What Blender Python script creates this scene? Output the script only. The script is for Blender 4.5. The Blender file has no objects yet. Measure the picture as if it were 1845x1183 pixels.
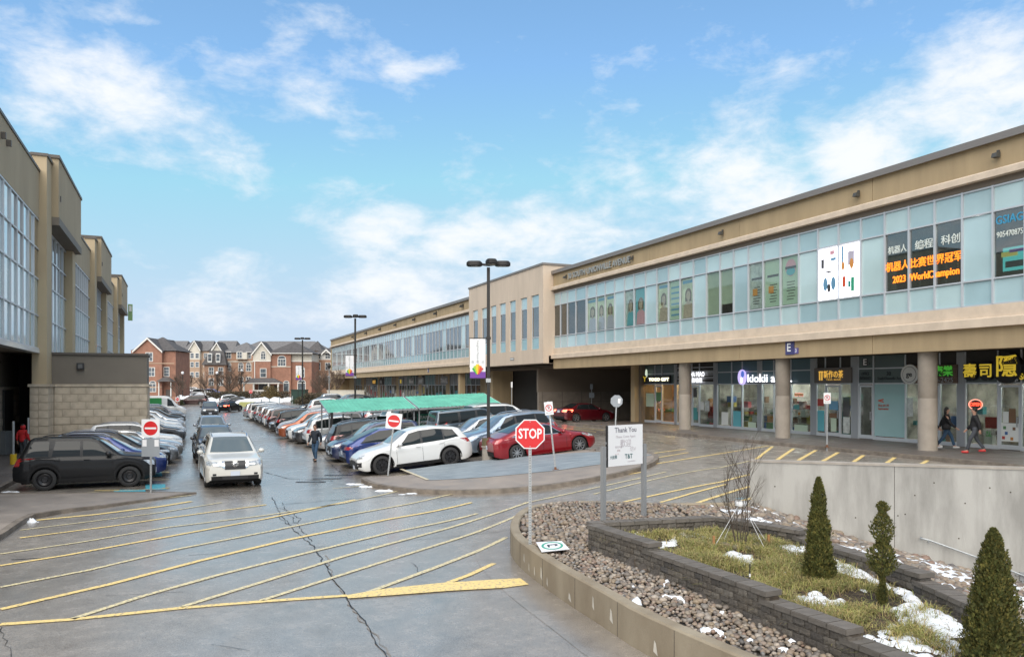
import bpy, bmesh, math, random
from math import sin, cos, pi, sqrt, atan2, radians
from mathutils import Vector, Matrix, noise as mnoise
random.seed(7)
SC = bpy.context.scene
COL = SC.collection
# ---------------------------------------------------------------- camera
F = 1380.0; CX = 922.5; HY = 695.0; CAMZ = 3.4
cam = bpy.data.cameras.new('camera'); camo = bpy.data.objects.new('camera', cam); COL.objects.link(camo)
camo.location = (0, 0, CAMZ); camo.rotation_euler = (pi/2, 0, 0)
cam.sensor_width = 36; cam.lens = F/1845*36; cam.shift_y = (HY-591.5)/1845
cam.clip_start = .1; cam.clip_end = 6000
SC.camera = camo
# ---------------------------------------------------------------- light
SUN_EL = radians(48); SUN_AZ = radians(190)     # azimuth measured clockwise from +Y
SC.view_settings.view_transform = 'Standard'; SC.view_settings.look = 'None'
SC.view_settings.exposure = 1.62; SC.view_settings.gamma = 1
try: SC.view_settings.use_curve_mapping = False
except Exception: pass
world = bpy.data.worlds.new('World'); SC.world = world; world.use_nodes = True
def world_sky():
    nt = world.node_tree; N = nt.nodes; Lk = nt.links; N.clear()
    out = N.new('ShaderNodeOutputWorld'); bg = N.new('ShaderNodeBackground'); bg.inputs[1].default_value = .076
    sky = N.new('ShaderNodeTexSky'); sky.sky_type = 'NISHITA'; sky.sun_disc = False
    sky.sun_elevation = SUN_EL; sky.sun_rotation = SUN_AZ; sky.air_density = 1.0; sky.dust_density = .8; sky.ozone_density = 1.6
    tc = N.new('ShaderNodeTexCoord'); sep = N.new('ShaderNodeSeparateXYZ'); Lk.new(tc.outputs['Generated'], sep.inputs[0])
    def M(op, a, b=None, c=None, cl=False):
        m = N.new('ShaderNodeMath'); m.operation = op; m.use_clamp = cl
        for i, v in enumerate((a, b, c)):
            if v is None: continue
            if hasattr(v, 'links'): Lk.new(v, m.inputs[i])
            else: m.inputs[i].default_value = v
        return m.outputs[0]
    az = M('ARCTAN2', sep.outputs[0], sep.outputs[1]); el = M('ARCSINE', sep.outputs[2])
    mp = N.new('ShaderNodeMapping'); mp.inputs['Scale'].default_value = (1, 1, 2.1); Lk.new(tc.outputs['Generated'], mp.inputs[0])
    def noise(scale, det, rough, dist=0, off=0):
        m2 = N.new('ShaderNodeMapping'); m2.inputs['Location'].default_value = (off, off*.7, off*.3); Lk.new(mp.outputs[0], m2.inputs[0])
        n = N.new('ShaderNodeTexNoise'); n.inputs['Scale'].default_value = scale; n.inputs['Detail'].default_value = det
        n.inputs['Roughness'].default_value = rough; n.inputs['Distortion'].default_value = dist; Lk.new(m2.outputs[0], n.inputs['Vector']); return n.outputs[0]
    n1 = noise(4.5, 8, .6, .25, 1.3); n2 = noise(13, 7, .62, .2, 4.1)
    # cloud banks of the day: azimuth, elevation, half sizes, weight (picture positions turned into directions)
    banks = [(160,150,190,75,.62),(330,200,160,80,.34),(520,180,120,60,.36),(350,290,150,55,.3),(690,125,110,32,.36),(560,42,100,26,.34),(150,25,110,18,.3),
             (1330,335,150,90,.62),(1560,265,120,95,.7),(1770,200,130,120,.66),(1180,330,80,60,.3),(1400,245,60,30,.3),(940,430,260,65,.58),(700,420,120,60,.5),(1150,430,140,50,.45),
             (760,530,260,70,.5),(420,560,170,45,.34),(440,470,80,35,.26),(240,450,90,30,.24)]
    acc = None
    for x, y, rx, ry, w in banks:
        a0 = math.atan2(x-CX, F); e0 = math.atan2((HY-y), sqrt(F*F+(x-CX)**2))
        sx = rx/F*cos(a0)**2; sy = ry/F*cos(a0)
        da = M('MULTIPLY', M('SUBTRACT', az, a0), 1/sx); de = M('MULTIPLY', M('SUBTRACT', el, e0), 1/sy)
        q = M('ADD', M('MULTIPLY', da, da), M('MULTIPLY', de, de))
        g = M('MULTIPLY', M('EXPONENT', M('MULTIPLY', q, -.7)), w)
        acc = g if acc is None else M('MAXIMUM', acc, g)
    # away from the named banks thicker cloud is added out of view to whiten the light
    side = M('MAXIMUM', M('MULTIPLY', M('SUBTRACT', M('ABSOLUTE', az), .62), 2.5, cl=True), M('MULTIPLY', M('SUBTRACT', el, .5), 3.0, cl=True))
    cover = M('ADD', M('MULTIPLY', side, .38), .02)
    dens = M('ADD', M('ADD', M('MULTIPLY', M('SUBTRACT', n1, .5), 1.15), M('MULTIPLY', M('SUBTRACT', n2, .5), 1.15)), M('ADD', M('MAXIMUM', acc, cover), -.14))
    mask = M('SMOOTH_MIN', M('MULTIPLY', M('MAXIMUM', dens, 0), 1.9), 1.0, .25, cl=True)
    # thin veil near the horizon
    veil = M('MULTIPLY', M('EXPONENT', M('MULTIPLY', M('ABSOLUTE', el), -6.5)), .62)
    veil = M('ADD', veil, .08)
    cloudc = N.new('ShaderNodeMixRGB'); cloudc.inputs[1].default_value = (3.1, 3.6, 4.15, 1); cloudc.inputs[2].default_value = (4.15, 4.28, 4.45, 1)
    Lk.new(M('MULTIPLY', M('SUBTRACT', M('ADD', dens, M('MULTIPLY', n2, .35)), .1), 2.4, cl=True), cloudc.inputs[0])
    hsv = N.new('ShaderNodeHueSaturation'); hsv.inputs['Saturation'].default_value = .92; hsv.inputs['Value'].default_value = 1.1; tint = N.new('ShaderNodeMixRGB'); tint.blend_type = 'MULTIPLY'; tint.inputs[0].default_value = 1; tint.inputs[2].default_value = (.40,.745,.88,1); Lk.new(sky.outputs[0], tint.inputs[1]); Lk.new(tint.outputs[0], hsv.inputs['Color'])
    cap = N.new('ShaderNodeMixRGB'); cap.blend_type = 'DARKEN'; cap.inputs[0].default_value = 1; cap.inputs[2].default_value = (2.45, 3.0, 3.85, 1); Lk.new(hsv.outputs[0], cap.inputs[1])
    m0 = N.new('ShaderNodeMixRGB'); Lk.new(veil, m0.inputs[0]); Lk.new(cap.outputs[0], m0.inputs[1]); m0.inputs[2].default_value = (2.75, 3.4, 3.95, 1)
    m1 = N.new('ShaderNodeMixRGB'); Lk.new(mask, m1.inputs[0]); Lk.new(m0.outputs[0], m1.inputs[1]); Lk.new(cloudc.outputs[0], m1.inputs[2])
    Lk.new(m1.outputs[0], bg.inputs[0]); Lk.new(bg.outputs[0], out.inputs[0])
world_sky()
sl = bpy.data.lights.new('sun', 'SUN'); sl.energy = 1.5; sl.angle = radians(75); sl.color = (1, .92, .82)
so = bpy.data.objects.new('sun', sl); COL.objects.link(so)
so.rotation_euler = (pi/2-SUN_EL, 0, -SUN_AZ+pi)   # light comes from the side of the sun
_d = Vector((sin(SUN_AZ)*cos(SUN_EL), cos(SUN_AZ)*cos(SUN_EL), sin(SUN_EL)))
so.rotation_euler = _d.to_track_quat('Z', 'Y').to_euler()
so.location = _d*100
# ---------------------------------------------------------------- site frame: v to the right across the lot, u down the lane
TH = math.atan2(CX-325, F); CT, ST = cos(TH), sin(TH)
def W(v, u, z=0.0): return Vector((v*CT-u*ST, v*ST+u*CT, z))
def VU(X, Y): return (X*CT+Y*ST, -X*ST+Y*CT)
def sstep(a, b, x):
    t = max(0., min(1., (x-a)/(b-a))); return t*t*(3-2*t)
def G(X, Y):
    v, u = VU(X, Y)
    return -.2 + .85*sstep(6, 17, v) + 1.3*sstep(135, 165, Y) + 3*sstep(170, 330, Y)
def at(x, y, z=None):
    """ground point seen at photo pixel x, y (z None: on the asphalt)"""
    t = (x-CX)/F; k = (HY-y)/F
    if z is not None:
        Y = (z-CAMZ)/k; return Vector((t*Y, Y, z))
    Y = 3.6/(-k)
    for _ in range(25):
        z = G(t*Y, Y); Y = .5*Y+.5*(z-CAMZ)/k
    return Vector((t*Y, Y, G(t*Y, Y)))
def pu(x, v):                       # u of photo column x on the plane v
    t = (x-CX)/F; Y = v/(t*CT+ST); return Y*(CT-t*ST)
# ---------------------------------------------------------------- mesh builder
class MB:
    def __init__(s): s.v = []; s.f = []; s.m = []; s.mi = 0
    def add(s, vs, fs):
        o = len(s.v); s.v += [tuple(p) for p in vs]; s.f += [tuple(i+o for i in f) for f in fs]; s.m += [s.mi]*len(fs); return s
    def box(s, x0, x1, y0, y1, z0, z1):
        if x0 > x1: x0, x1 = x1, x0
        if y0 > y1: y0, y1 = y1, y0
        if z0 > z1: z0, z1 = z1, z0
        return s.add([(x0,y0,z0),(x1,y0,z0),(x1,y1,z0),(x0,y1,z0),(x0,y0,z1),(x1,y0,z1),(x1,y1,z1),(x0,y1,z1)],
                     [(0,3,2,1),(4,5,6,7),(0,1,5,4),(1,2,6,5),(2,3,7,6),(3,0,4,7)])
    def quad(s, a, b, c, d): return s.add([a, b, c, d], [(0,1,2,3)])
    def hexa(s, bot, top):            # any 4-gon bottom and top
        return s.add(list(bot)+list(top), [(3,2,1,0),(4,5,6,7),(0,1,5,4),(1,2,6,5),(2,3,7,6),(3,0,4,7)])
    def prism(s, poly, z0, z1):       # poly: [(x,y)] counter-clockwise
        n = len(poly); zf0 = z0 if callable(z0) else (lambda x, y: z0); zf1 = z1 if callable(z1) else (lambda x, y: z1)
        vs = [(x,y,zf0(x,y)) for x, y in poly]+[(x,y,zf1(x,y)) for x, y in poly]
        return s.add(vs, [tuple(range(n))[::-1], tuple(range(n,2*n))]+[(i,(i+1)%n,n+(i+1)%n,n+i) for i in range(n)])
    def extr(s, prof, axis, a, b):    # profile polygon extruded along an axis; prof in the other two coords
        n = len(prof)
        def P(p, t): return (t,p[0],p[1]) if axis == 0 else ((p[0],t,p[1]) if axis == 1 else (p[0],p[1],t))
        vs = [P(p,a) for p in prof]+[P(p,b) for p in prof]
        return s.add(vs, [tuple(range(n)), tuple(range(n,2*n))[::-1]]+[(i,n+i,n+(i+1)%n,(i+1)%n) for i in range(n)])
    def tube(s, pts, r, n=8, cap=True):
        pts = [Vector(p) for p in pts]; rs = r if isinstance(r, (list, tuple)) else [r]*len(pts)
        vs = []; fs = []; up = None
        for i, p in enumerate(pts):
            d = (pts[min(i+1,len(pts)-1)]-pts[max(i-1,0)])
            if d.length < 1e-9: d = Vector((0,0,1))
            d.normalize()
            if up is None or abs(d.dot(up)) > .95: up = Vector((1,0,0)) if abs(d.x) < .8 else Vector((0,1,0))
            a = d.cross(up).normalized(); b = d.cross(a).normalized(); up = -a.cross(d) if False else up
            for k in range(n):
                t = 2*pi*k/n; vs.append(p+a*(cos(t)*rs[i])+b*(sin(t)*rs[i]))
        for i in range(len(pts)-1):
            for k in range(n): fs.append((i*n+k, i*n+(k+1)%n, (i+1)*n+(k+1)%n, (i+1)*n+k))
        if cap: fs.append(tuple(range(n))[::-1]); fs.append(tuple(range((len(pts)-1)*n, len(pts)*n)))
        return s.add(vs, fs)
    def lathe(s, prof, n=20, axis=2, c=(0,0,0), cap=False):
        vs = []; fs = []
        for r, h in prof:
            for k in range(n):
                t = 2*pi*k/n; a, b = r*cos(t), r*sin(t)
                p = (a,b,h) if axis == 2 else ((h,a,b) if axis == 0 else (b,h,a))
                vs.append((p[0]+c[0],p[1]+c[1],p[2]+c[2]))
        for i in range(len(prof)-1):
            for k in range(n): fs.append((i*n+k, i*n+(k+1)%n, (i+1)*n+(k+1)%n, (i+1)*n+k))
        if cap: fs.append(tuple(range(n))[::-1]); fs.append(tuple(range((len(prof)-1)*n, len(prof)*n)))
        return s.add(vs, fs)
    def grid(s, rows):
        nv = len(rows[0]); vs = [p for r in rows for p in r]
        return s.add(vs, [(i*nv+j, i*nv+j+1, (i+1)*nv+j+1, (i+1)*nv+j) for i in range(len(rows)-1) for j in range(nv-1)])
    def blob(s, c, r, n=6, m=4, jit=.15, rnd=random):
        vs = [(c[0], c[1], c[2]-r[2])]; 
        for i in range(1, m):
            a = -pi/2+pi*i/m
            for k in range(n):
                t = 2*pi*(k+.5*(i%2))/n; q = 1+rnd.uniform(-jit, jit)
                vs.append((c[0]+r[0]*cos(a)*cos(t)*q, c[1]+r[1]*cos(a)*sin(t)*q, c[2]+r[2]*sin(a)*q))
        vs.append((c[0], c[1], c[2]+r[2])); fs = [(0, 1+(k+1)%n, 1+k) for k in range(n)]
        for i in range(m-2):
            for k in range(n):
                a = 1+i*n+k; b = 1+i*n+(k+1)%n; fs.append((a, b, b+n, a+n))
        L = len(vs)-1; o = 1+(m-2)*n
        fs += [(o+k, o+(k+1)%n, L) for k in range(n)]
        return s.add(vs, fs)
    def mesh(s, name, mats, smooth=False, fix=False):
        me = bpy.data.meshes.new(name); me.from_pydata(s.v, [], s.f)
        if not isinstance(mats, (list, tuple)): mats = [mats]
        for m in mats: me.materials.append(m)
        if len(mats) > 1: me.polygons.foreach_set('material_index', s.m)
        if fix:
            bm = bmesh.new(); bm.from_mesh(me); bmesh.ops.remove_doubles(bm, verts=bm.verts, dist=1e-5); bmesh.ops.recalc_face_normals(bm, faces=bm.faces); bm.to_mesh(me); bm.free()
        if smooth is True: me.polygons.foreach_set('use_smooth', [True]*len(me.polygons))
        elif smooth: me.shade_auto(smooth) if hasattr(me, 'shade_auto') else sharp_by_angle(me, smooth)
        me.update(); return me
    def build(s, name, mats, parent=None, smooth=False, fix=False, loc=None):
        return link(name, s.mesh(name, mats, smooth, fix), parent, loc)
def sharp_by_angle(me, deg):
    me.polygons.foreach_set('use_smooth', [True]*len(me.polygons))
    try: me.set_sharp_from_angle(angle=radians(deg))
    except Exception: pass
def link(name, me, parent=None, loc=None, rot=None):
    o = bpy.data.objects.new(name, me); COL.objects.link(o)
    if parent: o.parent = parent
    if loc is not None: o.location = loc
    if rot is not None: o.rotation_euler = rot
    return o
def tag(o, label=None, cat=None, group=None, kind=None):
    if label: o['label'] = label
    if cat: o['category'] = cat
    if group: o['group'] = group
    if kind: o['kind'] = kind
    return o
def empty(name, label, cat, loc=(0,0,0), rz=0, group=None):
    o = bpy.data.objects.new(name, None); COL.objects.link(o); o.location = loc; o.rotation_euler = (0,0,rz); o.empty_display_size = .3
    return tag(o, label, cat, group)
def copy_tree(root, kids, loc, rz, label=None, group=None, mats=None):
    r = root.copy(); COL.objects.link(r); r.location = loc; r.rotation_euler = (0,0,rz)
    if label: r['label'] = label
    if group: r['group'] = group
    def rec(src, dst):
        for ch in kids.get(src.name, ()):
            c = ch.copy(); COL.objects.link(c); c.parent = dst
            if mats and c.material_slots and c.material_slots[0].link == 'OBJECT':
                c.material_slots[0].material = mats
            rec(ch, c)
    rec(root, r); return r
def kid_map():
    d = {}
    for o in bpy.data.objects:
        if o.parent: d.setdefault(o.parent.name, []).append(o)
    return d
# ---------------------------------------------------------------- materials
def mat(name, col, rough=.6, metal=0, var=0, scale=4, bump=0, bscale=40, emit=0, emitc=None, coat=0, spec=.5, col2=None, stretch=(1,1,1), thr=None, ior=None, detail=5, rvar=0):
    m = bpy.data.materials.new(name); m.use_nodes = True; nt = m.node_tree; N = nt.nodes; Lk = nt.links
    b = N['Principled BSDF']; b.inputs['Base Color'].default_value = (*col, 1); b.inputs['Roughness'].default_value = rough
    b.inputs['Metallic'].default_value = metal; b.inputs['Specular IOR Level'].default_value = spec
    if ior: b.inputs['IOR'].default_value = ior
    if coat: b.inputs['Coat Weight'].default_value = coat; b.inputs['Coat Roughness'].default_value = .04
    if emit: b.inputs['Emission Color'].default_value = (*(emitc or col), 1); b.inputs['Emission Strength'].default_value = emit
    if var or bump or col2 or rvar:
        tc = N.new('ShaderNodeTexCoord'); mp = N.new('ShaderNodeMapping'); mp.inputs['Scale'].default_value = stretch; Lk.new(tc.outputs['Object'], mp.inputs[0])
    if var or col2 or rvar:
        n = N.new('ShaderNodeTexNoise'); n.inputs['Scale'].default_value = scale; n.inputs['Detail'].default_value = detail; n.inputs['Roughness'].default_value = .6; Lk.new(mp.outputs[0], n.inputs['Vector'])
        r = N.new('ShaderNodeValToRGB')
        lo, hi = thr or (.35, .65); r.color_ramp.elements[0].position = lo; r.color_ramp.elements[1].position = hi
        c2 = col2 or tuple(min(1, c*(1+var)) for c in col); c1 = col if col2 else tuple(c*(1-var) for c in col)
        r.color_ramp.elements[0].color = (*c1, 1); r.color_ramp.elements[1].color = (*c2, 1)
        Lk.new(n.outputs[0], r.inputs[0]); Lk.new(r.outputs[0], b.inputs['Base Color'])
        if rvar:
            mr = N.new('ShaderNodeMapRange'); mr.inputs[1].default_value = .35; mr.inputs[2].default_value = .65; mr.inputs[3].default_value = rough-rvar; mr.inputs[4].default_value = rough+rvar
            Lk.new(n.outputs[0], mr.inputs[0]); Lk.new(mr.outputs[0], b.inputs['Roughness'])
    if bump:
        n2 = N.new('ShaderNodeTexNoise'); n2.inputs['Scale'].default_value = bscale; n2.inputs['Detail'].default_value = 4; Lk.new(mp.outputs[0], n2.inputs['Vector'])
        bp = N.new('ShaderNodeBump'); bp.inputs['Strength'].default_value = bump; bp.inputs['Distance'].default_value = .02; Lk.new(n2.outputs[0], bp.inputs['Height']); Lk.new(bp.outputs[0], b.inputs['Normal'])
    return m
def pieces_mat(name, stops, rough=.8, bump=.3, bscale=30, island=True, nvar=.25, nscale=12):
    """colour differs from piece to piece (random per object or per island)"""
    m = bpy.data.materials.new(name); m.use_nodes = True; nt = m.node_tree; N = nt.nodes; Lk = nt.links
    b = N['Principled BSDF']; b.inputs['Roughness'].default_value = rough
    if island: g = N.new('ShaderNodeNewGeometry').outputs['Random Per Island']
    else: g = N.new('ShaderNodeObjectInfo').outputs['Random']
    r = N.new('ShaderNodeValToRGB'); el = r.color_ramp.elements
    while len(el) < len(stops): el.new(.5)
    for i, c in enumerate(stops): el[i].position = i/(len(stops)-1); el[i].color = (*c, 1)
    Lk.new(g, r.inputs[0])
    tc = N.new('ShaderNodeTexCoord'); n = N.new('ShaderNodeTexNoise'); n.inputs['Scale'].default_value = nscale; n.inputs['Detail'].default_value = 6; Lk.new(tc.outputs['Object'], n.inputs['Vector'])
    mr = N.new('ShaderNodeMapRange'); mr.inputs[1].default_value = .3; mr.inputs[2].default_value = .7; mr.inputs[3].default_value = 1-nvar; mr.inputs[4].default_value = 1+nvar; Lk.new(n.outputs[0], mr.inputs[0])
    mx = N.new('ShaderNodeVectorMath'); mx.operation = 'SCALE'; Lk.new(r.outputs[0], mx.inputs[0]); Lk.new(mr.outputs[0], mx.inputs['Scale']); Lk.new(mx.outputs[0], b.inputs['Base Color'])
    if bump:
        n2 = N.new('ShaderNodeTexNoise'); n2.inputs['Scale'].default_value = bscale; n2.inputs['Detail'].default_value = 5; Lk.new(tc.outputs['Object'], n2.inputs['Vector'])
        bp = N.new('ShaderNodeBump'); bp.inputs['Strength'].default_value = bump; bp.inputs['Distance'].default_value = .02; Lk.new(n2.outputs[0], bp.inputs['Height']); Lk.new(bp.outputs[0], b.inputs['Normal'])
    return m
def glass_mat(name, tint=(.75,.82,.82), refl=.12, rough=.02, body=(.03,.04,.04), clear=.8):
    """see-through pane: part clear, part tinted body, with a mirror-like surface that grows towards grazing"""
    m = bpy.data.materials.new(name); m.use_nodes = True; nt = m.node_tree; N = nt.nodes; Lk = nt.links; N.clear()
    o = N.new('ShaderNodeOutputMaterial'); t = N.new('ShaderNodeBsdfTransparent'); t.inputs[0].default_value = (*tint, 1)
    d = N.new('ShaderNodeBsdfDiffuse'); d.inputs[0].default_value = (*body, 1); g = N.new('ShaderNodeBsdfGlossy'); g.inputs['Roughness'].default_value = rough
    m1 = N.new('ShaderNodeMixShader'); m1.inputs[0].default_value = clear; Lk.new(d.outputs[0], m1.inputs[1]); Lk.new(t.outputs[0], m1.inputs[2])
    fr = N.new('ShaderNodeLayerWeight'); fr.inputs[0].default_value = .25
    mr = N.new('ShaderNodeMapRange'); mr.inputs[3].default_value = refl; mr.inputs[4].default_value = 1; Lk.new(fr.outputs['Fresnel'], mr.inputs[0])
    ge = N.new('ShaderNodeNewGeometry'); fb = N.new('ShaderNodeMath'); fb.operation = 'SUBTRACT'; fb.inputs[0].default_value = 1; Lk.new(ge.outputs['Backfacing'], fb.inputs[1]); mu_ = N.new('ShaderNodeMath'); mu_.operation = 'MULTIPLY'; Lk.new(mr.outputs[0], mu_.inputs[0]); Lk.new(fb.outputs[0], mu_.inputs[1])
    m2 = N.new('ShaderNodeMixShader'); Lk.new(mu_.outputs[0], m2.inputs[0]); Lk.new(m1.outputs[0], m2.inputs[1]); Lk.new(g.outputs[0], m2.inputs[2]); Lk.new(m2.outputs[0], o.inputs[0])
    return m
def asphalt():
    m = bpy.data.materials.new('wet_asphalt'); m.use_nodes = True; nt = m.node_tree; N = nt.nodes; Lk = nt.links; b = N['Principled BSDF']
    tc = N.new('ShaderNodeTexCoord')
    def noise(s, d, r=.6, st=(1,1,1), dist=0):
        mp = N.new('ShaderNodeMapping'); mp.inputs['Scale'].default_value = st; mp.inputs['Rotation'].default_value = (0,0,-TH); Lk.new(tc.outputs['Object'], mp.inputs[0])
        n = N.new('ShaderNodeTexNoise'); n.inputs['Scale'].default_value = s; n.inputs['Detail'].default_value = d; n.inputs['Roughness'].default_value = r; n.inputs['Distortion'].default_value = dist; Lk.new(mp.outputs[0], n.inputs['Vector']); return n.outputs[0]
    def M(op, a, b_=None, cl=False):
        q = N.new('ShaderNodeMath'); q.operation = op; q.use_clamp = cl
        for i, v in enumerate((a, b_)):
            if v is None: continue
            if hasattr(v, 'links'): Lk.new(v, q.inputs[i])
            else: q.inputs[i].default_value = v
        return q.outputs[0]
    def MR(v, a, b_, c, d):
        q = N.new('ShaderNodeMapRange'); 
        for i, k in enumerate((a, b_, c, d)): q.inputs[i+1].default_value = k
        Lk.new(v, q.inputs[0]); return q.outputs[0]
    agg = noise(62, 4, .8); mid = noise(2.2, 6, .65); big = noise(.13, 5, .6, (1,.45,1), .6); streak = noise(.35, 5, .6, (1,.3,1), .8)
    wet = M('ADD', M('MULTIPLY', big, .6), M('ADD', M('MULTIPLY', streak, .3), M('MULTIPLY', mid, .12)))
    wetm = MR(wet, .37, .56, 0, 1)
    r = N.new('ShaderNodeValToRGB'); r.color_ramp.elements[0].position = .38; r.color_ramp.elements[1].position = .63
    r.color_ramp.elements[0].color = (.095,.084,.073,1); r.color_ramp.elements[1].color = (.385,.34,.29,1); e = r.color_ramp.elements.new(.5); e.color = (.215,.193,.168,1)
    Lk.new(M('ADD', M('MULTIPLY', agg, .75), M('MULTIPLY', mid, .25)), r.inputs[0])
    dk = N.new('ShaderNodeVectorMath'); dk.operation = 'SCALE'; Lk.new(r.outputs[0], dk.inputs[0]); Lk.new(MR(wetm, 0, 1, 1.1, .95), dk.inputs['Scale'])
    Lk.new(dk.outputs[0], b.inputs['Base Color'])
    Lk.new(MR(wetm, 0, 1, .42, .27), b.inputs['Roughness']); b.inputs['Specular IOR Level'].default_value = .95; b.inputs['Specular Tint'].default_value = (1, .89, .81, 1)
    Lk.new(MR(wetm, 0, 1, .12, .8), b.inputs['Coat Weight']); Lk.new(MR(mid, .3, .7, .12, .34), b.inputs['Coat Roughness']); b.inputs['Coat IOR'].default_value = 1.5
    bp = N.new('ShaderNodeBump'); bp.inputs['Distance'].default_value = .01; Lk.new(MR(wetm, 0, 1, .55, .22), bp.inputs['Strength']); Lk.new(agg, bp.inputs['Height']); Lk.new(bp.outputs[0], b.inputs['Normal'])
    return m
M_ = {}
M_['asphalt'] = asphalt()
M_['crack'] = mat('asphalt_crack_filler', (.018,.018,.018), .5)
M_['crack_pale'] = mat('crack_rubble', (.2,.19,.18), .8)
def paint_mat(name, c, lo=.38):
    return mat(name, tuple(x*.35+.12 for x in c), .5, col2=c, scale=16, thr=(lo,lo+.12), bump=.2, bscale=90, detail=11)
M_['yellow'] = paint_mat('yellow_road_paint', (.76,.57,.22)); M_['yellow_worn'] = paint_mat('worn_yellow_road_paint', (.66,.57,.33), .42)
M_['blue_paint'] = mat('faded_blue_paint', (.15,.18,.20), .6, col2=(.27,.31,.335), scale=4, thr=(.38,.62), stretch=(.3,4,1), bump=.15, detail=8)
M_['teal_paint'] = paint_mat('teal_road_paint', (.05,.36,.45))
M_['conc'] = mat('old_concrete', (.30,.27,.235), .75, var=.16, scale=2.2, bump=.25, bscale=60, detail=8)
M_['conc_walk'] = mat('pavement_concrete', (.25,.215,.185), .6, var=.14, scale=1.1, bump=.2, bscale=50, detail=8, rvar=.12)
M_['conc_dark'] = mat('dark_pavement_concrete', (.115,.10,.09), .5, var=.2, scale=1.6, bump=.15, bscale=50, rvar=.1)  # darker tone of the pavement concrete
M_['kerb'] = mat('kerb_concrete', (.16,.135,.11), .7, var=.3, scale=3, bump=.3, bscale=40)
M_['snow'] = mat('snow', (.72,.75,.79), .65, var=.08, scale=8, bump=.6, bscale=25)
M_['black'] = mat('black_plastic', (.02,.02,.022), .5)
M_['galv'] = mat('galvanised_steel', (.38,.40,.41), .45, .6, var=.1, scale=20)
M_['white'] = mat('white_enamel', (.78,.79,.8), .35)
# ================================================================ GROUND
def island_poly():
    # outline of the planted island (outer edge of its low concrete wall), photo pixels on the road
    px = [(1165,1183),(1085,1128),(1010,1080),(960,1043),(925,1012),(917,985)]
    pts = [at(x,y) for x, y in px]
    back = [at(930,957),at(958,938),at(1010,925),at(1080,917),at(1180,912.5),at(1290,911),at(1352,911)]
    return [p.xy.copy() for p in pts], [p.xy.copy() for p in back]
IS_FRONT, IS_BACK = island_poly()
IS_Z = .33
# concrete retaining wall line (front face foot to foot), world xy
CW0 = Vector((6.2, 19.95)); CW1 = Vector((14.5, 17.3)); CWZ = 1.47
cwd = (CW1-CW0).normalized(); cwn = Vector((-cwd.y, cwd.x))           # normal pointing away from the camera
NEAR = [at(1165,1183).xy+Vector((1.6,-2.9)), Vector((4.5, 3.0)), Vector((16, 2.0)), Vector((18, 16.2))]
island = IS_FRONT[::-1] if False else None
def inside(p, poly):
    c = False; n = len(poly)
    for i in range(n):
        a, b = poly[i], poly[(i+1)%n]
        if (a[1] > p[1]) != (b[1] > p[1]) and p[0] < (b[0]-a[0])*(p[1]-a[1])/(b[1]-a[1])+a[0]: c = not c
    return c
HOLE = [NEAR[0]]+IS_FRONT+IS_BACK[:-1]+[CW0+cwn*.3, CW1+cwn*.3, NEAR[3], NEAR[2], NEAR[1]]
def dist_seg(p, a, b):
    d = b-a; t = max(0, min(1, (p-a).dot(d)/(d.length_squared+1e-12))); return (p-(a+d*t)).length
def dist_poly(p, poly): return min(dist_seg(p, poly[i], poly[(i+1)%len(poly)]) for i in range(len(poly)))
def axis_pts(lo, f0, f1, hi, step, fine):
    r = []; x = f0
    while x > lo: r.append(x); x -= max(step, (f0-x)*.35+step) if x < f0 else step
    r.append(lo); r = r[::-1]; x = f0+fine
    while x < f1: r.append(x); x += fine
    r.append(f1); x = f1
    while x < hi: x += max(step, (x-f1)*.25+step); r.append(min(x, hi))
    return r
def build_ground():
    xs = axis_pts(-3000, -2.5, 19, 3000, .6, .28); ys = axis_pts(-400, 1.5, 24, 4200, .6, .28)
    # keep the sloped cross-fall smooth to 90 m
    xs = sorted(set([round(x,3) for x in xs]+[round(-2.5-.8*i,3) for i in range(60)]+[round(19+1.0*i,3) for i in range(30)]))
    ys = sorted(set([round(y,3) for y in ys]+[round(24+.9*i,3) for i in range(90)]+[105+3*i for i in range(25)]+[180+10*i for i in range(18)]))
    b = MB(); n = len(xs); ok = []
    for y in ys:
        for x in xs:
            p = Vector((x,y)); z = G(x,y)
            ins = (-2 < x < 20 and 0 < y < 26) and inside(p, HOLE) and dist_poly(p, HOLE) > .12
            v, u = VU(x, y)
            if v > 27.2 and u > -5 and u < 160: z = .5        # under the pavement of the shops
            b.v.append((x, y, z)); ok.append(not ins)
    for j in range(len(ys)-1):
        for i in range(n-1):
            q = (j*n+i, j*n+i+1, (j+1)*n+i+1, (j+1)*n+i)
            if all(ok[k] for k in q): b.f.append(q); b.m.append(0)
    return tag(b.build('road', M_['asphalt'], smooth=True), 'wet grey asphalt of the car park and its driveways', kind='structure')
ROAD = build_ground()
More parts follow.
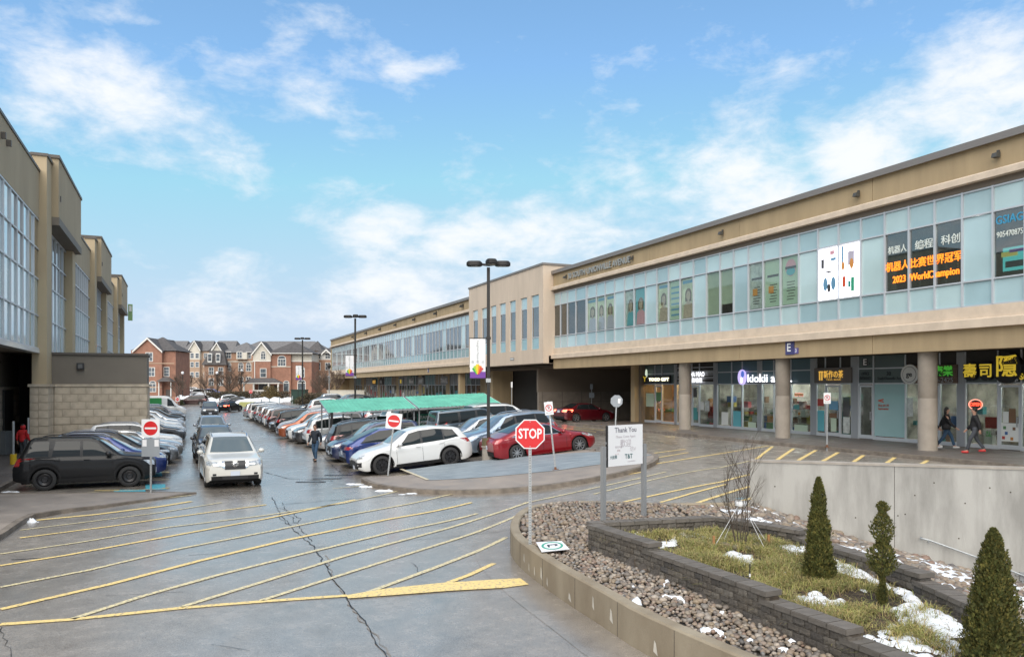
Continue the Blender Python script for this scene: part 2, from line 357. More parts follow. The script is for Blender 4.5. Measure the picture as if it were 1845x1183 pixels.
def ribbon(pts, w, name, m, lift=.012, step=.5, parent=ROAD, wj=0):
    """flat strip on the asphalt through world points; w may be a list"""
    ps = []; ws = []
    for i in range(len(pts)-1):
        a, b_ = Vector(pts[i][:2]), Vector(pts[i+1][:2]); n = max(1, int((b_-a).length/step))
        wa, wb = (w[i], w[i+1]) if isinstance(w, (list, tuple)) else (w, w)
        for k in range(n): ps.append(a.lerp(b_, k/n)); ws.append(wa+(wb-wa)*k/n)
    ps.append(Vector(pts[-1][:2])); ws.append(w[-1] if isinstance(w, (list, tuple)) else w)
    rows = []
    for i, p in enumerate(ps):
        d = (ps[min(i+1,len(ps)-1)]-ps[max(i-1,0)]).normalized(); nn = Vector((-d.y, d.x)); ww = ws[i]*(1+random.uniform(-wj,wj))
        rows.append([(q.x, q.y, G(q.x,q.y)+lift) for q in (p+nn*ww/2, p-nn*ww/2)])
    return MB().grid(rows).build(name, m, parent)
# --- hatched zone across the foreground: photo pixel traces of each painted line
lines = [ # far to near; (points, width m, worn)
    ([(66,937),(170,927),(290,912),(345,903)], .2, 0), ([(275,900),(345,892)], .14, 1),
    ([(36,955),(150,941),(290,923),(400,905)], .10, 1), ([(36,969),(200,948),(300,933),(480,909)], .11, 0),
    ([(0,998),(150,976),(300,950),(480,928),(620,906),(748,876)], .11, 1), ([(0,1019),(120,1000),(300,967),(480,934),(640,900)], .12, 0),
    ([(0,1058),(160,1027),(320,989),(480,958),(640,925),(800,893),(850,884)], .13, 1), ([(0,1098),(200,1052),(360,1010),(520,972),(700,935),(850,905)], .14, 0),
    ([(130,1115),(260,1073),(400,1034),(560,994),(700,960),(860,925)], .14, 1), ([(325,1094),(480,1046),(620,1002),(700,980),(860,935),(950,905)], .13, 1),
    ([(470,1082),(620,1034),(760,990),(860,958),(955,918)], .12, 1), ([(655,1070),(780,1024),(860,993),(912,968)], .13, 1),
    ([(790,1056),(845,1036),(890,1015)], .12, 0),
    ([(0,1125),(130,1116),(330,1095),(480,1083),(625,1073)], .14, 0),
    # along the near edge of the island and by the shops
    ([(600,880),(700,870),(745,866)], .10, 1), ([(700,884),(760,874)], .10, 1), ([(640,871),(745,861)], .08, 1),
    ([(855,888),(960,872)], .12, 0), ([(1030,872),(1160,850)], .12, 0), ([(950,905),(1150,862),(1200,850)], .10, 1),
    ([(1120,905),(1300,868),(1390,848)], .12, 0), ([(1190,905),(1310,872)], .12, 0), ([(1250,908),(1352,876)], .14, 0), ([(1320,908),(1390,886)], .14, 0),
    ([(1070,890),(1300,842),(1352,830)], .1, 1), ([(1150,842),(1210,831),(1280,820),(1385,803)], .12, 0), ([(1165,818),(1235,809)], .12, 0), ([(1165,829),(1240,815)], .1, 0),
    ([(1355,833),(1392,804)], .13, 0), ([(1392,834),(1430,808)], .15, 0), ([(1430,834),(1470,811)], .15, 0), ([(1475,835),(1510,815)], .15, 0), ([(1532,836),(1556,820)], .15, 0),
    ([(1592,838),(1612,824)], .15, 0), ([(1650,842),(1672,829)], .15, 0),
]
# the yellow bars in the driveway behind the car in the passage
for k in range(5): lines.append(([(985+k*22,772-k*1.5),(1060+k*14,781-k*3)], .1, 0))
for k in range(3): lines.append(([(870+12*k,842-3*k),(905+14*k,836-3*k)], .09, 1))
for pts, w, worn in lines:
    if worn: w *= .9
    tagw = ribbon([at(x,y) for x, y in pts], w, 'yellow_line', M_['yellow_worn' if worn else 'yellow'], wj=.05)
ribbon([at(x,y) for x, y in [(625,1076),(700,1067),(800,1058),(900,1052),(945,1048)]], [.2,.48,.60,.62,.5], 'stop_line', M_['yellow'], lift=.018, wj=.06)
# accessible-parking paint patches by the kerb on the left
for (x0,x1,y0,y1) in ((205,262,882,889),(262,298,872,882),(262,292,850,858)):
    a = [at(x0,y1),at(x1,y1),at(x1,y0),at(x0,y0)]
    MB().quad(*[(p.x,p.y,p.z+.010) for p in a]).build('painted_patch', M_['teal_paint'], ROAD)
for (x0,x1,y) in ((170,215,884),(292,306,880),(290,305,852)): ribbon([at(x0,y),at(x1,y-1)], .14, 'yellow_line', M_['yellow'], lift=.02)
# bay lines between the parked cars
for i in range(24):
    u = 29.6+2.8*i
    if u > 28: ribbon([W(6.6,u),W(11.6,u)], .1, 'bay_line', M_['yellow_worn'], lift=.011)
for i in range(9):
    u = 29.5+2.8*i; ribbon([W(-.4,u),W(-5.2,u)], .1, 'bay_line', M_['yellow_worn'], lift=.011)
# cracks: jagged sealed lines
def crack(px, w, name='crack', m='crack', seed=1, amp=.05):
    rnd = random.Random(seed); P = [at(x,y) for x, y in px]; out = []
    for i in range(len(P)-1):
        a, b_ = P[i].xy, P[i+1].xy; n = max(2, int((b_-a).length/.18)); d = (b_-a).normalized(); nn = Vector((-d.y,d.x))
        for k in range(n): out.append(a.lerp(b_,k/n)+nn*(rnd.uniform(-amp,amp)*.55+amp*.8*mnoise.noise(Vector((k*.25,seed,i)))))
    out.append(P[-1].xy); ribbon(out, [w*rnd.uniform(.3,1.3) for _ in out], name, M_[m], lift=.008, step=9)
crack([(577,1003),(595,1035),(625,1078),(660,1125),(700,1190)], .02, seed=2)
crack([(577,1003),(560,980),(530,955),(505,925),(490,895)], .025, seed=3); crack([(560,975),(520,925),(508,905)], .02, seed=4, amp=.09)
crack([(505,915),(545,935),(520,945),(500,930)], .02, seed=14, amp=.09)
crack([(585,1000),(600,1040),(640,1100),(705,1183)], .03, m='crack_pale', seed=5, amp=.07)
crack([(510,908),(640,898),(760,888)], .035, seed=6); crack([(560,985),(700,980),(730,974),(960,948)], .012, seed=7)
crack([(340,1000),(480,990)], .02, seed=8); crack([(545,940),(650,930)], .02, seed=9); crack([(190,1073),(330,1066)], .012, seed=10); crack([(20,1008),(80,1005)], .05, seed=11)
crack([(475,850),(520,862),(600,866)], .05, seed=12); crack([(740,1012),(760,1036)], .012, seed=13); crack([(0,1130),(20,1183)], .01, seed=15); crack([(380,1160),(450,1172)], .01, seed=16)
crack([(560,845),(640,840)], .04, seed=17); crack([(360,772),(388,771)], .05, seed=18); crack([(560,790),(590,830),(612,850)], .04, seed=19)
M_['patch'] = mat('dark_asphalt_patch', (.03,.03,.031), .35, var=.3, scale=3, bump=.3, bscale=80, rvar=.15)
# drain covers
for x, y in ((560,868),(590,862),(610,856)):
    p = at(x,y); MB().box(p.x-.55,p.x+.55,p.y-.12,p.y+.12,p.z+.004,p.z+.013).build('asphalt_patch', M_['patch'], ROAD)
# --- kerbed slabs
def slab(name, outline, z, m, label, kerbw=.16, kerb=True, zb=-.6, lift=.0):
    mb = MB(); nn_ = len(outline); cx_ = sum(p[0] for p in outline)/nn_; cy_ = sum(p[1] for p in outline)/nn_
    if callable(z) and len(outline) > 20:
        rings = [[(cx_+(p[0]-cx_)*k/12, cy_+(p[1]-cy_)*k/12) for p in outline+outline[:1]] for k in range(13)]
        mb.grid([[(x, y, z(x,y)) for x, y in r_] for r_ in rings]+[[(x, y, zb) for x, y in rings[-1]]])
    else: mb.prism(outline, zb, z)
    root = tag(mb.build(name, m, fix=callable(z)), label, kind='structure')
    if kerb:
        n = len(outline); c = Vector((sum(p[0] for p in outline)/n, sum(p[1] for p in outline)/n)); b = MB(); P = [Vector(p) for p in outline]
        def off(i, d):
            a, q, e = P[i-1], P[i], P[(i+1)%n]; n1 = Vector((-(q-a).y,(q-a).x)).normalized(); n2 = Vector((-(e-q).y,(e-q).x)).normalized(); m_ = (n1+n2)
            if m_.length < .1: m_ = n1
            m_.normalize(); k = max(.4, m_.dot(n1)); return q+m_*d/k
        O = [off(i,-.02) for i in range(n)]; I = [off(i,kerbw) for i in range(n)]
        zz = z if callable(z) else (lambda x, y: z)
        for i in range(n):
            j = (i+1)%n
            b.hexa([(O[i].x,O[i].y,zb),(O[j].x,O[j].y,zb),(I[j].x,I[j].y,zb),(I[i].x,I[i].y,zb)],
                   [(O[i].x,O[i].y,zz(*O[i])+.006),(O[j].x,O[j].y,zz(*O[j])+.006),(I[j].x,I[j].y,zz(*I[j])+.008),(I[i].x,I[i].y,zz(*I[i])+.008)])
        b.build('kerb', M_['kerb'], root)
    return root
def smooth_poly(pts, n=3):
    for _ in range(n):
        q = []
        for i in range(len(pts)):
            a, b_ = pts[i], pts[(i+1)%len(pts)]; q.append((a[0]*.75+b_[0]*.25, a[1]*.75+b_[1]*.25)); q.append((a[0]*.25+b_[0]*.75, a[1]*.25+b_[1]*.75))
        pts = q
    return pts
def ccw(p):
    a = sum(p[i][0]*p[(i+1)%len(p)][1]-p[(i+1)%len(p)][0]*p[i][1] for i in range(len(p))); return p if a > 0 else p[::-1]
zc = lambda x, y: G(x,y)+.14
ISL = [at(x,y).xy for x, y in [(645,864),(664,876),(700,883),(752,889),(830,891),(910,888),(985,882),(1060,870),(1130,856),(1172,843),(1190,830),(1175,820),(1120,817),(1062,819)]]
ISL += [W(16.2,28.2).xy, W(12,27.9).xy, W(8.0,28.3).xy]
ISLp = ccw(smooth_poly([tuple(p) for p in ISL], 2))
TI = slab('traffic_island', ISLp, zc, M_['conc_walk'], 'low concrete island with a faded blue painted surface')
bl = [at(727,853,None),at(773,872),at(870,867),at(1000,855),at(1110,840),at(1176,826),at(1090,820),at(1000,824),at(885,834),at(800,843)]
def resamp(P, n):
    L = [0]
    for i in range(1, len(P)): L.append(L[-1]+(P[i]-P[i-1]).length)
    out = []
    for k in range(n+1):
        t = L[-1]*k/n; i = 1
        while i < len(P)-1 and L[i] < t: i += 1
        out.append(P[i-1].lerp(P[i], (t-L[i-1])/max(1e-9, L[i]-L[i-1])))
    return out
lo_ = resamp([bl[1].xy,bl[2].xy,bl[3].xy,bl[4].xy,bl[5].xy], 40); hi_ = resamp([bl[0].xy,bl[9].xy,bl[8].xy,bl[7].xy,bl[6].xy,bl[5].xy+Vector((-.3,.25))], 40)
MB().grid([[(q.x,q.y,zc(q.x,q.y)+.012) for q in (lo_[i].lerp(hi_[i], j/10) for j in range(11))] for i in range(41)]).build('blue_painted_surface', M_['blue_paint'], TI)
a_, b__ = at(722,851), at(771,871.5); d_ = (b__-a_); nrm = Vector((-d_.y,d_.x,0)).normalized()*.06
MB().quad(*[(q.x,q.y,zc(q.x,q.y)+.020) for q in (a_-nrm,b__-nrm,b__+nrm,a_+nrm)]).build('cream_edge_line', mat('cream_paint',(.5,.45,.33),.6), TI)
# left apron (concrete) with curved kerb, photo pixels
AP = [at(x,y).xy for x, y in [(-160,1040),(-40,995),(8,968),(40,945),(62,934),(110,925),(190,914),(290,899),(352,889),(345,889),(272,888),(0,892),(-260,896)]]
APp = ccw([tuple(p) for p in AP]); slab('pavement', APp, lambda x, y: -.2+.05+.08*sstep(24.5, 20, y)+.03*sstep(-12,-16,x), M_['conc_walk'], 'beige concrete apron beside the black parked car')
# pavement along the left building
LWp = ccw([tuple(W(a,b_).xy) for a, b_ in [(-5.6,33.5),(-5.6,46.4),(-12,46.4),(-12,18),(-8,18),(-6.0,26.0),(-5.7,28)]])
slab('pavement', LWp, -.2+.15, M_['conc_dark'], 'dark pavement under the overhang of the left building')
# pavement along the shops
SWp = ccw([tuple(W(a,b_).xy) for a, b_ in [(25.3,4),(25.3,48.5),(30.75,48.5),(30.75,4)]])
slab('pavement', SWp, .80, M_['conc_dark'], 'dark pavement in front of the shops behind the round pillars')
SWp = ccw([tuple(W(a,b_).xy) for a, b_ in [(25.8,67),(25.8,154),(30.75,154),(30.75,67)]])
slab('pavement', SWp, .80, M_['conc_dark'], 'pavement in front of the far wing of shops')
# low far kerb island with snow at the end of the lane
# ================================================================ RIGHT BUILDING (shopping plaza)
M_['stucco'] = mat('tan_stucco', (.37,.28,.165), .85, var=.10, scale=1.3, bump=.12, bscale=120, detail=10, stretch=(1,1,.14))
M_['stucco_pale'] = mat('cream_stucco', (.58,.48,.375), .85, var=.09, scale=1.6, bump=.1, bscale=120, detail=9)
M_['stucco_tower'] = mat('beige_stucco', (.55,.455,.36), .85, var=.07, scale=1.2, bump=.12, bscale=100, detail=9, stretch=(1,1,.25))
M_['flash'] = mat('grey_metal_flashing', (.22,.20,.185), .45, .3)
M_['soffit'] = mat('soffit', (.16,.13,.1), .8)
M_['alu'] = mat('aluminium_mullion', (.52,.55,.58), .4, .25)
M_['spandrel'] = pieces_mat('pale_spandrel_glass', [(.34,.47,.50),(.42,.57,.60),(.30,.44,.48),(.45,.59,.60),(.38,.53,.57)], .10, 0, island=False, nvar=.09, nscale=.5); M_['spandrel'].node_tree.nodes['Principled BSDF'].inputs['Coat Weight'].default_value = .7
M_['spandrel_b'] = mat('teal_spandrel_glass', (.24,.40,.43), .12, spec=.7, var=.04, scale=.4, coat=.6)
M_['vision'] = glass_mat('window_glass', (.50,.58,.56), .2, .015, (.05,.065,.06), .72)
M_['vision_clear'] = glass_mat('poster_window_glass', (.9,.95,.93), .10, .015, (.1,.12,.12), .97)
M_['vision_far'] = mat('far_window_glass', (.045,.06,.065), .06, spec=1, coat=1, var=.3, scale=.6)
M_['shopglass'] = glass_mat('shop_glass', (.80,.86,.84), .07, .02, (.04,.045,.045), .94)
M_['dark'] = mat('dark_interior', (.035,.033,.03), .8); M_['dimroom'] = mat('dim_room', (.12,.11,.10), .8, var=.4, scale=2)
M_['room'] = mat('room_wall', (.36,.33,.28), .8, var=.45, scale=1.8)
M_['grey_panel'] = mat('grey_pilaster_panel', (.30,.32,.34), .45, .2)
M_['bluegrey'] = mat('blue_grey_panel', (.075,.135,.165), .3, spec=.6)
M_['greengrey'] = mat('green_grey_panel', (.085,.115,.115), .3, spec=.6)
M_['blind'] = mat('green_blind', (.33,.37,.27), .6, var=.05, scale=2)
M_['concpil'] = mat('pillar_concrete', (.27,.235,.195), .7, var=.12, scale=1.3, bump=.2, bscale=50, detail=8)
TXT_CACHE = {}
def text(body, size, m, parent, M4, name='lettering', extrude=.01, align='CENTER', bold=0, xs=1.0, spacing=1.0):
    c = bpy.data.curves.new(name, 'FONT'); c.body = body; c.size = size; c.extrude = extrude; c.align_x = align; c.align_y = 'CENTER'; c.offset = bold*.45; c.space_character = spacing; c.resolution_u = 2
    t = bpy.data.objects.new('tmp', c); COL.objects.link(t)
    me = bpy.data.meshes.new_from_object(t.evaluated_get(bpy.context.evaluated_depsgraph_get())); bpy.data.objects.remove(t); bpy.data.curves.remove(c)
    if xs != 1: me.transform(Matrix.Diagonal((xs,1,1,1)))
    me.name = name; me.materials.clear(); me.materials.append(m); me.polygons.foreach_set('material_index', [0]*len(me.polygons))
    o = link(name, me, parent); o.matrix_local = M4; return o
def face_left(v, u, z):     # lettering on a wall whose outside looks toward -v (the right-hand building)
    return Matrix(((0,0,-1,v),(-1,0,0,u),(0,1,0,z),(0,0,0,1)))
def face_near(x, y, z):     # lettering facing -Y of its frame
    return Matrix(((1,0,0,x),(0,0,-1,y),(0,1,0,z),(0,0,0,1)))
RB = empty('plaza_building', 'long two-storey tan shopping building with a glazed upper floor and shops below, right side', 'building', (0,0,0), TH)
VF = 27.2; ZS = .80
L_ = dict(roof=12.48, cap=12.3, ctop=11.27, cbot=10.98, wtop=10.74, tr=9.78, gb=7.33, wb=6.37, sill=5.92, beam=4.77)
UT0 = pu(997, VF); UT1 = pu(845, VF-.9); UE = 152.5; UN = 5.0
def wing(u0, u1, near):
    P = lambda mb, n, m, **k: mb.build(n, m, RB, **k)
    J = .012
    # upper fascia in panels with thin joints between
    edges = []
    if near: js = [pu(x, VF) for x in (1170, 1332, 1572)]; edges = [u0]+sorted(js)+[u1]
    else:
        n = 8; edges = [u0+(u1-u0)*i/n for i in range(n+1)]
    for i in range(len(edges)-1):
        P(MB().box(VF, VF+.4, edges[i]+J, edges[i+1]-J, L_['ctop'], L_['cap']), 'fascia_panel', M_['stucco'])
        P(MB().box(VF, VF+.5, edges[i]+J+.0, edges[i+1]-J, L_['beam'], L_['sill']-.36), 'fascia_panel', M_['stucco'])
    P(MB().box(VF+.03, VF+.38, u0, u1, L_['ctop']+.0, L_['cap']-.02), 'fascia_backing', M_['soffit']); P(MB().box(VF+.03, VF+.48, u0, u1, L_['beam']+.02, L_['sill']-.37), 'fascia_backing', M_['soffit'])
    # cream string courses with a stepped profile
    P(MB().extr([(VF-.22,L_['cbot']),(VF+.3,L_['cbot']),(VF+.3,L_['ctop']),(VF-.10,L_['ctop']),(VF-.22,L_['ctop']-.07)][::-1], 1, u0, u1), 'cornice', M_['stucco_pale'])
    P(MB().extr([(VF-.22,L_['sill']-.36),(VF+.3,L_['sill']-.36),(VF+.3,L_['sill']),(VF-.02,L_['sill']),(VF-.22,L_['sill']-.05)][::-1], 1, u0, u1), 'cornice', M_['stucco_pale'])
    P(MB().box(VF+.02, VF+.4, u0, u1, L_['sill']+.002, L_['wb']), 'sill_course', M_['stucco_pale'])
    P(MB().box(VF+.05, VF+.4, u0, u1, L_['wtop'], L_['cbot']-.002), 'window_head', M_['soffit'])  # dark soffit colour stands in for the shadow in this recess
    P(MB().box(VF-.14, VF+.6, u0, u1, L_['cap'], L_['roof']), 'roof_flashing', M_['flash'])
    P(MB().box(VF-.20, VF-.14, u0, u1, L_['cap']-.06, L_['roof']+.03), 'roof_flashing', M_['flash'])
# hollow body behind the glazing (floor slabs, back wall, roof)
def body(u0, u1, zr, v0=VF+.5):
    b = MB(); b.box(v0, 46, u0, u1, zr-.25, zr-.1); b.box(VF+.5, 46, u0, u1, L_['wb']-.35, L_['wb']-.02); b.box(45.7, 46, u0, u1, -.5, zr-.26)
    b.build('floor_slab', M_['soffit'], RB)
wing(UN, UT0, True); wing(UT1, UE, False)
body(UN, UT0, 12.2); body(UT0, UT1, 12.6); body(UT1, UE, 12.2)
MB().box(VF+.5, 45.7, UN, UN+.3, .5, 12.2).build('side_wall', M_['stucco'], RB)
MB().box(VF+.02, 45.7, UE, UE+.3, -.5, 12.3).build('side_wall', M_['stucco'], RB)
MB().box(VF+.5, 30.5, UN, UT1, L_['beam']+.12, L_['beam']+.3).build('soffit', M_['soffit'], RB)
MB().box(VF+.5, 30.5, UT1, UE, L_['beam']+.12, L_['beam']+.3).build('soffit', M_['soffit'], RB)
# room behind the upper glazing
MB().box(VF+3.4, VF+3.6, UN+.5, UE-.5, L_['wb'], 12.0).build('room_wall', M_['room'], RB)
# upper glazing, near wing: photo columns of the mullions
mx = [997,1010.4,1023,1038,1056.5,1075,1091,1107.8,1125.7,1143,1163.6,1184,1205,1226,1250,1273.6,1298,1322.5,1349,1375.7,1407,1440,1474.7,1511.8,1552,1595,1638.4,1685,1734.7,1789.8,1848]
mu = [pu(x, VF+.12) for x in mx]
while mu[-1] > UN+1.3: mu.append(mu[-1]-1.2)
kinds = 'vvvv'+'ppp'+'b'+'ff'+'b'+'qqq'+'b'+'gg'+'b'+'ddd'+'b'+'ll'+'b'+'nnn'+'b'+'s'+'svbvvbvvvb'
VG = VF+.14
def poster(v, u0, u1, z0, z1, nm='window_poster', seed=0, cols=None):
    pass
def flat(u0, u1, z0, z1, v, name, m, parent=None, th=.01):
    return MB().box(v, v+th, u0, u1, z0, z1).build(name, m, parent or RB)
_mat0 = mat
def mat(*a, **k):
    if str(a[0]).startswith('printed') or a[0] == 'green_blind': k.setdefault('coat', .6)
    return _mat0(*a, **k)
M_['flesh'] = mat('printed_flesh', (.43,.33,.25), .6, var=.15, scale=6); M_['hair'] = mat('printed_hair', (.17,.12,.085), .6, var=.4, scale=7)
M_['pr_cream'] = mat('printed_cream', (.56,.58,.42), .6, var=.2, scale=2); M_['pr_teal'] = mat('printed_teal', (.10,.36,.42), .6); M_['pr_green'] = mat('printed_green', (.42,.52,.40), .6)
M_['pr_grey'] = mat('printed_grey', (.42,.45,.43), .6, var=.25, scale=4); M_['pr_white'] = mat('printed_white', (.62,.64,.62), .6); M_['pr_dark'] = mat('printed_dark', (.05,.05,.05), .6)
M_['pr_blue'] = mat('printed_blue', (.12,.28,.42), .6); M_['pr_orange'] = mat('printed_orange', (.6,.25,.05), .6); M_['pr_pink'] = mat('printed_pink', (.6,.3,.35), .6); M_['pr_lilac']=mat('printed_lilac',(.45,.42,.5),.6)
M_['screen'] = mat('lit_white_panel', (.9,.9,1), .4, emit=.95, emitc=(.93,.92,1))
M_['neon_o'] = mat('orange_neon', (.9,.25,.02), .4, emit=.5, emitc=(1,.22,.01)); M_['neon_r'] = mat('red_neon', (1,.08,.03), .4, emit=1.0, emitc=(1,.06,.03))
M_['tube_w'] = mat('white_lettering', (.7,.75,.7), .5); M_['lamp'] = mat('warm_lamp', (1,.7,.35), .4, emit=30, emitc=(1,.62,.28)); M_['lamp_w'] = mat('cool_lamp', (1,1,1), .4, emit=20)
def ell(b, u, z, ru, rz, v, n=14, th=.004):
    b.extr([(u+ru*cos(2*pi*k/n), z+rz*sin(2*pi*k/n)) for k in range(n)], 0, v, v+th)
def figure_print(u0, u1, z0, z1, v, bg, shirt, seed, title=True):
    """a printed window poster: plain generic figure of a person, head to waist"""
    r = random.Random(seed); w = u1-u0; h = z1-z0; c = (u0+u1)/2+r.uniform(-.1,.1)*w
    p = flat(u0+.03, u1-.03, z0+.02, z1-.02, v, 'window_poster', bg, th=.006)
    hz = z0+h*.58; b = MB(); b.extr([(c-.42*w,z0+.03),(c+.42*w if c+.42*w < u1-.04 else u1-.04,z0+.03),(c+.33*w,z0+h*.34),(c+.1*w,z0+h*.42),(c-.1*w,z0+h*.42),(c-.33*w,z0+h*.34)][::-1], 0, v-.006, v-.001); b.build('print', shirt, p)
    b = MB(); ell(b, c, hz+.02*h, .25*w, .15*h, v-.009); b.box(v-.009,v-.006,c-.25*w,c+.25*w,hz-.16*h,hz); b.build('print', M_['hair'], p)
    b = MB(); ell(b, c, hz-.02*h, .165*w, .115*h, v-.013); b.box(v-.0125,v-.010,c-.07*w,c+.07*w,z0+h*.38,hz-.05*h); b.build('print', M_['flesh'], p)
    if title: flat(u0+.1*w, u1-.1*w, z1-.13*h, z1-.05*h, v-.008, 'print', M_['pr_blue'], p, th=.004)
for i in range(len(mu)-1):
    a, b_ = mu[i+1]+.035, mu[i]-.035; k = kinds[i] if i < len(kinds) else 'b'
    flat(a, b_, L_['tr']+.04, L_['wtop']-.05, VG, 'spandrel_pane', M_['spandrel'], th=.03)
    flat(a, b_, L_['wb']+.06, L_['gb']-.04, VG, 'spandrel_pane', M_['spandrel'], th=.03)
    if k == 'b': flat(a, b_, L_['gb']+.04, L_['tr']-.04, VG, 'spandrel_pane', M_['spandrel'], th=.03); continue
    z0, z1 = L_['gb']+.05, L_['tr']-.05
    if k == 'l':
        p = flat(a, b_, z0, z1, VG+.02, 'lit_panel', M_['screen'], th=.03)
        uc = (a+b_)/2; fv = VG+.008; h = z1-z0; first = kinds[i-1] != 'l'
        # pictures on the lit panel: equipment on the first, tools on the second
        def px(u0, u1, s0, s1, m): flat(uc+u0, uc+u1, z0+h*s0, z0+h*s1, fv, 'print', m, p, th=.005)
        if first:
            px(.30,.48,.62,.80,M_['pr_dark']); px(-.40,-.1,.74,.80,M_['pr_blue']); px(-.30,-.05,.86,.94,M_['pr_pink'])
            b = MB(); ell(b, uc+.22, z0+h*.30, .14, h*.13, fv-.005); ell(b, uc-.25, z0+h*.30, .14, h*.13, fv-.005); b.build('print', M_['pr_blue'], p)
            b = MB(); b.box(fv-.012,fv-.006,uc-.03,uc+.03,z0+h*.3,z0+h*.66); b.box(fv-.012,fv-.006,uc-.2,uc+.2,z0+h*.52,z0+h*.55); ell(b, uc, z0+h*.22, .1, h*.09, fv-.012); b.build('print', M_['pr_dark'], p)
        else:
            b = MB(); ell(b, uc+.42, z0+h*.6, .1, h*.08, fv-.003); ell(b, uc-.06, z0+h*.62, .11, h*.1, fv-.003); b.build('print', M_['pr_orange'], p)
            px(-.2,.15,.6,.86,M_['pr_lilac']); px(.28,.46,.2,.4,mat('printed_red',(.6,.08,.03),.6)); px(-.2,-.02,.1,.36,mat('printed_grass_green',(.02,.3,.16),.6)); px(.0,.14,.18,.3,mat('printed_teal_deep',(.02,.25,.2),.6)); px(.40,.5,.64,.98,M_['pr_blue'])
        continue
    if k == 'g': flat(a, b_, z0+(.0 if kinds[i+1] == 'g' else .5), z1, VG+.05, 'roller_blind', M_['blind'])
    elif k == 'p': figure_print(a, b_, z0, z1, VG+.04, M_['pr_cream'], M_['pr_lilac'], i)
    elif k == 'f': figure_print(a, b_, z0, z1, VG+.04, M_['pr_teal'] if i == 9 else M_['pr_grey'], M_['pr_teal'] if i == 8 else M_['pr_pink'], i, False)
    elif k == 'q':
        if i == 12:
            p = flat(a+.03, b_-.03, z0+.02, z1-.02, VG+.04, 'window_poster', M_['pr_green'], th=.006)
            for r in range(6): flat(a+.15, b_-.15, z0+.25+.33*r, z0+.36+.33*r, VG+.034, 'print', M_['pr_blue'], p, th=.004)
        else: figure_print(a, b_, z0, z1, VG+.04, M_['pr_cream'], M_['flesh'], i)
    elif k == 'd':
        p = flat(a+.02, b_-.02, z0+.02, z1-.0, VG+.04, 'window_poster', M_['pr_green'] if i != 18 else M_['pr_grey'], th=.006); uc = (a+b_)/2
        if i == 20 or i == 18+2:
            b = MB(); ell(b, uc, z0+1.8, .36, .42, VG+.032); b.build('print', M_['pr_pink'], p); b = MB(); ell(b, uc, z0+1.62, .3, .2, VG+.026); b.build('print', M_['pr_teal'], p)
            flat(uc-.36, uc+.36, z0+1.75, z0+1.87, VG+.022, 'print', M_['pr_dark'], p, th=.003)
        else: flat(uc-.4, uc+.4, z0+1.5, z0+1.62, VG+.034, 'print', M_['pr_dark'], p, th=.004)
        b = MB(); [b.box(VG+.033, VG+.036, uc-.32+random.uniform(0,.15), uc+.3-random.uniform(0,.15), z0+.25+.14*r, z0+.29+.14*r) for r in range(7)]; b.build('print', M_['pr_dark'], p)
        if i != 20: flat(uc-.05, uc+.3, z0+.7, z0+1.05, VG+.028, 'print', M_['pr_orange'], p, th=.003)
    elif k == 's' and i == 29:
        p = flat(a+.02, b_-.1, z0+.2, z0+1.05, VG+.3, 'screen', mat('lit_cyan_screen', (.1,.7,.75), .4, emit=.9, emitc=(.16,.78,.8)), th=.03)
        uc = (a+b_)/2; flat(uc-.1, uc+.5, z0+.72, z0+.9, VG+.29, 'print', mat('lit_yellow',(.9,.7,.2),.4,emit=.7), p, th=.004); flat(uc-.3, uc+.35, z0+.32, z0+.55, VG+.29, 'print', M_['pr_blue'], p, th=.004)
        flat(uc-.4, uc+.2, z0+.85, z0+.97, VG+.285, 'print', mat('lit_purple',(.4,.2,.6),.4,emit=.4), p, th=.004)
        text('GSIAG', .42, mat('blue_lettering',(.05,.3,.5),.5), RB, face_left(VG-.012, b_-.55, z0+2.02), align='CENTER', bold=.012, xs=.85)
        text('9054708755', .3, M_['tube_w'], RB, face_left(VG-.012, b_-.62, z0+1.5), align='CENTER', xs=.72)
    elif k == 'n' and i == 27: flat(a+.02, a+.34, z1-.12, z1-.03, VG+1.2, 'ceiling_lamp', M_['lamp_w'])
    if k == 'n' or (k == 's'):
        flat(a, b_, z0, z1-1.15, VG+.6, 'half_blind', M_['dark'], th=.01)
    if k == 'v' and i < 4: flat(a+.05, b_-.05, z0, z0+[1.9,1.1,.9,2.2][i], VG+.9, 'stored_boxes', [M_['room'],M_['pr_grey'],M_['room'],M_['stucco']][i], th=.3)
    flat(a, b_, z0-.01, z1+.01, VG+.001, 'window_pane', M_['vision_clear' if k in 'pfqgd' else 'vision'], th=.008)
# neon writing across the three windows
un = [mu[28],mu[27],mu[26],mu[25]] if False else None
uL, uR = mu[25], mu[28]                # left (far) and right (near) ends in the picture
um = [mu[25], mu[26], mu[27], mu[28]]
def neon(body, size, m, zc, bold, xs, frac0, frac1, v=VG-.012):
    ua = um[0]+(um[3]-um[0])*(frac0+frac1)/2; return text(body, size, m, RB, face_left(v, ua, zc), bold=bold, xs=xs)
z0 = L_['gb']
for j, (s, zz) in enumerate((('机器人',z0+1.02),('比赛世',z0+1.02),('界冠军',z0+1.02))):
    uc = (um[j]+um[j+1])/2; text(s, .42, M_['neon_o'], RB, face_left(VG-.012, uc, zz), bold=.008, xs=.88)
for j, s in enumerate(('机器人','编程','科创')):
    uc = (um[j]+um[j+1])/2+(-.08 if j else .0); text(s, .34 if j == 0 else .4, M_['tube_w'], RB, face_left(VG-.012, uc, z0+1.72), bold=.006, xs=.9 if j == 0 else 1.05)
for j, s in enumerate(('2023','World','Champion')):
    uc = (um[j]+um[j+1])/2+(.12 if j == 1 else (.22 if j == 2 else -.1)); text(s, .4, M_['neon_o'], RB, face_left(VG-.012, uc, z0+.48), bold=.016, xs=.8)
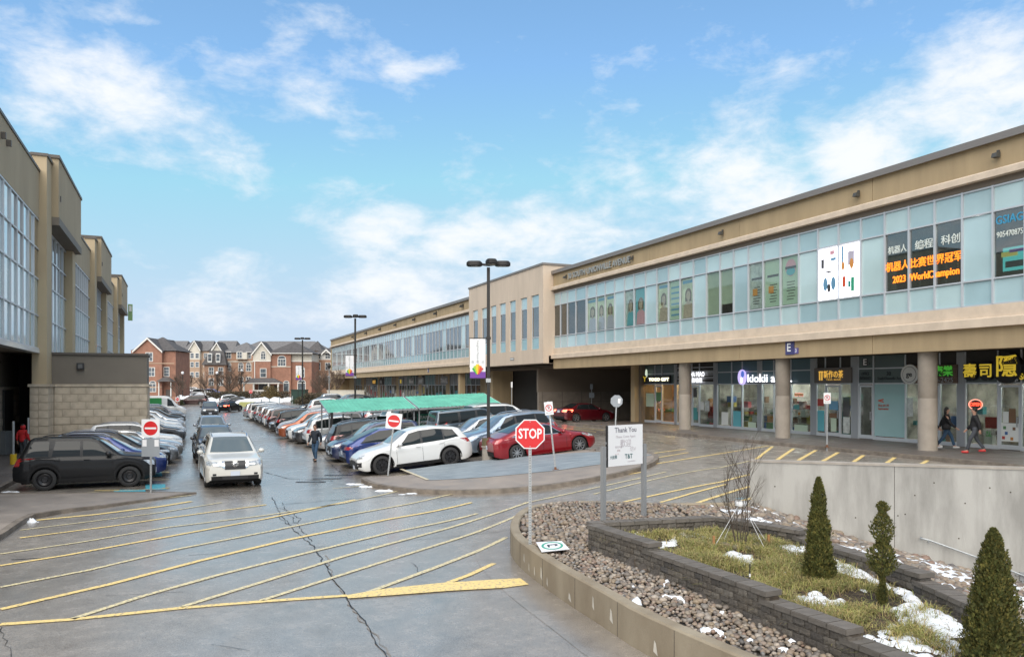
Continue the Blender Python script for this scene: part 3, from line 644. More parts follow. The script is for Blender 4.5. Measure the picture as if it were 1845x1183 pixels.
# mullions
VM = VF+.06
for i, u in enumerate(mu):
    wd = .05 if i != 4 else .05
    MB().box(VM, VM+.14, u-wd/2-.01, u+wd/2+.01, L_['wb']+.03, L_['wtop']).build('mullion', M_['alu'], RB)
    if i == 4: MB().box(VM-.03, VM+.10, u-.20, u-.10, L_['wb']+.03, L_['wtop']).build('mullion', M_['alu'], RB)
for z in (L_['wb']+.03, L_['gb'], L_['tr'], L_['wtop']-.04):
    MB().box(VM+.012, VM+.12, mu[-1], UT0, z-.03, z+.03).build('transom', M_['alu'], RB)
# west wing glazing: module 1.25 m, groups of clear panes between blank ones
n = int((UE-UT1)/1.26); du = (UE-UT1)/n; pat = 'vvvvbvvvbvvvbvvvb'
for i in range(n):
    a, b_ = UT1+du*i+.03, UT1+du*(i+1)-.03; k = 'vvvbvvvvbvvvvvbvvvbvvvbvvbvvvvbvvbvvvbvvvbvvbvvvbvvvbvvbvvvbvv'[i % 60]
    flat(a, b_, L_['tr']+.03, L_['wtop']-.05, VG, 'spandrel_pane', M_['spandrel'], th=.03)
    flat(a, b_, L_['wb']+.05, L_['gb']-.03, VG, 'spandrel_pane', M_['spandrel_b'], th=.03)
    flat(a, b_, L_['gb']+.03, L_['tr']-.03, VG+.002, 'window_pane' if k == 'v' else 'spandrel_pane', M_['vision_far'] if k == 'v' else M_['spandrel'], th=.02)
    MB().box(VM+.02, VM+.12, UT1+du*i-.028, UT1+du*i+.028, L_['wb']+.03, L_['wtop']).build('mullion', M_['alu'], RB)
for z in (L_['wb']+.03, L_['gb'], L_['tr'], L_['wtop']-.04): MB().box(VM+.03, VM+.11, UT1, UE, z-.03, z+.03).build('transom', M_['alu'], RB)
# tower over the passage
VT = VF-.9; ZT0, ZT1 = 5.2, 12.98
TWIN = [(957,971),(938,949.6),(918,929),(900,911),(884,894),(867.6,877),(851.6,861)]
tw = sorted([(pu(b_, VT), pu(a, VT)) for a, b_ in TWIN])     # u ranges
b = MB(); us = [UT0]+[q for p in tw for q in p]+[UT1]
for i in range(0, len(us), 2): b.box(VT, VT+.5, us[i], us[i+1], ZT0, ZT1)
for a, c in tw: b.box(VT, VT+.5, a, c, ZT0, L_['wb']); b.box(VT, VT+.5, a, c, L_['wtop'], ZT1)
b.build('tower_wall', M_['stucco_tower'], RB)
MB().box(VT+.5, VT+8, UT0, UT0+.3, ZT0+.6, ZT1).box(VT+.5, VT+8, UT1-.3, UT1, ZT0+.6, ZT1).build('tower_wall', M_['stucco_tower'], RB)
MB().box(VT, VF+.4, UT0+.01, UT1-.01, ZT0-.02, ZT0+.02).build('soffit', M_['soffit'], RB)
MB().box(VT-.08, VT+8, UT0-.08, UT1+.08, ZT1, ZT1+.16).build('roof_flashing', M_['flash'], RB)
for a, c in tw:
    flat(a, c, L_['wb'], L_['gb']-.03, VT+.12, 'spandrel_pane', M_['spandrel_b'], th=.03); flat(a, c, L_['tr']+.03, L_['wtop'], VT+.12, 'spandrel_pane', M_['spandrel'], th=.03)
    flat(a, c, L_['gb']+.03, L_['tr']-.03, VT+.12, 'window_pane', M_['vision_far'], th=.02)
    MB().box(VT+.08, VT+.13, a, c, L_['gb']-.03, L_['gb']+.03).box(VT+.08, VT+.13, a, c, L_['tr']-.03, L_['tr']+.03).box(VT+.08,VT+.13,a,a+.05,L_['wb'],L_['wtop']).box(VT+.08,VT+.13,c-.05,c,L_['wb'],L_['wtop']).build('window_frame', M_['alu'], RB)
b = MB(); uu = pu(923, VT)
b.box(VT-.03, VT, uu-.42, uu+.42, 5.62, 5.84); b.build('vent', M_['flash'], RB); MB().box(VT-.04, VT-.03, uu-.34, uu+.34, 5.68, 5.78).build('vent_grille', M_['pr_white'], RB)
# the beam goes on over the passage (right part) and the passage itself
UW = pu(1086, 34); UR = pu(1157, 30.8)
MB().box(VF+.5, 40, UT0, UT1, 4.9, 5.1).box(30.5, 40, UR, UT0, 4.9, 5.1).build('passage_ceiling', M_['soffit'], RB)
MB().box(VF+.6, 37, UW, UW+.3, .3, 2.9).build('passage_wall_base', mat('passage_block', (.20,.17,.14), .8, var=.12, scale=2), RB)
MB().box(VF+.55, 37, UW+.03, UW+.33, 2.9, 4.9).build('passage_wall', M_['soffit'], RB)
b = MB(); [b.box(VF+.9+k*1.9, VF+.93+k*1.9, UW-.006, UW+.01, .6, 2.9) for k in range(5)]; b.box(VF+.6,37,UW-.006,UW+.01,2.05,2.07); b.build('wall_joints', M_['dark'], RB)
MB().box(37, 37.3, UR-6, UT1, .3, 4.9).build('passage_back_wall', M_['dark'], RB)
MB().box(30.5, 37, UR-.3, UR, .3, 4.9).build('passage_side_wall', M_['soffit'], RB)
MB().box(30.15, 30.95, UR-.02, UR+.5, ZS-.4, 4.89).build('corner_pillar', M_['stucco'], RB)
MB().box(33.2, 33.9, UR+4.2, UR+4.8, .4, 4.89).build('passage_pillar', M_['soffit'], RB)
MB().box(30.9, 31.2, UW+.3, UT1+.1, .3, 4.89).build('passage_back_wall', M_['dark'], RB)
MB().box(28.6, 30.8, UT1-.6, UT1, .3, 4.89).build('corner_pillar', M_['stucco'], RB)
flat(UW+2.2, UW+4.2, 1.7, 2.8, 30.85, 'notice_board', mat('brown_notice', (.13,.10,.08), .6), RB, th=.04)
MB().box(36.9,36.95,UR+2.2,UR+4.2,2.2,3.2).build('notice_board', mat('dark_notice',(.07,.06,.055),.6), RB)
b = MB(); [b.box(36.88,36.9,UR+2.5,UR+3.9,2.4+.2*k,2.46+.2*k) for k in range(4)]; b.build('notice_lettering', M_['galv'], RB)
# round pillars of the near wing
cols = []
for x, y in ((1660,811),(1403,790),(1233,773)):
    p = at(x, y, ZS); v, u = VU(p.x, p.y); cols.append(u)
cols = [cols[0], cols[0]+(cols[2]-cols[0])/2, cols[2]]
for k in range(-2, 3):
    u = cols[0]+(cols[2]-cols[0])/2*k
    if u < UN: continue
    MB().lathe([(.375,ZS),(.36,ZS+.04),(.36,2.9),(.357,2.905),(.36,2.91),(.36,4.9)], 28, c=(VF+.62,u,0)).build('pillar', M_['concpil'], RB, smooth=40)
# fascia lights and address
for x in (1021,1141,1303,1548,1800):
    u = pu(x, VF); b = MB(); b.box(VF-.08,VF,u-.04,u+.04,11.80,11.92); b.hexa([(VF-.30,u-.10,11.64),(VF-.07,u-.10,11.64),(VF-.07,u+.10,11.64),(VF-.30,u+.10,11.64)],[(VF-.26,u-.09,11.80),(VF-.05,u-.09,11.85),(VF-.05,u+.09,11.85),(VF-.26,u+.09,11.80)]); b.build('wall_lamp', mat('dark_bronze',(.06,.06,.055),.5) if 'bz' not in M_ else M_['bz'], RB)
for x in (835,787,748,714,686,661,637):
    u = pu(x, VF); b = MB(); b.box(VF-.1,VF,u-.05,u+.05,11.86,12.0); b.hexa([(VF-.42,u-.16,11.62),(VF-.08,u-.16,11.62),(VF-.08,u+.16,11.62),(VF-.42,u+.16,11.62)],[(VF-.36,u-.12,11.86),(VF-.05,u-.12,11.92),(VF-.05,u+.12,11.92),(VF-.36,u+.12,11.86)]); b.build('wall_lamp', M_['dark'], RB)
ua = pu(1025, VF); ub = pu(1137, VF)
t = text('30 SOUTH UNIONVILLE AVENUE', .62, mat('silver_letters',(.42,.42,.4),.35,.5), RB, face_left(VF-.06, (ua+ub)/2, 11.72), extrude=.05, bold=.006, name='address_lettering')
wd = max(v.co.x for v in t.data.vertices)-min(v.co.x for v in t.data.vertices); t.data.transform(Matrix.Diagonal(((ua-ub)/wd,1,1,1)))
def esign(x, y, big, small, sz):
    u = pu(x, VF); z = 5.25; r = tag(MB().box(VF-.05,VF-.002,u-.28*sz,u+.28*sz,z-.33*sz,z+.33*sz).build('entrance_sign', mat('dark_violet_sign',(.06,.06,.17),.4)), 'small dark violet sign %s on the tan beam' % ('with a white E and 3' if sz > .8 else 'at the far wing'), 'sign'); r.rotation_euler = (0,0,TH)
    text(big, .55*sz, M_['white'], r, face_left(VF-.055, u+.05, z), extrude=.004, bold=.02)
    if small:
        q = MB().box(VF-.045,VF-.002,u-.55,u-.285,z-.3,z-.02).build('number_plate', mat('violet_sign',(.12,.10,.28),.4), r); text(small, .24, M_['white'], r, face_left(VF-.05, u-.415, z-.16), extrude=.003, bold=.01)
esign(1424, 622, 'E', '3', 1.0); esign(772, 668, 'E', '', .7)

# ---------------------------------------------------------------- storefronts
VS = 30.8; Z0, Z1, Z2, Z3, Z4 = ZS+.02, ZS+.16, 3.52, 4.25, 4.86
def SU(x): return pu(x, VS)
rs = random.Random(5)
shelfcols = [mat('goods_'+n, c, .6) for n, c in (('yellow',(.35,.28,.06)),('teal',(.06,.25,.25)),('red',(.35,.05,.04)),('white',(.5,.5,.46)),('brown',(.16,.09,.05)),('green',(.08,.2,.08)),('blue',(.05,.12,.3)),('orange',(.4,.17,.04)))]
M_['warmroom'] = mat('warm_room', (.35,.2,.09), .8, var=.2, scale=1.2)
def interior(u0, u1, style):
    b = MB(); dv = 2.4
    wall = {'warm': M_['warmroom'], 'dark': M_['dimroom']}.get(style, M_['room'])
    b.box(VS+dv, VS+dv+.05, u0, u1, Z0, Z4); b.box(VS+.1, VS+dv, u0, u0+.05, Z0, Z4); b.box(VS+.1, VS+dv, u1-.05, u1, Z0, Z4); b.box(VS+.1, VS+dv, u0, u1, 3.9, 3.95); b.box(VS+.1, VS+dv, u0, u1, Z0-.01, Z0)
    b.build('shop_interior', wall, RB)
    n = int((u1-u0)*(9 if style == 'shelf' else 4))
    for _ in range(n):
        w = rs.uniform(.15,.7); h = rs.uniform(.12,.5); uu = rs.uniform(u0+.1, max(u0+.15, u1-w-.1)); z = ZS+rs.choice([0,.1,.5,.9,1.3,1.6] if style == 'shelf' else [0,0,.3,.8,1.4]); vv = VS+rs.uniform(.3,2.0)
        MB().box(vv, vv+.25, uu, uu+w, z, z+h).build('goods', rs.choice(shelfcols), RB)
    if style == 'shelf':
        for z in (.5,.95,1.4,1.85): MB().box(VS+1.2, VS+1.6, u0+.2, u1-.2, ZS+z-.03, ZS+z).build('shelf', M_['room'], RB)
    for k in range(max(1, int((u1-u0)/1.6))):
        uu = u0+.7+k*1.6; MB().box(VS+.7, VS+1.5, uu-.15, uu+.15, 3.84, 3.88).build('ceiling_lamp', M_['lamp'] if style == 'warm' else M_['lamp_w'], RB)
def shop_pane(u0, u1, z0=Z1, z1=Z2, m=None, door=False, v=VS):
    a, b_ = min(u0,u1)+.03, max(u0,u1)-.03; m = m or M_['shopglass']
    if not door: flat(a, b_, z0+.03, z1-.03, v+.05, 'shop_window', m, RB, th=.012); return
    fr = MB(); fz0, fz1 = ZS+.03, Z2-.08; t = .09
    fr.box(v+.02,v+.08,a,a+t,fz0,fz1).box(v+.02,v+.08,b_-t,b_,fz0,fz1).box(v+.02,v+.08,a+t,b_-t,fz0,fz0+.18).box(v+.02,v+.08,a+t,b_-t,fz1-t,fz1)
    d = fr.build('door', M_['alu'], RB); MB().box(v+.04,v+.055,a+t,b_-t,fz0+.18,fz1-t).build('door_glass', m, d)
    MB().box(v-.05,v-.02,a+.1,a+.14,ZS+.95,ZS+1.35).box(v-.05,v+.02,a+.105,a+.135,ZS+.97,ZS+1.0).box(v-.05,v+.02,a+.105,a+.135,ZS+1.3,ZS+1.33).build('door_handle', M_['galv'], d)
def head(u0, u1, m_mid, m_top):
    a, b_ = min(u0,u1)+.03, max(u0,u1)-.03
    flat(a, b_, Z2+.03, Z3-.03, VS+.04, 'head_panel', m_mid, RB, th=.03); flat(a, b_, Z3+.03, Z4, VS+.04, 'head_panel', m_top, RB, th=.03)
BG, GG, DK = M_['bluegrey'], M_['greengrey'], M_['dark']
# (x left, x right, kind, mid panel, top panel) from the corner pillar toward the right edge of the photo
bays = [(1158,1180,'w',GG,GG),(1180,1192.5,'d',GG,GG),(1192.5,1215,'w',GG,GG),(1215,1219,'p',GG,GG),(1219,1246.5,'w',DK,DK),
        (1246.5,1260,'d',DK,DK),(1260,1286,'w',DK,DK),(1286,1292,'p',0,0),(1292,1318,'w',BG,BG),(1318,1337,'w',BG,BG),(1337,1365,'w',BG,BG),(1365,1372,'p',0,0),
        (1372,1394,'w',BG,BG),(1394,1412,'w',BG,BG),(1412,1425,'d',BG,BG),(1425,1461,'w',BG,BG),(1461,1471,'p',0,0),(1471,1487,'w',DK,DK),(1487,1514,'d',DK,DK),(1514,1534,'w',DK,DK),
        (1534,1546,'p',0,0),(1546,1573.5,'d',GG,GG),(1573.5,1631,'t',GG,GG),(1631,1660,'w',DK,DK),(1660,1693,'d',DK,DK),(1693,1725,'w',DK,DK),(1725,1739,'p',0,0),
        (1739,1798,'w',GG,DK),(1798,1840,'d',GG,DK),(1840,1890,'w',GG,DK),(1890,1950,'w',GG,DK)]
M_['frost'] = mat('frosted_teal_film', (.26,.42,.42), .35, var=.12, scale=.5, col2=(.30,.46,.47), coat=.4)
for xa, xb, k, m1, m2 in bays:
    ua, ub = SU(xa), SU(xb)
    if k == 'p': MB().box(VS-.03, VS+.2, min(ua,ub), max(ua,ub), ZS, Z4).build('pilaster', M_['grey_panel'], RB)
    else:
        shop_pane(ua, ub, door=(k == 'd'), m=(M_['frost'] if k == 't' else None)); head(ua, ub, m1, m2)
    MB().box(VS-.01, VS+.11, ua-.03, ua+.03, ZS, Z4).build('mullion', M_['alu'], RB)
    if k != 'd': MB().box(VS+.0, VS+.10, min(ua,ub), max(ua,ub), ZS, Z1).build('sill_rail', M_['alu'], RB)
for z in (Z2, Z3): MB().box(VS+.012, VS+.10, SU(1950), SU(1158), z-.03, z+.03).build('transom', M_['alu'], RB)
MB().box(VS+.2, VS+.4, SU(1950), SU(1158), Z4, 5.0).build('shop_head', M_['soffit'], RB)
MB().box(VS-.1, VS+.3, UN, SU(1950), ZS, 4.89).build('shop_wall', M_['stucco'], RB)
for a, c, st in ((1158,1246,'warm'),(1247,1290,'shelf'),(1293,1460,'shelf'),(1471,1534,'shelf'),(1547,1631,'dark'),(1631,1725,'plain'),(1740,1950,'plain')):
    interior(SU(c), SU(a), st)
# head louvres
for a, c in ((1219,1286),): 
    for k in range(5): MB().box(VS+.0,VS+.05,SU(c)+.05,SU(a)-.05,3.62+.24*k,3.66+.24*k).build('louvre', M_['alu'], RB)
# stickers, posters, menus in shop windows
def sticker(xa, xb, ya, yb, m, v=VS+.03, name='window_poster', th=.004):
    ua, ub = pu(xa, v), pu(xb, v); t = ((xa+xb)/2-CX)/F; Y = v/(t*CT+ST); return flat(min(ua,ub), max(ua,ub), CAMZ-(yb-HY)*Y/F, CAMZ-(ya-HY)*Y/F, v, name, m, RB, th=th)
pr = M_
for xa, xb, ya, yb, m in ((1181,1191,706,722,shelfcols[5]),(1164,1178,708,732,pr['pr_green']),(1248,1256,698,715,pr['pr_dark']),(1248,1257,734,756,shelfcols[1]),(1262,1268,724,738,pr['pr_white']),(1270,1278,722,740,pr['pr_grey']),
        (1300,1312,742,765,pr['pr_white']),(1321,1335,740,772,pr['pr_teal']),(1348,1362,760,771,pr['pr_green']),(1431,1447,709,712,pr['pr_orange']),(1430,1440,729,737,shelfcols[1]),(1431,1455,765,779,pr['pr_green']),
        (1473,1485,739,776,pr['pr_teal']),(1473,1484,718,731,shelfcols[2]),(1494,1510,722,738,pr['pr_blue']),(1494,1510,744,752,shelfcols[4]),(1497,1507,753,777,pr['pr_green']),(1519,1531,715,750,pr['pr_dark']),(1519,1531,751,780,pr['pr_grey']),
        (1635,1645,716,750,pr['pr_grey']),(1807,1817,741,761,pr['pr_white']),(1818,1830,736,761,shelfcols[4]),(1804,1838,762,795,pr['pr_white']),(1776,1786,776,786,shelfcols[5])):
    sticker(xa, xb, ya, yb, m)
for x, y, c in ((1810,770,5),(1827,772,4),(1813,780,6),(1808,788,2),(1823,790,7)): sticker(x-2.6, x+2.6, y-2.8, y+2.8, shelfcols[c], v=VS+.022, name='print', th=.003)
def stext(body, xa, xb, y, m, h, v=VS+.02, bold=0, name='lettering', parent=RB):
    u0, u1 = pu(xa, v), pu(xb, v); t = ((xa+xb)/2-CX)/F; Y = v/(t*CT+ST); z = CAMZ-(y-HY)*Y/F
    o = text(body, h, m, parent, face_left(v, (u0+u1)/2, z), bold=bold, name=name, extrude=.006)
    w = max(q.co.x for q in o.data.vertices)-min(q.co.x for q in o.data.vertices); cx_ = (max(q.co.x for q in o.data.vertices)+min(q.co.x for q in o.data.vertices))/2
    o.data.transform(Matrix.Translation((-cx_,0,0))); o.data.transform(Matrix.Diagonal(((u0-u1)/w,1,1,1))); return o
M_['darkletter'] = mat('dark_lettering', (.03,.04,.045), .5); M_['redletter'] = mat('red_lettering', (.5,.1,.05), .5)
stext('OFFICE', 1552, 1566, 673.5, M_['darkletter'], .22, bold=.006); stext('ENTRANCE', 1549, 1569, 681.5, M_['darkletter'], .22, bold=.006)
stext('30', 1597, 1605, 673, M_['darkletter'], .28, bold=.004); stext('South Unionville Ave.', 1581, 1624, 681.5, M_['darkletter'], .2)
sticker(1554,1563,646,659,M_['pr_dark']); stext('E', 1555.5, 1561.5, 652.5, M_['white'], .42, v=VS+.0, bold=.012); stext('3', 1564, 1568, 655, M_['darkletter'], .2)
stext('<', 1582, 1592, 722, M_['redletter'], .3, v=VS+.03, bold=.03); stext('Shop #1-78', 1582, 1601, 730, M_['redletter'], .15, v=VS+.03); stext('Supermarket', 1582, 1601, 736, M_['redletter'], .15, v=VS+.03)
stext('BOWL', 1771, 1796, 779, mat('faint_lettering',(.2,.22,.2),.5), .36, v=VS+.03); stext('OPEN', 1432, 1447, 711, mat('dim_red_neon',(.7,.15,.1),.5,emit=.4), .3, v=VS+.05)
# --- shop signs: each its own thing, standing off the glazing
def sign_thing(name, label, build):
    r = empty(name, label, 'shop sign', (0,0,0), TH); build(r); return r
M_['litw'] = mat('lit_white_letter', (.95,.95,1), .4, emit=.7); M_['lity'] = mat('lit_cream_letter', (1,.93,.6), .4, emit=.9); M_['yl'] = mat('yellow_letter', (.75,.55,.06), .4, emit=.12, emitc=(.9,.65,.05)); M_['gr'] = mat('green_letter', (.1,.6,.06), .4, emit=.08)
M_['gold'] = mat('gold_letter', (.65,.38,.06), .35, .2, emit=.25, emitc=(.8,.45,.08)); M_['bk'] = mat('black_sign_box', (.012,.012,.014), .4)
def cafe(r):
    v = VS-.16; sticker(1160,1206,676.5,690,M_['bk'],v=v+.02,name='backing',th=.12).parent = r
    stext('TOGO GIFT', 1169, 1205, 683.5, M_['lity'], .3, v=v-.01, bold=.02, parent=r)
    u = pu(1163, v); b = MB(); b.box(v-.02,v+.0,u-.13,u+.2,3.75,4.15); b.build('mascot_plate', M_['bk'], r)
    stext('Y', 1158.5, 1164.5, 683, M_['yl'], .5, v=v-.03, bold=.03, parent=r)
    b = MB(); ell(b, u-.1, 4.3, .13, .3, v-.01, th=.03); b.build('leaf', mat('pale_lit_leaf',(.6,.7,.55),.4,emit=.3), r)
sign_thing('shop_sign', 'cream lit letters on a black backing over the café windows beside the passage', cafe)
def miao(r):
    v = VS-.12
    stext('HA MIAO', 1244, 1269, 674.5, M_['litw'], .46, v=v, bold=.0, parent=r); stext('茶喵喵', 1246, 1265, 685.5, M_['litw'], .34, v=v, bold=.004, parent=r)
    sticker(1243,1286,678.6,679.6,M_['alu'],v=v+.02,name='rail').parent = r; sticker(1243,1286,689,690,M_['alu'],v=v+.02,name='rail').parent = r
sign_thing('shop_sign', 'white lit letters HA MIAO with three characters on louvres beside the far pillar', miao)
def kio(r):
    v = VS-.16; u = pu(1336.2, v); b = MB(); ell(b, u, 3.92, .34, .45, v-.01, 24, .1); b.build('oval_plate', mat('lit_lilac_plate',(.45,.38,.75),.4,emit=.45), r)
    b = MB(); ell(b, u-.1, 4.1, .14, .2, v-.02, 14, .008); b.build('emblem', mat('emblem_blue',(.08,.15,.55),.4,emit=.3), r); b = MB(); b.box(v-.02,v-.012,u-.07,u+.07,3.6,3.9); b.build('emblem', M_['litw'], r)
    stext('kiokii and...', 1347, 1427, 681.5, M_['litw'], .66, v=v, bold=.014, parent=r)
    sticker(1347,1428,688.8,690.5,M_['bk'],v=v+.04,name='rail').parent = r
sign_thing('shop_sign', 'large white lit lettering kiokii with a lilac oval, partly behind the middle pillar', kio)
def tea(r):
    v = VS-.1; p = sticker(1467,1534,662,689.5,mat('grey_brown_board',(.13,.115,.105),.5),v=v,name='board',th=.08); p.parent = r
    stext('新作の茶', 1484, 1519, 675, M_['gold'], .42, v=v-.015, bold=.014, parent=r)
    for k in range(2): sticker(1475.5+4*k,1478+4*k,669.5,685,M_['gold'],v=v-.012,name='emblem').parent = r
    sticker(1475,1483,668.5,671,M_['gold'],v=v-.016,name='emblem').parent = r; stext('TEA BAR', 1488, 1515, 683.7, M_['gold'], .1, v=v-.015, parent=r)
sign_thing('shop_sign', 'grey brown board with gold characters over the tea shop door', tea)
def herb(r):
    v = VS-.1; p = sticker(1628.5,1724,657.5,690,mat('wood_board',(.11,.07,.05),.6,var=.3,scale=3,stretch=(1,.3,6)),v=v,name='board',th=.08); p.parent = r
    u = pu(1639, v); b = MB(); ell(b, u, 3.93, .46, .46, v-.02, 28, .03); b.build('round_plate', M_['pr_white'], r); b = MB(); ell(b, u, 3.93, .36, .36, v-.024, 28, .004); b.build('ring', M_['pr_dark'], r); b = MB(); ell(b, u, 3.93, .34, .34, v-.03, 28, .004); b.build('disc', M_['pr_white'], r)
    text('ge', .34, M_['darkletter'], r, face_left(v-.04, u, 3.93), bold=.01)
    stext('康樂', 1682, 1717, 669.5, M_['gr'], .48, v=v-.03, bold=.03, parent=r); sticker(1683,1697,662,678,M_['bk'],v=v-.012,name='backing').parent = r; sticker(1700,1716,661.5,678,M_['bk'],v=v-.012,name='backing').parent = r
    stext('905-940-2425', 1655, 1717, 684.7, M_['galv'], .3, v=v-.015, parent=r)
sign_thing('shop_sign', 'brown wooden board with green characters and a phone number, behind the nearest pillar', herb)
def sushi(r):
    v = VS-.2
    for x0, x1, ch in ((1735,1760,'壽'),(1764,1788,'司')):
        ua, ub = pu(x0,v), pu(x1,v); uc = (ua+ub)/2; w = abs(ua-ub)/2; b = MB(); b.extr(smooth_poly([(uc-w,3.62),(uc+w,3.62),(uc+w,4.38),(uc-w,4.38)],3), 0, v, v+.14); b.build('letter_box', M_['bk'], r)
        text(ch, .62, M_['yl'], r, face_left(v-.01, uc, 4.0), bold=.022)
    u = pu(1816, v); b = MB(); ell(b, u, 4.12, .6, .62, v-.1, 32, .22); b.build('round_box', M_['bk'], r); text('隱', .92, M_['yl'], r, face_left(v-.11, u, 4.14), bold=.03)
    stext('Sushi', 1837, 1868, 678.5, M_['yl'], .34, v=v, bold=.015, parent=r)
sign_thing('shop_sign', 'black boxes with yellow characters and a round black sign over the sushi shop', sushi)
r = empty('open_sign', 'small oval neon sign reading OPEN in the sushi shop window', 'neon sign', (0,0,0), TH)
u = pu(1758.5, VS+.03); b = MB(); rr = [(u+.30*cos(t*pi/12), 2.62+.21*sin(t*pi/12)) for t in range(25)]; b.tube([(VS+.0,a,c) for a, c in rr], .018, 6); b.build('neon_ring', mat('pink_neon',(.9,.35,.25),.4,emit=.55), r)
b = MB(); ell(b, u, 2.62, .27, .18, VS+.02, 20, .01); b.build('backing', M_['bk'], r); text('OPEN', .2, M_['neon_r'], r, face_left(VS-.0, u, 2.62), bold=.012)
# far wing storefronts
n = 46; du = (148-78.5)/n; rs = random.Random(11)
sc = [mat('far_sign_'+n_, c, .5) for n_, c in (('black',(.03,.03,.03)),('green',(.12,.2,.18)),('grey',(.2,.21,.21)),('brown',(.2,.14,.08)),('teal',(.1,.2,.22)))]
for i in range(n):
    a = 78.5+du*i; pil = i % 8 == 0
    MB().box(VS-.02,VS+.1,a-.035,a+.035,ZS,Z4).build('mullion', M_['alu'], RB)
    if pil: MB().box(VS-.03,VS+.2,a,a+du,ZS,Z4).build('pilaster', M_['stucco'], RB); continue
    flat(a+.04, a+du-.04, Z1, Z2-.03, VS+.05, 'shop_window', M_['shopglass'], RB, th=.012)
    flat(a+.04, a+du-.04, Z2+.03, Z4, VS+.03, 'head_panel', sc[(i//3) % 5], RB, th=.03)
    if rs.random() < .8:
        z = rs.uniform(1.2, 2.4); flat(a+.2, a+du-.3, z, z+rs.uniform(.3,1.0), VS+.035, 'window_poster', rs.choice(shelfcols+[pr['pr_white'],pr['pr_grey']]), RB, th=.004)
MB().box(VS+.0,VS+.1,78.5,148,Z2-.03,Z2+.03).build('transom', M_['alu'], RB); MB().box(VS+2.2,VS+2.3,78.5,148,ZS,5).build('room_wall', M_['room'], RB)
MB().box(VS-.02,VS+.3,148,UE,ZS,4.89).box(VS-.02,VS+.3,UT1-.1,78.5,ZS,4.89).build('shop_wall', M_['stucco'], RB)
for k in range(1): 
    u = UT1+6.5+k*8.4
    MB().box(VF+.35,VF+.95,u-.3,u+.3,ZS,4.89).build('pillar', M_['stucco'], RB)
for k, (x, s, m) in enumerate(((674,'FOOT',M_['gold']),(686,'FM',M_['white']),(722,'88',M_['yl']),(741,'Meow',M_['white']),(758,'HAIR',M_['white']),(800,'TRAVEL',M_['white']))):
    v = VS-.06; u = pu(x, v); p = empty('shop_sign', 'small far shop sign, number %d from the far end of the shops, %s lettering' % (k+1, ['gold','white','yellow','small white','pale','white'][k]), 'shop sign', (0,0,0), TH)
    p['label'] = ['gold lettered sign, farthest left of the far shop signs','small white lettered sign right beside the gold far sign','yellow numbered sign in the middle of the far shops','small white sign right of the yellow numbered far sign','white sign on grey, second left of the flat-front tower','wide white lettered sign nearest the flat-front tower'][k]
    MB().box(v+.01,v+.05,u-1.4,u+1.4,3.6,4.6).build('board', sc[0] if k < 2 else sc[2], p); text(s, .8, m, p, face_left(v-.005, u, 4.05), bold=.02)
# ================================================================ LEFT BUILDING
LB = empty('market_hall', 'tall tan building with glazed bays and projecting hoods, left edge of the lot', 'building', (0,0,0), TH)
M_['stucco_l'] = mat('ochre_stucco', (.37,.30,.20), .85, var=.07, scale=.6, bump=.12, bscale=110, detail=9, stretch=(1,1,.3))
M_['stucco_pier'] = mat('warm_stucco', (.43,.345,.225), .85, var=.06, scale=.6, bump=.12, bscale=110, detail=9, stretch=(1,1,.3))
M_['taupe'] = mat('taupe_cladding', (.16,.14,.115), .7, var=.06, scale=.8)
M_['capm'] = mat('dark_parapet_cap', (.10,.088,.078), .5, .2)
M_['lglass'] = mat('reflective_curtain_glass', (.62,.70,.72), .05, .75, var=.1, scale=.4)
M_['lglass2'] = mat('pale_curtain_glass', (.55,.68,.70), .09, .5, var=.05, scale=.5)
M_['lglass_d'] = mat('dark_curtain_glass', (.06,.075,.065), .05, spec=1, coat=1, var=.3, scale=.5)
M_['stone'] = pieces_mat('split_face_stone', [(.40,.34,.26),(.47,.40,.31),(.43,.365,.28),(.50,.43,.335)], .85, .45, 45, island=False, nvar=.2, nscale=2.5)
M_['stone_dark'] = mat('stone_joint', (.33,.28,.215), .9)
VGL, VP, VH = -6.65, -6.2, -5.88
def pier(u0, u1, z0, z1):
    MB().box(VGL-.2, VP, u0, u1, z0, z1).build('pier', M_['stucco_pier'], LB)
    MB().box(VGL-.25, VP+.07, u0-.06, u1+.04, z1, z1+.14).build('pier_cap', M_['capm'], LB)
zr = [5.29, 6.93, 8.77, 10.27, 11.75]
def glazing(u0, u1, mod=1.42, zs=zr, bright=None):
    n = max(1, round((u1-u0)/mod)); d = (u1-u0)/n
    for i in range(n):
        a = u0+d*i
        for j in range(len(zs)-1):
            clear = j >= 2 and (i % 4 in (2, 3)) if bright is None else (j >= 2)
            MB().box(VGL+.02, VGL+.05, a+.03, a+d-.03, zs[j]+.03, zs[j+1]-.03).build('glass_pane', M_['lglass_d'] if clear else (M_['lglass'] if j > 1 else M_['lglass2']), LB)
        MB().box(VGL, VGL+.12, a-.03, a+.03, zs[0], zs[-1]).build('mullion', M_['alu'], LB)
    for z in zs: MB().box(VGL+.01, VGL+.11, u0, u1, z-.035, z+.035).build('transom', M_['alu'], LB)
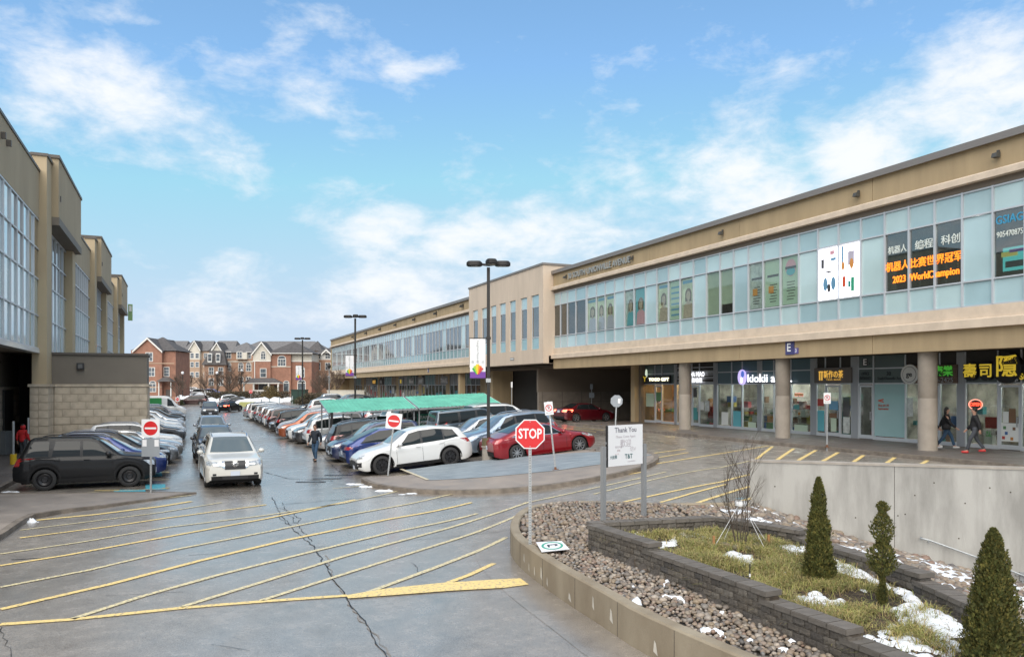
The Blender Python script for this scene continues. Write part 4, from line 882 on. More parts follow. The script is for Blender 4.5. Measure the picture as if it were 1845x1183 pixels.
# near bay
pier(44.9, 46.5, 5.0, 15.0); glazing(24.0, 44.9)
MB().box(VGL-.3, VGL+.12, 22.5, 44.9, 11.79, 14.17).build('wall', M_['stucco_l'], LB); MB().box(VGL-.4, VGL+.17, 22.5, 44.9, 14.17, 14.30).build('parapet_cap', M_['capm'], LB)
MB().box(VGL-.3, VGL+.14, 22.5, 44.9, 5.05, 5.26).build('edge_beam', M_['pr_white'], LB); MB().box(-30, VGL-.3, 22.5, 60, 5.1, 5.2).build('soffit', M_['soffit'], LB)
MB().box(-30, VGL-.3, 22.5, 22.8, -.3, 14.1).build('end_wall', M_['stucco_l'], LB); MB().box(-30, VGL-.3, 105, 105.4, -.3, 14.1).build('end_wall', M_['stucco_l'], LB)
MB().box(-30, VGL-.31, 22.8, 105, 13.8, 13.95).build('roof_deck', M_['capm'], LB)
for x in (3, 13): 
    u = pu(x, VGL+.15); MB().box(VGL+.12, VGL+.3, u-.06, u+.06, 13.2, 13.45).build('scupper', M_['capm'], LB)
# recess below
MB().box(-8.6, -8.35, 22.8, 60, 3.35, 5.1).build('recess_wall', M_['taupe'], LB); MB().box(-8.6, -8.335, 22.8, 60, -.3, 3.35).build('recess_wall_base', M_['stone_dark'], LB)
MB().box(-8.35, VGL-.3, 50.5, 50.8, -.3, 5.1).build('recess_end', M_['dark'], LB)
def stone_mesh(w, h, d, seed):
    r = random.Random(seed); b = MB(); e = .007
    b.hexa([(0,e,e),(d,e,e),(d,w-e,e),(0,w-e,e)], [(0,e,h-e),(d,e,h-e),(d,w-e,h-e),(0,w-e,h-e)]); me = b.mesh('stone_block', M_['stone'])
    bm = bmesh.new(); bm.from_mesh(me); bmesh.ops.bevel(bm, geom=bm.edges[:], offset=.008, segments=1, affect='EDGES'); bm.to_mesh(me); bm.free(); return me
SM = [stone_mesh(.73, .392, .11, 1), stone_mesh(.365, .392, .11, 2), stone_mesh(.73, .392, .11, 3)]
def stone_wall_v(v0, v1, u, z0, rows, out=-1, side=False):
    """courses of blocks on a wall face; face at const u looking to -u (side False) or at const v looking to +v"""
    for r in range(rows):
        a = v0; first = r % 2
        while a < v1-.02:
            w = .365 if first else .73; first = 0; w = min(w, v1-a)
            if w < .1: break
            me = SM[1] if w < .5 else SM[0]
            o = link('stone_block', me, LB); zz = z0+r*.398; pr_ = random.uniform(-.006,.006)+(.02 if r == 4 else 0)
            sc_ = w/(.365 if w < .5 else .73)
            if side: o.location = (u-.09+pr_, a, zz); o.scale = (1, sc_, 1)
            else: o.rotation_euler = (0,0,-pi/2); o.location = (a, u+.09-pr_, zz); o.scale = (1, sc_, 1)
            a += w
AX1 = -1.66
MB().box(VP+.0, AX1+.004, 46.502, 49.4, -.4, 3.355).build('annex_core', M_['stone_dark'], LB)
stone_wall_v(VP+.12, AX1, 46.51, -.22, 9)
stone_wall_v(46.6, 49.4, AX1, -.22, 9, side=True)
stone_wall_v(24.0, 50.4, -8.33, -.22, 9, side=True)
MB().box(VP-.0, AX1+.07, 46.44, 49.5, 3.36, 3.50).build('coping', M_['stone'], LB)
MB().box(VP-.05, AX1-.02, 46.53, 49.4, 3.5, 5.05).build('annex_cladding', M_['taupe'], LB)
MB().box(VP-.05, AX1+.05, 46.44, 49.5, 5.05, 5.17).build('annex_cap', M_['capm'], LB)
b = MB(); b.box(-5.05,-4.7,46.36,46.53,4.28,4.62); lp = b.build('wall_lamp', M_['black'], LB); MB().box(-4.98,-4.77,46.34,46.36,4.34,4.56).build('lamp_lens', mat('lamp_lens',(.12,.12,.12),.15), lp)
# stone foot of the near pier
MB().box(VGL-.28, VP+.072, 44.808, 46.5, -.3, 3.359).build('pier_foot_core', M_['stone_dark'], LB)
for r in range(9):
    o = link('stone_block', SM[0], LB); o.location = (VP-.02, 44.80, -.22+.398*r); o.scale = (1,1.15,1)
    o = link('stone_block', SM[0], LB); o.location = (VP-.02, 45.64, -.22+.398*r); o.scale = (1,1.15,1)
    o = link('stone_block', SM[1], LB); o.rotation_euler = (0,0,-pi/2); o.location = (VGL-.28, 44.88, -.22+.398*r); o.scale = (1,1.05,1)
    o = link('stone_block', SM[1], LB); o.rotation_euler = (0,0,-pi/2); o.location = (VGL+.10, 44.88, -.22+.398*r); o.scale = (1,1.22,1)
MB().box(VGL-.35, VP+.16, 44.7, 46.43, 3.36, 3.5).build('coping', M_['stone'], LB)
MB().box(VGL-.2, VP, 44.9, 46.5, 3.5, 5.0).build('pier', M_['stucco_pier'], LB)
# box painted dark for the shade of a deep opening, and door frames in the recess
MB().box(-8.3,-8.2,46.0,48.2,-.1,3.2).build('dark_recess_box', M_['dark'], LB)
for u in (40.2,43.2): MB().box(-8.22,-8.12,u,u+.12,-.1,2.4).build('downpipe', M_['capm'], LB)
# hooded bays and plain bays
ZH0, ZH1 = 11.85, 15.36
for i, ub in enumerate((46.5, 70.2, 93.6)):
    ue = ub+9.9
    MB().box(VH-.9, VH, ub, ue, ZH0+.42, ZH1).build('hood', M_['stucco_l'], LB)
    MB().hexa([(VH-.9,ub-.02,ZH0),(VH+.03,ub-.02,ZH0),(VH+.03,ue+.02,ZH0),(VH-.9,ue+.02,ZH0)],[(VH-.9,ub-.02,ZH0+.42),(VH+.03,ub-.02,ZH0+.42),(VH+.03,ue+.02,ZH0+.42),(VH-.9,ue+.02,ZH0+.42)]).build('hood_lip', M_['taupe'], LB)
    MB().box(VH-4, VH+.06, ub-.1, ue+.1, ZH1, ZH1+.16).build('parapet_cap', M_['capm'], LB)
    MB().box(VH-4, VH-.9, ub, ub+.3, 12, ZH1).box(VH-4, VH-.9, ue-.3, ue, 12, ZH1).build('hood_side', M_['stucco_l'], LB)
    if i: pier(ub-1.6, ub, 0, 15.0)
    pier(ue-1.4, ue, 0, 11.84) if True else None
    glazing(ub, ue-1.4, bright=1)
    if i < 2: g0, g1 = ue, (70.2, 93.6)[i]-1.6
    else: g0, g1 = ue, 105
    glazing(g0, g1, bright=(1 if i < 2 else None))
    MB().box(VGL-.3, VGL+.12, g0, g1, 11.79, 14.0).build('wall', M_['stucco_l'] if i != 0 else M_['stucco_l'], LB); MB().box(VGL-.4, VGL+.17, g0, g1, 14.0, 14.13).build('parapet_cap', M_['capm'], LB)
    MB().box(VGL-.3, VGL, ub, g1, -.3, zr[0]-.03).build('wall', M_['stone_dark'], LB)
    b = MB(); b.box(VH, VH+.05, ub+.5, ub+.6, 13.2, 13.5); b.build('vent', M_['capm'], LB)
sg = empty('projecting_sign', 'narrow pale green sign high on the far end of the left building', 'sign', (0,0,0), TH)
MB().box(VH+.0, VH+.5, 104.6, 104.75, 11.4, 13.4).build('board', mat('green_sign',(.22,.36,.16),.5), sg); MB().box(VH+.1, VH+.4, 104.56, 104.59, 12.5, 13.2).build('print', M_['pr_white'], sg)
MB().box(VGL, VH+.0, 104.6, 104.7, 12, 12.1).build('bracket', M_['capm'], sg)
# ================================================================ TOWN HOUSES, TREES, SNOW AT THE END OF THE LANE
M_['brick'] = mat('red_brick', (.29,.15,.105), .9, var=.14, scale=1.2, bump=.2, bscale=60, detail=8)  # brick colour muted in place of distance haze
M_['brick_o'] = mat('orange_brick', (.34,.21,.145), .9, var=.1, scale=1.2, bump=.2, bscale=60, detail=8)
M_['brick_p'] = mat('peach_brick', (.38,.27,.195), .9, var=.1, scale=1.0, bump=.2, bscale=60)
M_['shingle'] = mat('dark_shingle_roof', (.075,.07,.07), .85, var=.25, scale=2, bump=.4, bscale=9, stretch=(1,1,3))
M_['shingle2'] = mat('hazed_shingle_roof', (.14,.135,.135), .85, var=.2, scale=2, bump=.4, bscale=9)  # lighter grey puts distance haze into the roof colour
M_['siding'] = mat('cream_siding', (.55,.52,.45), .7, var=.05, scale=1)
M_['trim'] = mat('white_trim', (.66,.65,.62), .6)
M_['win'] = mat('house_window_glass', (.10,.12,.14), .08, spec=1, var=.4, scale=1.5)
M_['hedge'] = pieces_mat('bare_brown_hedge', [(.06,.045,.03),(.10,.075,.05),(.045,.05,.025)], .95, .5, 12, nvar=.5, nscale=5)
def window(b0, x, z, w, h, y, parent, arched=False, cols=2, rows=2):
    f = MB(); t = .11
    f.box(x-w/2-t,x+w/2+t,y-.06,y+.02,z-t,z).box(x-w/2-t,x+w/2+t,y-.06,y+.02,z+h,z+h+t).box(x-w/2-t,x-w/2,y-.06,y+.02,z,z+h).box(x+w/2,x+w/2+t,y-.06,y+.02,z,z+h)
    if arched: f.extr([(x+(w/2+t)*cos(a),z+h+t+.45*w*sin(a)) for a in [k*pi/8 for k in range(9)]], 1, y-.06, y+.02); 
    for k in range(1, cols): f.box(x-w/2+w*k/cols-.03,x-w/2+w*k/cols+.03,y-.05,y,z,z+h)
    for k in range(1, rows): f.box(x-w/2,x+w/2,y-.05,y-.001,z+h*k/rows-.03,z+h*k/rows+.03)
    fr = f.build('window', M_['trim'], parent); MB().box(x-w/2,x+w/2,y-.03,y-.02,z,z+h).build('pane', M_['win'], fr)
    if arched: MB().extr([(x+(w/2)*cos(a),z+h+t+.02+.36*w*sin(a)) for a in [k*pi/8 for k in range(9)]], 1, y-.07, y-.061).build('pane', M_['win'], fr)
def hip(b, x0, x1, y0, y1, z, h, o=.4, ridge=None):
    x0 -= o; x1 += o; y0 -= o; y1 += o; r = min((y1-y0)/2, (x1-x0)/2-.1) if ridge is None else ridge; ym = (y0+y1)/2
    b.add([(x0,y0,z),(x1,y0,z),(x1,y1,z),(x0,y1,z),(x0+r,ym,z+h),(x1-r,ym,z+h)], [(0,1,5,4),(1,2,5),(2,3,4,5),(3,0,4),(3,2,1,0)])
def gable_front(p, x0, x1, y, z, h, wallm, depth=5, o=.3):
    xm = (x0+x1)/2; MB().extr([(x0,z),(x1,z),(xm,z+h)], 1, y, y+depth).build('gable', wallm, p)
    k = h/((x1-x0)/2); t = .16
    b = MB()
    for s in (-1, 1):
        xe = xm+s*((x1-x0)/2+o); ze = z-o*k; b.hexa([(xm,y-o,z+h),(xe,y-o,ze),(xe,y+depth,ze),(xm,y+depth,z+h)], [(xm,y-o,z+h+t),(xe,y-o,ze+t),(xe,y+depth,ze+t),(xm,y+depth,z+h+t)])
    b.build('roof', M_['shingle'], p); b = MB()
    for s in (-1, 1):
        xe = xm+s*((x1-x0)/2+o); ze = z-o*k; b.hexa([(xm,y-o-.08,z+h-.22),(xe,y-o-.08,ze-.22),(xe,y-o-.003,ze-.22),(xm,y-o-.003,z+h-.22)], [(xm,y-o-.08,z+h+t),(xe,y-o-.08,ze+t),(xe,y-o-.003,ze+t),(xm,y-o-.003,z+h+t)])
    b.build('bargeboard', M_['trim'], p)
def house(name, label, px, Y, rz=0, group='town houses at the end of the lane'):
    X = (px-CX)/F*Y; return empty('town_house', label, 'house', (X, Y, G(X,Y)-.1), rz, group)
def mpp(Y): return Y/F
# H4: corner brick house with porch
Y = 158; k = mpp(Y); h = house('h', 'red brick town house with cream gable and dark porch roof, at the lane end', 456, Y, radians(3))
zb = h.location.z; Z = lambda y: (HY-y)*k+CAMZ-zb; Xx = lambda x: (x-456)*k
MB().box(0, Xx(487), 0, 9, 0, Z(650)).build('wall', M_['brick'], h); MB().box(Xx(487), Xx(522), .5, 9.2, 0, Z(635.5)).build('wall', M_['brick'], h); MB().box(Xx(522), Xx(558), 1.2, 9, 0, Z(650)).build('wall', M_['brick'], h)
MB().box(0, Xx(487), .03, 9, Z(650), Z(636)).build('siding', M_['siding'], h); MB().box(Xx(522), Xx(558), 1.23, 9, Z(650), Z(636.5)).build('siding', M_['siding'], h)
MB().box(-.05, Xx(487)+.05, -.06, .03, Z(650)-.1, Z(650)+.08).box(Xx(522)-.02, Xx(558)+.05, 1.1, 1.2, Z(650)-.1, Z(650)+.08).build('trim_band', M_['trim'], h)
gable_front(h, 0, Xx(487), 0, Z(636), Z(616.5)-Z(636), M_['siding'], 4)
b = MB(); hip(b, Xx(482), Xx(558), .5, 9.4, Z(635.5), Z(613)-Z(635.5)); b.build('roof', M_['shingle'], h)
MB().box(Xx(484),Xx(559)+.3,.0,.14,Z(635.5)-.14,Z(635.5)-.0).build('gutter', M_['trim'], h)
window(0, Xx(474), Z(646.5), .9, 1.1, 0, h, True); window(0, Xx(474), Z(679), 1.1, 1.7, 0, h, False, 1, 2); window(0, Xx(506), Z(658.5), 1.5, 1.35, .5, h, True, 3, 2)
window(0, Xx(540), Z(679), 1.1, 1.6, 1.2, h, True); window(0, Xx(514), Z(705), 1.0, 1.7, .5, h, True, 1, 1); window(0, Xx(540), Z(704), 1.5, 1.6, 1.2, h, True, 1, 1)
MB().box(Xx(487),Xx(522),.44,.5,Z(660)-.08,Z(660)+.06).build('trim_band', M_['siding'], h)
MB().box(Xx(459)-.07,Xx(459)+.07,-.1,-.01,.2,Z(650)).build('downpipe', M_['trim'], h)
b = MB(); hip(b, Xx(445), Xx(508), -2.6, .0, Z(689), Z(681)-Z(689), .2, 1.6); b.build('porch_roof', M_['shingle'], h); MB().box(Xx(444),Xx(509),-2.75,-.01,Z(689)-.22,Z(689)-.02).build('porch_fascia', M_['trim'], h)
for x in (446, 463, 489, 506): MB().box(Xx(x)-.14,Xx(x)+.14,-2.6,-2.34,0,Z(689)-.22).build('porch_post', M_['trim'], h)
MB().box(Xx(463),Xx(487),-2.5,-2.44,.1,1.1).build('porch_rail', M_['trim'], h); window(0, Xx(476), .3, 2.2, 2.0, 0, h, False, 1, 1); MB().box(Xx(492),Xx(500),.42,.5,0,2.1).build('door', M_['capm'], h)
# H1 left brick house behind the annex
Y = 150; k = mpp(Y); h = house('h', 'red brick gabled town house directly right of the left building', 236, Y, radians(4)); zb = h.location.z; Xx = lambda x: (x-236)*k
MB().box(0, Xx(290), 0, 9, 0, Z(631)).build('wall', M_['brick'], h); MB().box(Xx(290), Xx(311), 1, 9, 0, Z(632)).build('wall', M_['brick'], h)
gable_front(h, Xx(242), Xx(289), 0, Z(631), Z(609)-Z(631), M_['brick'], 5); b = MB(); hip(b, 0, Xx(311), 1, 9.5, Z(631), Z(604)-Z(631)); b.build('roof', M_['shingle'], h)
window(0, Xx(268), Z(650), 1.2, 1.6, 0, h); window(0, Xx(272), Z(677), 1.1, 1.6, 0, h); window(0, Xx(274), Z(705), 1.1, 1.5, 0, h, True); window(0, Xx(295), Z(677), .9, 1.7, 1, h, False, 1, 3)
MB().box(Xx(242),Xx(311)+.05,-.05,-.001,Z(654)-.12,Z(654)+.08).build('trim_band', M_['brick_p'], h); MB().box(Xx(242),Xx(290),-.05,-.001,Z(698),Z(696)).build('trim_band', M_['brick_p'], h)
b = MB(); hip(b, Xx(286), Xx(310), -1.2, 1, Z(687), Z(679)-Z(687), .2, 1); b.build('porch_roof', M_['shingle'], h); MB().box(Xx(309)-.08,Xx(309)+.08,-1,-.84,0,Z(687)).box(Xx(288)-.08,Xx(288)+.08,-1,-.84,0,Z(687)).build('porch_post', M_['trim'], h); MB().box(Xx(294),Xx(304),.9,.99,0,2.3).build('door', M_['capm'], h)
# H2 row further back
Y = 215; k = mpp(Y)
for i, (xa, xb, gx, gy, m, lab) in enumerate(((286,330,306,613,'brick_p','peach brick row house, leftmost of the back row'),(330,378,354,614.5,'brick_p','peach brick row house in the middle of the back row with white bay'),(378,420,395,617,'brick_p','peach brick row house at the right of the back row'))):
    h = house('h', lab, xa, Y, 0, 'row houses behind'); zb = h.location.z; Xx = lambda x, xa=xa: (x-xa)*k
    MB().box(0, Xx(xb), 0, 9, -1, Z(632)).build('wall', M_[m], h); b = MB(); hip(b, 0, Xx(xb), 0, 10, Z(632), Z(612)-Z(632), .4, 1.0); b.build('roof', M_['shingle2'], h)
    gable_front(h, Xx(gx-9), Xx(gx+9), -1.2, Z(629), Z(gy)-Z(629), M_['siding'], 4); MB().box(Xx(gx-9), Xx(gx+9), -1.2, 0, Z(648), Z(629)).build('bay', M_['siding'], h); MB().box(Xx(gx-9), Xx(gx+9), -1.2, 0, -1, Z(648)).build('bay', M_[m], h)
    for r, y in enumerate((645, 661, 679)):
        for x in (gx-4.5, gx+4.5): window(0, Xx(x), Z(y), .9, 1.3, -1.2, h, False, 1, 2)
        if xb-gx > 16: window(0, Xx(gx+17), Z(y), 1.0, 1.3, 0, h, r == 1, 2, 2)
# H3 mansard house and peach brick body
Y = 172; k = mpp(Y); h = house('h', 'narrow town house with a steep dark mansard roof between bare trees', 368, Y, radians(12)); zb = h.location.z; Xx = lambda x: (x-368)*k
MB().box(0, Xx(404), 0, 8, 0, Z(657)).build('wall', M_['brick_o'], h)
b = MB(); b.hexa([(-.5,-.5,Z(657)),(Xx(404)+.3,-.5,Z(657)),(Xx(404)+.3,8,Z(657)),(-.5,8,Z(657))],[(1.0,1.2,Z(631)),(Xx(404)-.6,1.2,Z(631)),(Xx(404)-.6,8,Z(631)),(1.0,8,Z(631))]); b.build('mansard_roof', M_['shingle'], h)
for x in (378, 392):
    MB().box(Xx(x-3.5),Xx(x+3.5),-.5,3,Z(653),Z(636)).build('dormer', M_['trim'], h); window(0, Xx(x), Z(650), .7, 1.5, -.5, h, False, 1, 2)
for y in (674, 694): window(0, Xx(380), Z(y), .9, 1.5, 0, h); window(0, Xx(396), Z(y), .9, 1.5, 0, h)
Y = 176; k = mpp(Y); h = house('h', 'orange brick house with white bay, just left of the cream-gabled corner house', 400, Y, 0); zb = h.location.z; Xx = lambda x: (x-400)*k
MB().box(0, Xx(456), 0, 9, 0, Z(635)).build('wall', M_['brick_o'], h); b = MB(); hip(b, 0, Xx(456), 0, 12, Z(635), Z(614)-Z(635)); b.build('roof', M_['shingle2'], h)
MB().box(Xx(428),Xx(447),-.8,0,Z(647),Z(635)).build('bay', M_['siding'], h)
gable_front(h, Xx(384), Xx(404), -1, Z(634), Z(618)-Z(634), M_['siding'], 5)
for x in (412, 434, 448):
    for y in (645, 668, 690): window(0, Xx(x), Z(y), 1.0, 1.4, -.8 if x == 434 and y == 645 else 0, h, y == 668)
MB().box(0,Xx(456),-.05,-.001,Z(652),Z(650)).build('trim_band', M_['siding'], h)
# big dark roof mass further behind and right-hand house
Y = 230; k = mpp(Y); h = house('h', 'long dark roofed row house behind the corner house', 420, Y, 0, 'row houses behind'); zb = h.location.z; Xx = lambda x: (x-420)*k
MB().box(0, Xx(600), 0, 9, -1, Z(634)).build('wall', M_['brick_p'], h); b = MB(); hip(b, 0, Xx(590), 0, 14, Z(634), Z(612)-Z(634), .4, 6); b.build('roof', M_['shingle2'], h)
Y = 168; k = mpp(Y); h = house('h', 'orange brick town house with white upper floor behind the bare bushes', 564, Y, radians(-3)); zb = h.location.z; Xx = lambda x: (x-564)*k
MB().box(0, Xx(640), 0, 9, 0, Z(648)).build('wall', M_['brick_o'], h); MB().box(0, Xx(640), .03, 9, Z(648), Z(637)).build('siding', M_['trim'], h)
b = MB(); hip(b, 0, Xx(640), 0, 9, Z(637), Z(619)-Z(637)); b.build('roof', M_['shingle'], h); gable_front(h, Xx(583), Xx(596), -.3, Z(636), Z(630)-Z(636), M_['trim'], 3)
for x in (573, 591, 607):
    for y in (645.5, 666, 690): window(0, Xx(x), Z(y), 1.0, 1.1 if y < 650 else 1.5, 0, h)
Y = 200; k = mpp(Y); h = house('h', 'distant dark pyramid roof above the corner house', 556, Y, 0, 'row houses behind'); zb = h.location.z; Xx = lambda x: (x-556)*k
MB().box(0, Xx(578), 0, 6, 0, Z(632)).build('wall', M_['brick_p'], h); b = MB(); hip(b, 0, Xx(578), 0, 6, Z(632), Z(613)-Z(632), .4); b.build('roof', M_['shingle'], h)
# bare trees
M_['bark'] = mat('bare_bark', (.075,.058,.045), .9, var=.25, scale=6); M_['twig'] = mat('brown_twigs', (.12,.085,.065), .9)
def bare_tree_meshes(seed, h=6, spread=1.0, n0=7, twr=.012, low=.25, levels=3):
    r = random.Random(seed); tb = MB(); cb = MB()
    top = Vector((r.uniform(-.2,.2), r.uniform(-.2,.2), h*.75)); tb.tube([(0,0,-.1),(0,0,h*low),tuple(top*.6),tuple(top)], [.1*h/6,.08*h/6,.05*h/6,.02], 6)
    def br(p, d, L, rad, lev):
        pts = [p]; q = p.copy(); dd = d.copy()
        for k in range(3): dd = (dd+Vector((r.uniform(-.22,.22), r.uniform(-.22,.22), r.uniform(-.02,.2)))).normalized(); q = q+dd*L/3; pts.append(q.copy())
        (tb if lev == 0 else cb).tube(pts, [rad, rad*.8, rad*.6, rad*.35], 4 if lev else 5, False)
        if lev < levels:
            for k in range(4 if lev else 5):
                t = r.uniform(.25,1); s = pts[0].lerp(pts[-1], t); a = r.uniform(0,2*pi); nd = (dd+Vector((cos(a),sin(a),r.uniform(-.1,.5)))*.75).normalized(); br(s, nd, L*r.uniform(.45,.65), rad*.62, lev+1)
    for k in range(n0):
        t = r.uniform(low, .95); a = 2*pi*k/n0+r.uniform(-.4,.4); br(Vector((0,0,h*.75*t)), Vector((cos(a)*spread, sin(a)*spread, r.uniform(.7,1.3))).normalized(), h*.38*(1.2-t*.6), .055*h/6, 0)
    return tb.mesh('trunk', M_['bark']), cb.mesh('crown', M_['twig'])
TREES = [bare_tree_meshes(s, 6, sp, 10, low=lw) for s, sp, lw in ((3,.8,.25),(9,1.1,.12),(21,.6,.3))]
for px, Y, sc_, kk, lab in ((322,140,.95,0,'bare street tree in front of the peach row houses'),(372,150,1.0,1,'bare street tree beside the mansard house'),(392,158,.9,2,'thin bare tree between mansard house and parked cars'),
        (413,150,1.15,1,'spreading bare tree left of the cream-gabled corner house'),(433,152,1.0,0,'bare tree hiding the orange brick house'),(575,140,.95,1,'brown bare bush tree right of the corner house'),(590,132,.95,1,'tall tangled bare tree before the orange brick house'),(606,138,1.0,0,'bare tree at the far corner of the shopping building'),(345,190,.8,2,'small bare tree deep in the side street')):
    X = (px-CX)/F*Y; t = empty('bare_tree', lab, 'tree', (X, Y, G(X,Y)), random.uniform(0,6), 'bare trees near the town houses'); t.scale = (sc_,)*3
    link('trunk', TREES[kk][0], t); link('crown', TREES[kk][1], t)
# hedges and shrubs: many small leaf clumps through a volume
def shrub(name, label, cat, c, r3, n, m, seed=1, size=.16, group=None, box=False):
    rr = random.Random(seed); b = MB()
    for _ in range(n):
        while True:
            p = Vector((rr.uniform(-1,1), rr.uniform(-1,1), rr.uniform(0,1)))
            if box or p.length < 1*(.85+.3*mnoise.noise(p*3)): break
        q = Vector((p.x*r3[0], p.y*r3[1], p.z*r3[2])); a = Vector((rr.uniform(-1,1),rr.uniform(-1,1),rr.uniform(-1,1))).normalized()*size; d = Vector((rr.uniform(-1,1),rr.uniform(-1,1),rr.uniform(-.3,1))).normalized()*size*rr.uniform(.5,1.2)
        b.add([q-a*.5, q+a*.5, q+d], [(0,1,2)])
    o = b.build(name, m); o.location = c; return tag(o, label, cat, group)
M_['ever'] = pieces_mat('evergreen_shrub', [(.03,.045,.018),(.06,.075,.03),(.09,.085,.04)], .9, 0, nvar=.3)
M_['goldbush'] = pieces_mat('golden_brown_shrub', [(.12,.085,.035),(.16,.12,.05),(.09,.07,.03)], .9, 0, nvar=.3)
def gp(px, Y): X = (px-CX)/F*Y; return Vector((X, Y, G(X,Y)))
shrub('hedge', 'long low brown hedge in front of the corner house', 'hedge', gp(460,147), (6.5,1.0,1.5), 5200, M_['hedge'], 3, .22, box=True)
shrub('hedge', 'brown hedge left of the corner house, behind the snow', 'hedge', gp(410,149), (4,1.2,1.7), 3600, M_['hedge'], 4, .24, box=True)
shrub('shrub', 'round golden brown shrub in front of the corner house porch', 'shrub', gp(488,142), (2.1,2,2.9), 3600, M_['goldbush'], 5, .2)
shrub('shrub', 'low evergreen shrub beside the left brick house', 'shrub', gp(306,138), (1.6,1.5,1.7), 1800, M_['ever'], 6, .2)
shrub('shrub', 'dark evergreen shrub beside the brick gatepost', 'shrub', gp(322,139), (1.0,1,1.3), 1200, M_['ever'], 7, .2)
shrub('shrub', 'dark low shrub right of the green bin', 'shrub', gp(556,120), (3,1.5,1.3), 2600, M_['ever'], 8, .2)
MB().box(-.8,.8,-.5,.5,0,1.6).build('brick_gatepost', M_['brick']).location = gp(314,137); tag(bpy.data.objects['brick_gatepost'], 'low square brick gatepost between two shrubs', 'gatepost')
shrub('brush_heap', 'grey brown heap of cut brush beside the row of parked cars', 'brush heap', gp(572,112), (3.6,2,1.9), 4200, M_['hedge'], 9, .2)
# snow banks
def snowbank(label, c, r3, seed, name='snow_bank', m=None, cat='snow bank', group='snow banks at the end of the lane'):
    rr = random.Random(seed); rows = []; n = 22
    for j in range(n+1):
        row = []
        for i in range(n+1):
            x = -1+2*i/n; y = -1+2*j/n; d = max(0, 1-(x*x+y*y)); z = d**.6*(.65+.55*mnoise.noise(Vector((x*2.2+seed, y*2.2, seed*.7)))+.25*mnoise.noise(Vector((x*6+seed, y*6, 0)))); row.append((x*r3[0], y*r3[1], max(z,0)*r3[2]-.04))
        rows.append(row)
    o = MB().grid(rows).build(name, m or M_['snow'], smooth=True); o.location = c; return tag(o, label, cat, group)
for px, Y, r3, lab in ((330,150,(3,2,1.3),'snow bank behind the dark minivan, beside the side street'),(352,165,(3.6,2,1.3),'snow bank in front of the mansard house'),(383,146,(3.2,1.6,1.1),'bright snow bank between the minivan and the hatchback'),(437,140,(3.4,2,.9),'low snow bank left of the red stop disc sign'),(460,134,(3.6,2,1.5),'largest grey-white snow bank below the stop sign'),(480,130,(3.2,1.5,.9),'low snow bank at the start of the parked row'),(512,138,(3.6,1.2,.9),'snow bank in front of the white window of the corner house'),(590,125,(5,1.2,.6),'snow strip beside the brush heap'),(318,118,(1.5,.8,.5),'little snow bank at the no-entry sign in the distance')):
    snowbank(lab, gp(px, Y), r3, px % 17)
# low pale wall near the shops' far end
w = gp(622,128); tag(MB().box(-3,3.2,0,.35,-.3,1.9).box(-3.1,3.3,-.06,.41,1.9,2.05).build('garden_wall', M_['siding']), 'low cream garden wall beside the far end of the shops', 'wall').location = w
# green electrical cabinet
g = gp(540,122); cb_ = empty('utility_cabinet', 'dark green metal utility cabinet behind the parked row', 'cabinet', g); MB().box(-1.1,1.1,-.9,.9,0,2.1).build('box', mat('dark_green_metal',(.015,.045,.035),.5), cb_); MB().box(-1.2,1.2,-1,1,2.1,2.2).build('lid', mat('dark_green_lid',(.02,.05,.04),.5), cb_); MB().box(-.03,.03,-.93,-.9,.1,2.0).build('door_gap', M_['black'], cb_)
# ================================================================ VEHICLES
M_['tyre'] = mat('tyre_rubber', (.022,.022,.023), .75, bump=.1, bscale=60); M_['carglass'] = mat('car_glass', (.012,.015,.016), .04, spec=.4, coat=0)
M_['windshield'] = mat('windscreen_glass', (.09,.115,.12), .05, spec=1, coat=.6); M_['chrome'] = mat('chrome', (.65,.66,.68), .12, 1); M_['trim_b'] = mat('black_trim', (.02,.02,.022), .45)  # windscreen base colour lightened to carry the grey-teal sky reflection
M_['rim_s'] = mat('silver_rim', (.42,.43,.45), .3, .8); M_['rim_d'] = mat('dark_rim', (.03,.03,.033), .35, .4); M_['head'] = mat('headlight_glass', (.45,.48,.5), .08, .35, var=.5, scale=14, spec=1)
M_['tail'] = mat('tail_light', (.28,.008,.01), .12, spec=1, coat=1, var=.3, scale=20); M_['tail_on'] = mat('lit_tail_light', (.8,.02,.02), .2, emit=2.5, emitc=(1,.12,.06)); M_['plate'] = mat('number_plate', (.55,.6,.68), .4); M_['under'] = mat('underbody', (.008,.008,.008), .9)
M_['cladding'] = mat('grey_black_cladding', (.018,.018,.019), .6, spec=.2); M_['seat'] = M_['black']
def paint(name, c, metal=.25, rough=.28): return mat('car_paint_'+name, c, rough, metal, coat=(.3 if name == 'black' else .9), spec=(.2 if name == 'black' else .5))
PAINT = {k: paint(k, *v) for k, v in dict(white=((.62,.63,.63),0), pearl=((.62,.61,.565),0), black=((.008,.0085,.01),0,.35), navy=((.012,.022,.075),.4), blue=((.012,.032,.16),.5), red=((.26,.006,.012),.4), darkred=((.11,.006,.012),.4), silver=((.42,.44,.46),.7),
    grey=((.16,.17,.18),.6), charcoal=((.04,.042,.048),.3), copper=((.32,.085,.03),.5), bluegrey=((.20,.26,.33),.6), brown=((.05,.025,.025),.4), green=((.05,.07,.06),.4), beige=((.38,.36,.32),.5), steel=((.09,.12,.15),.5)).items()}
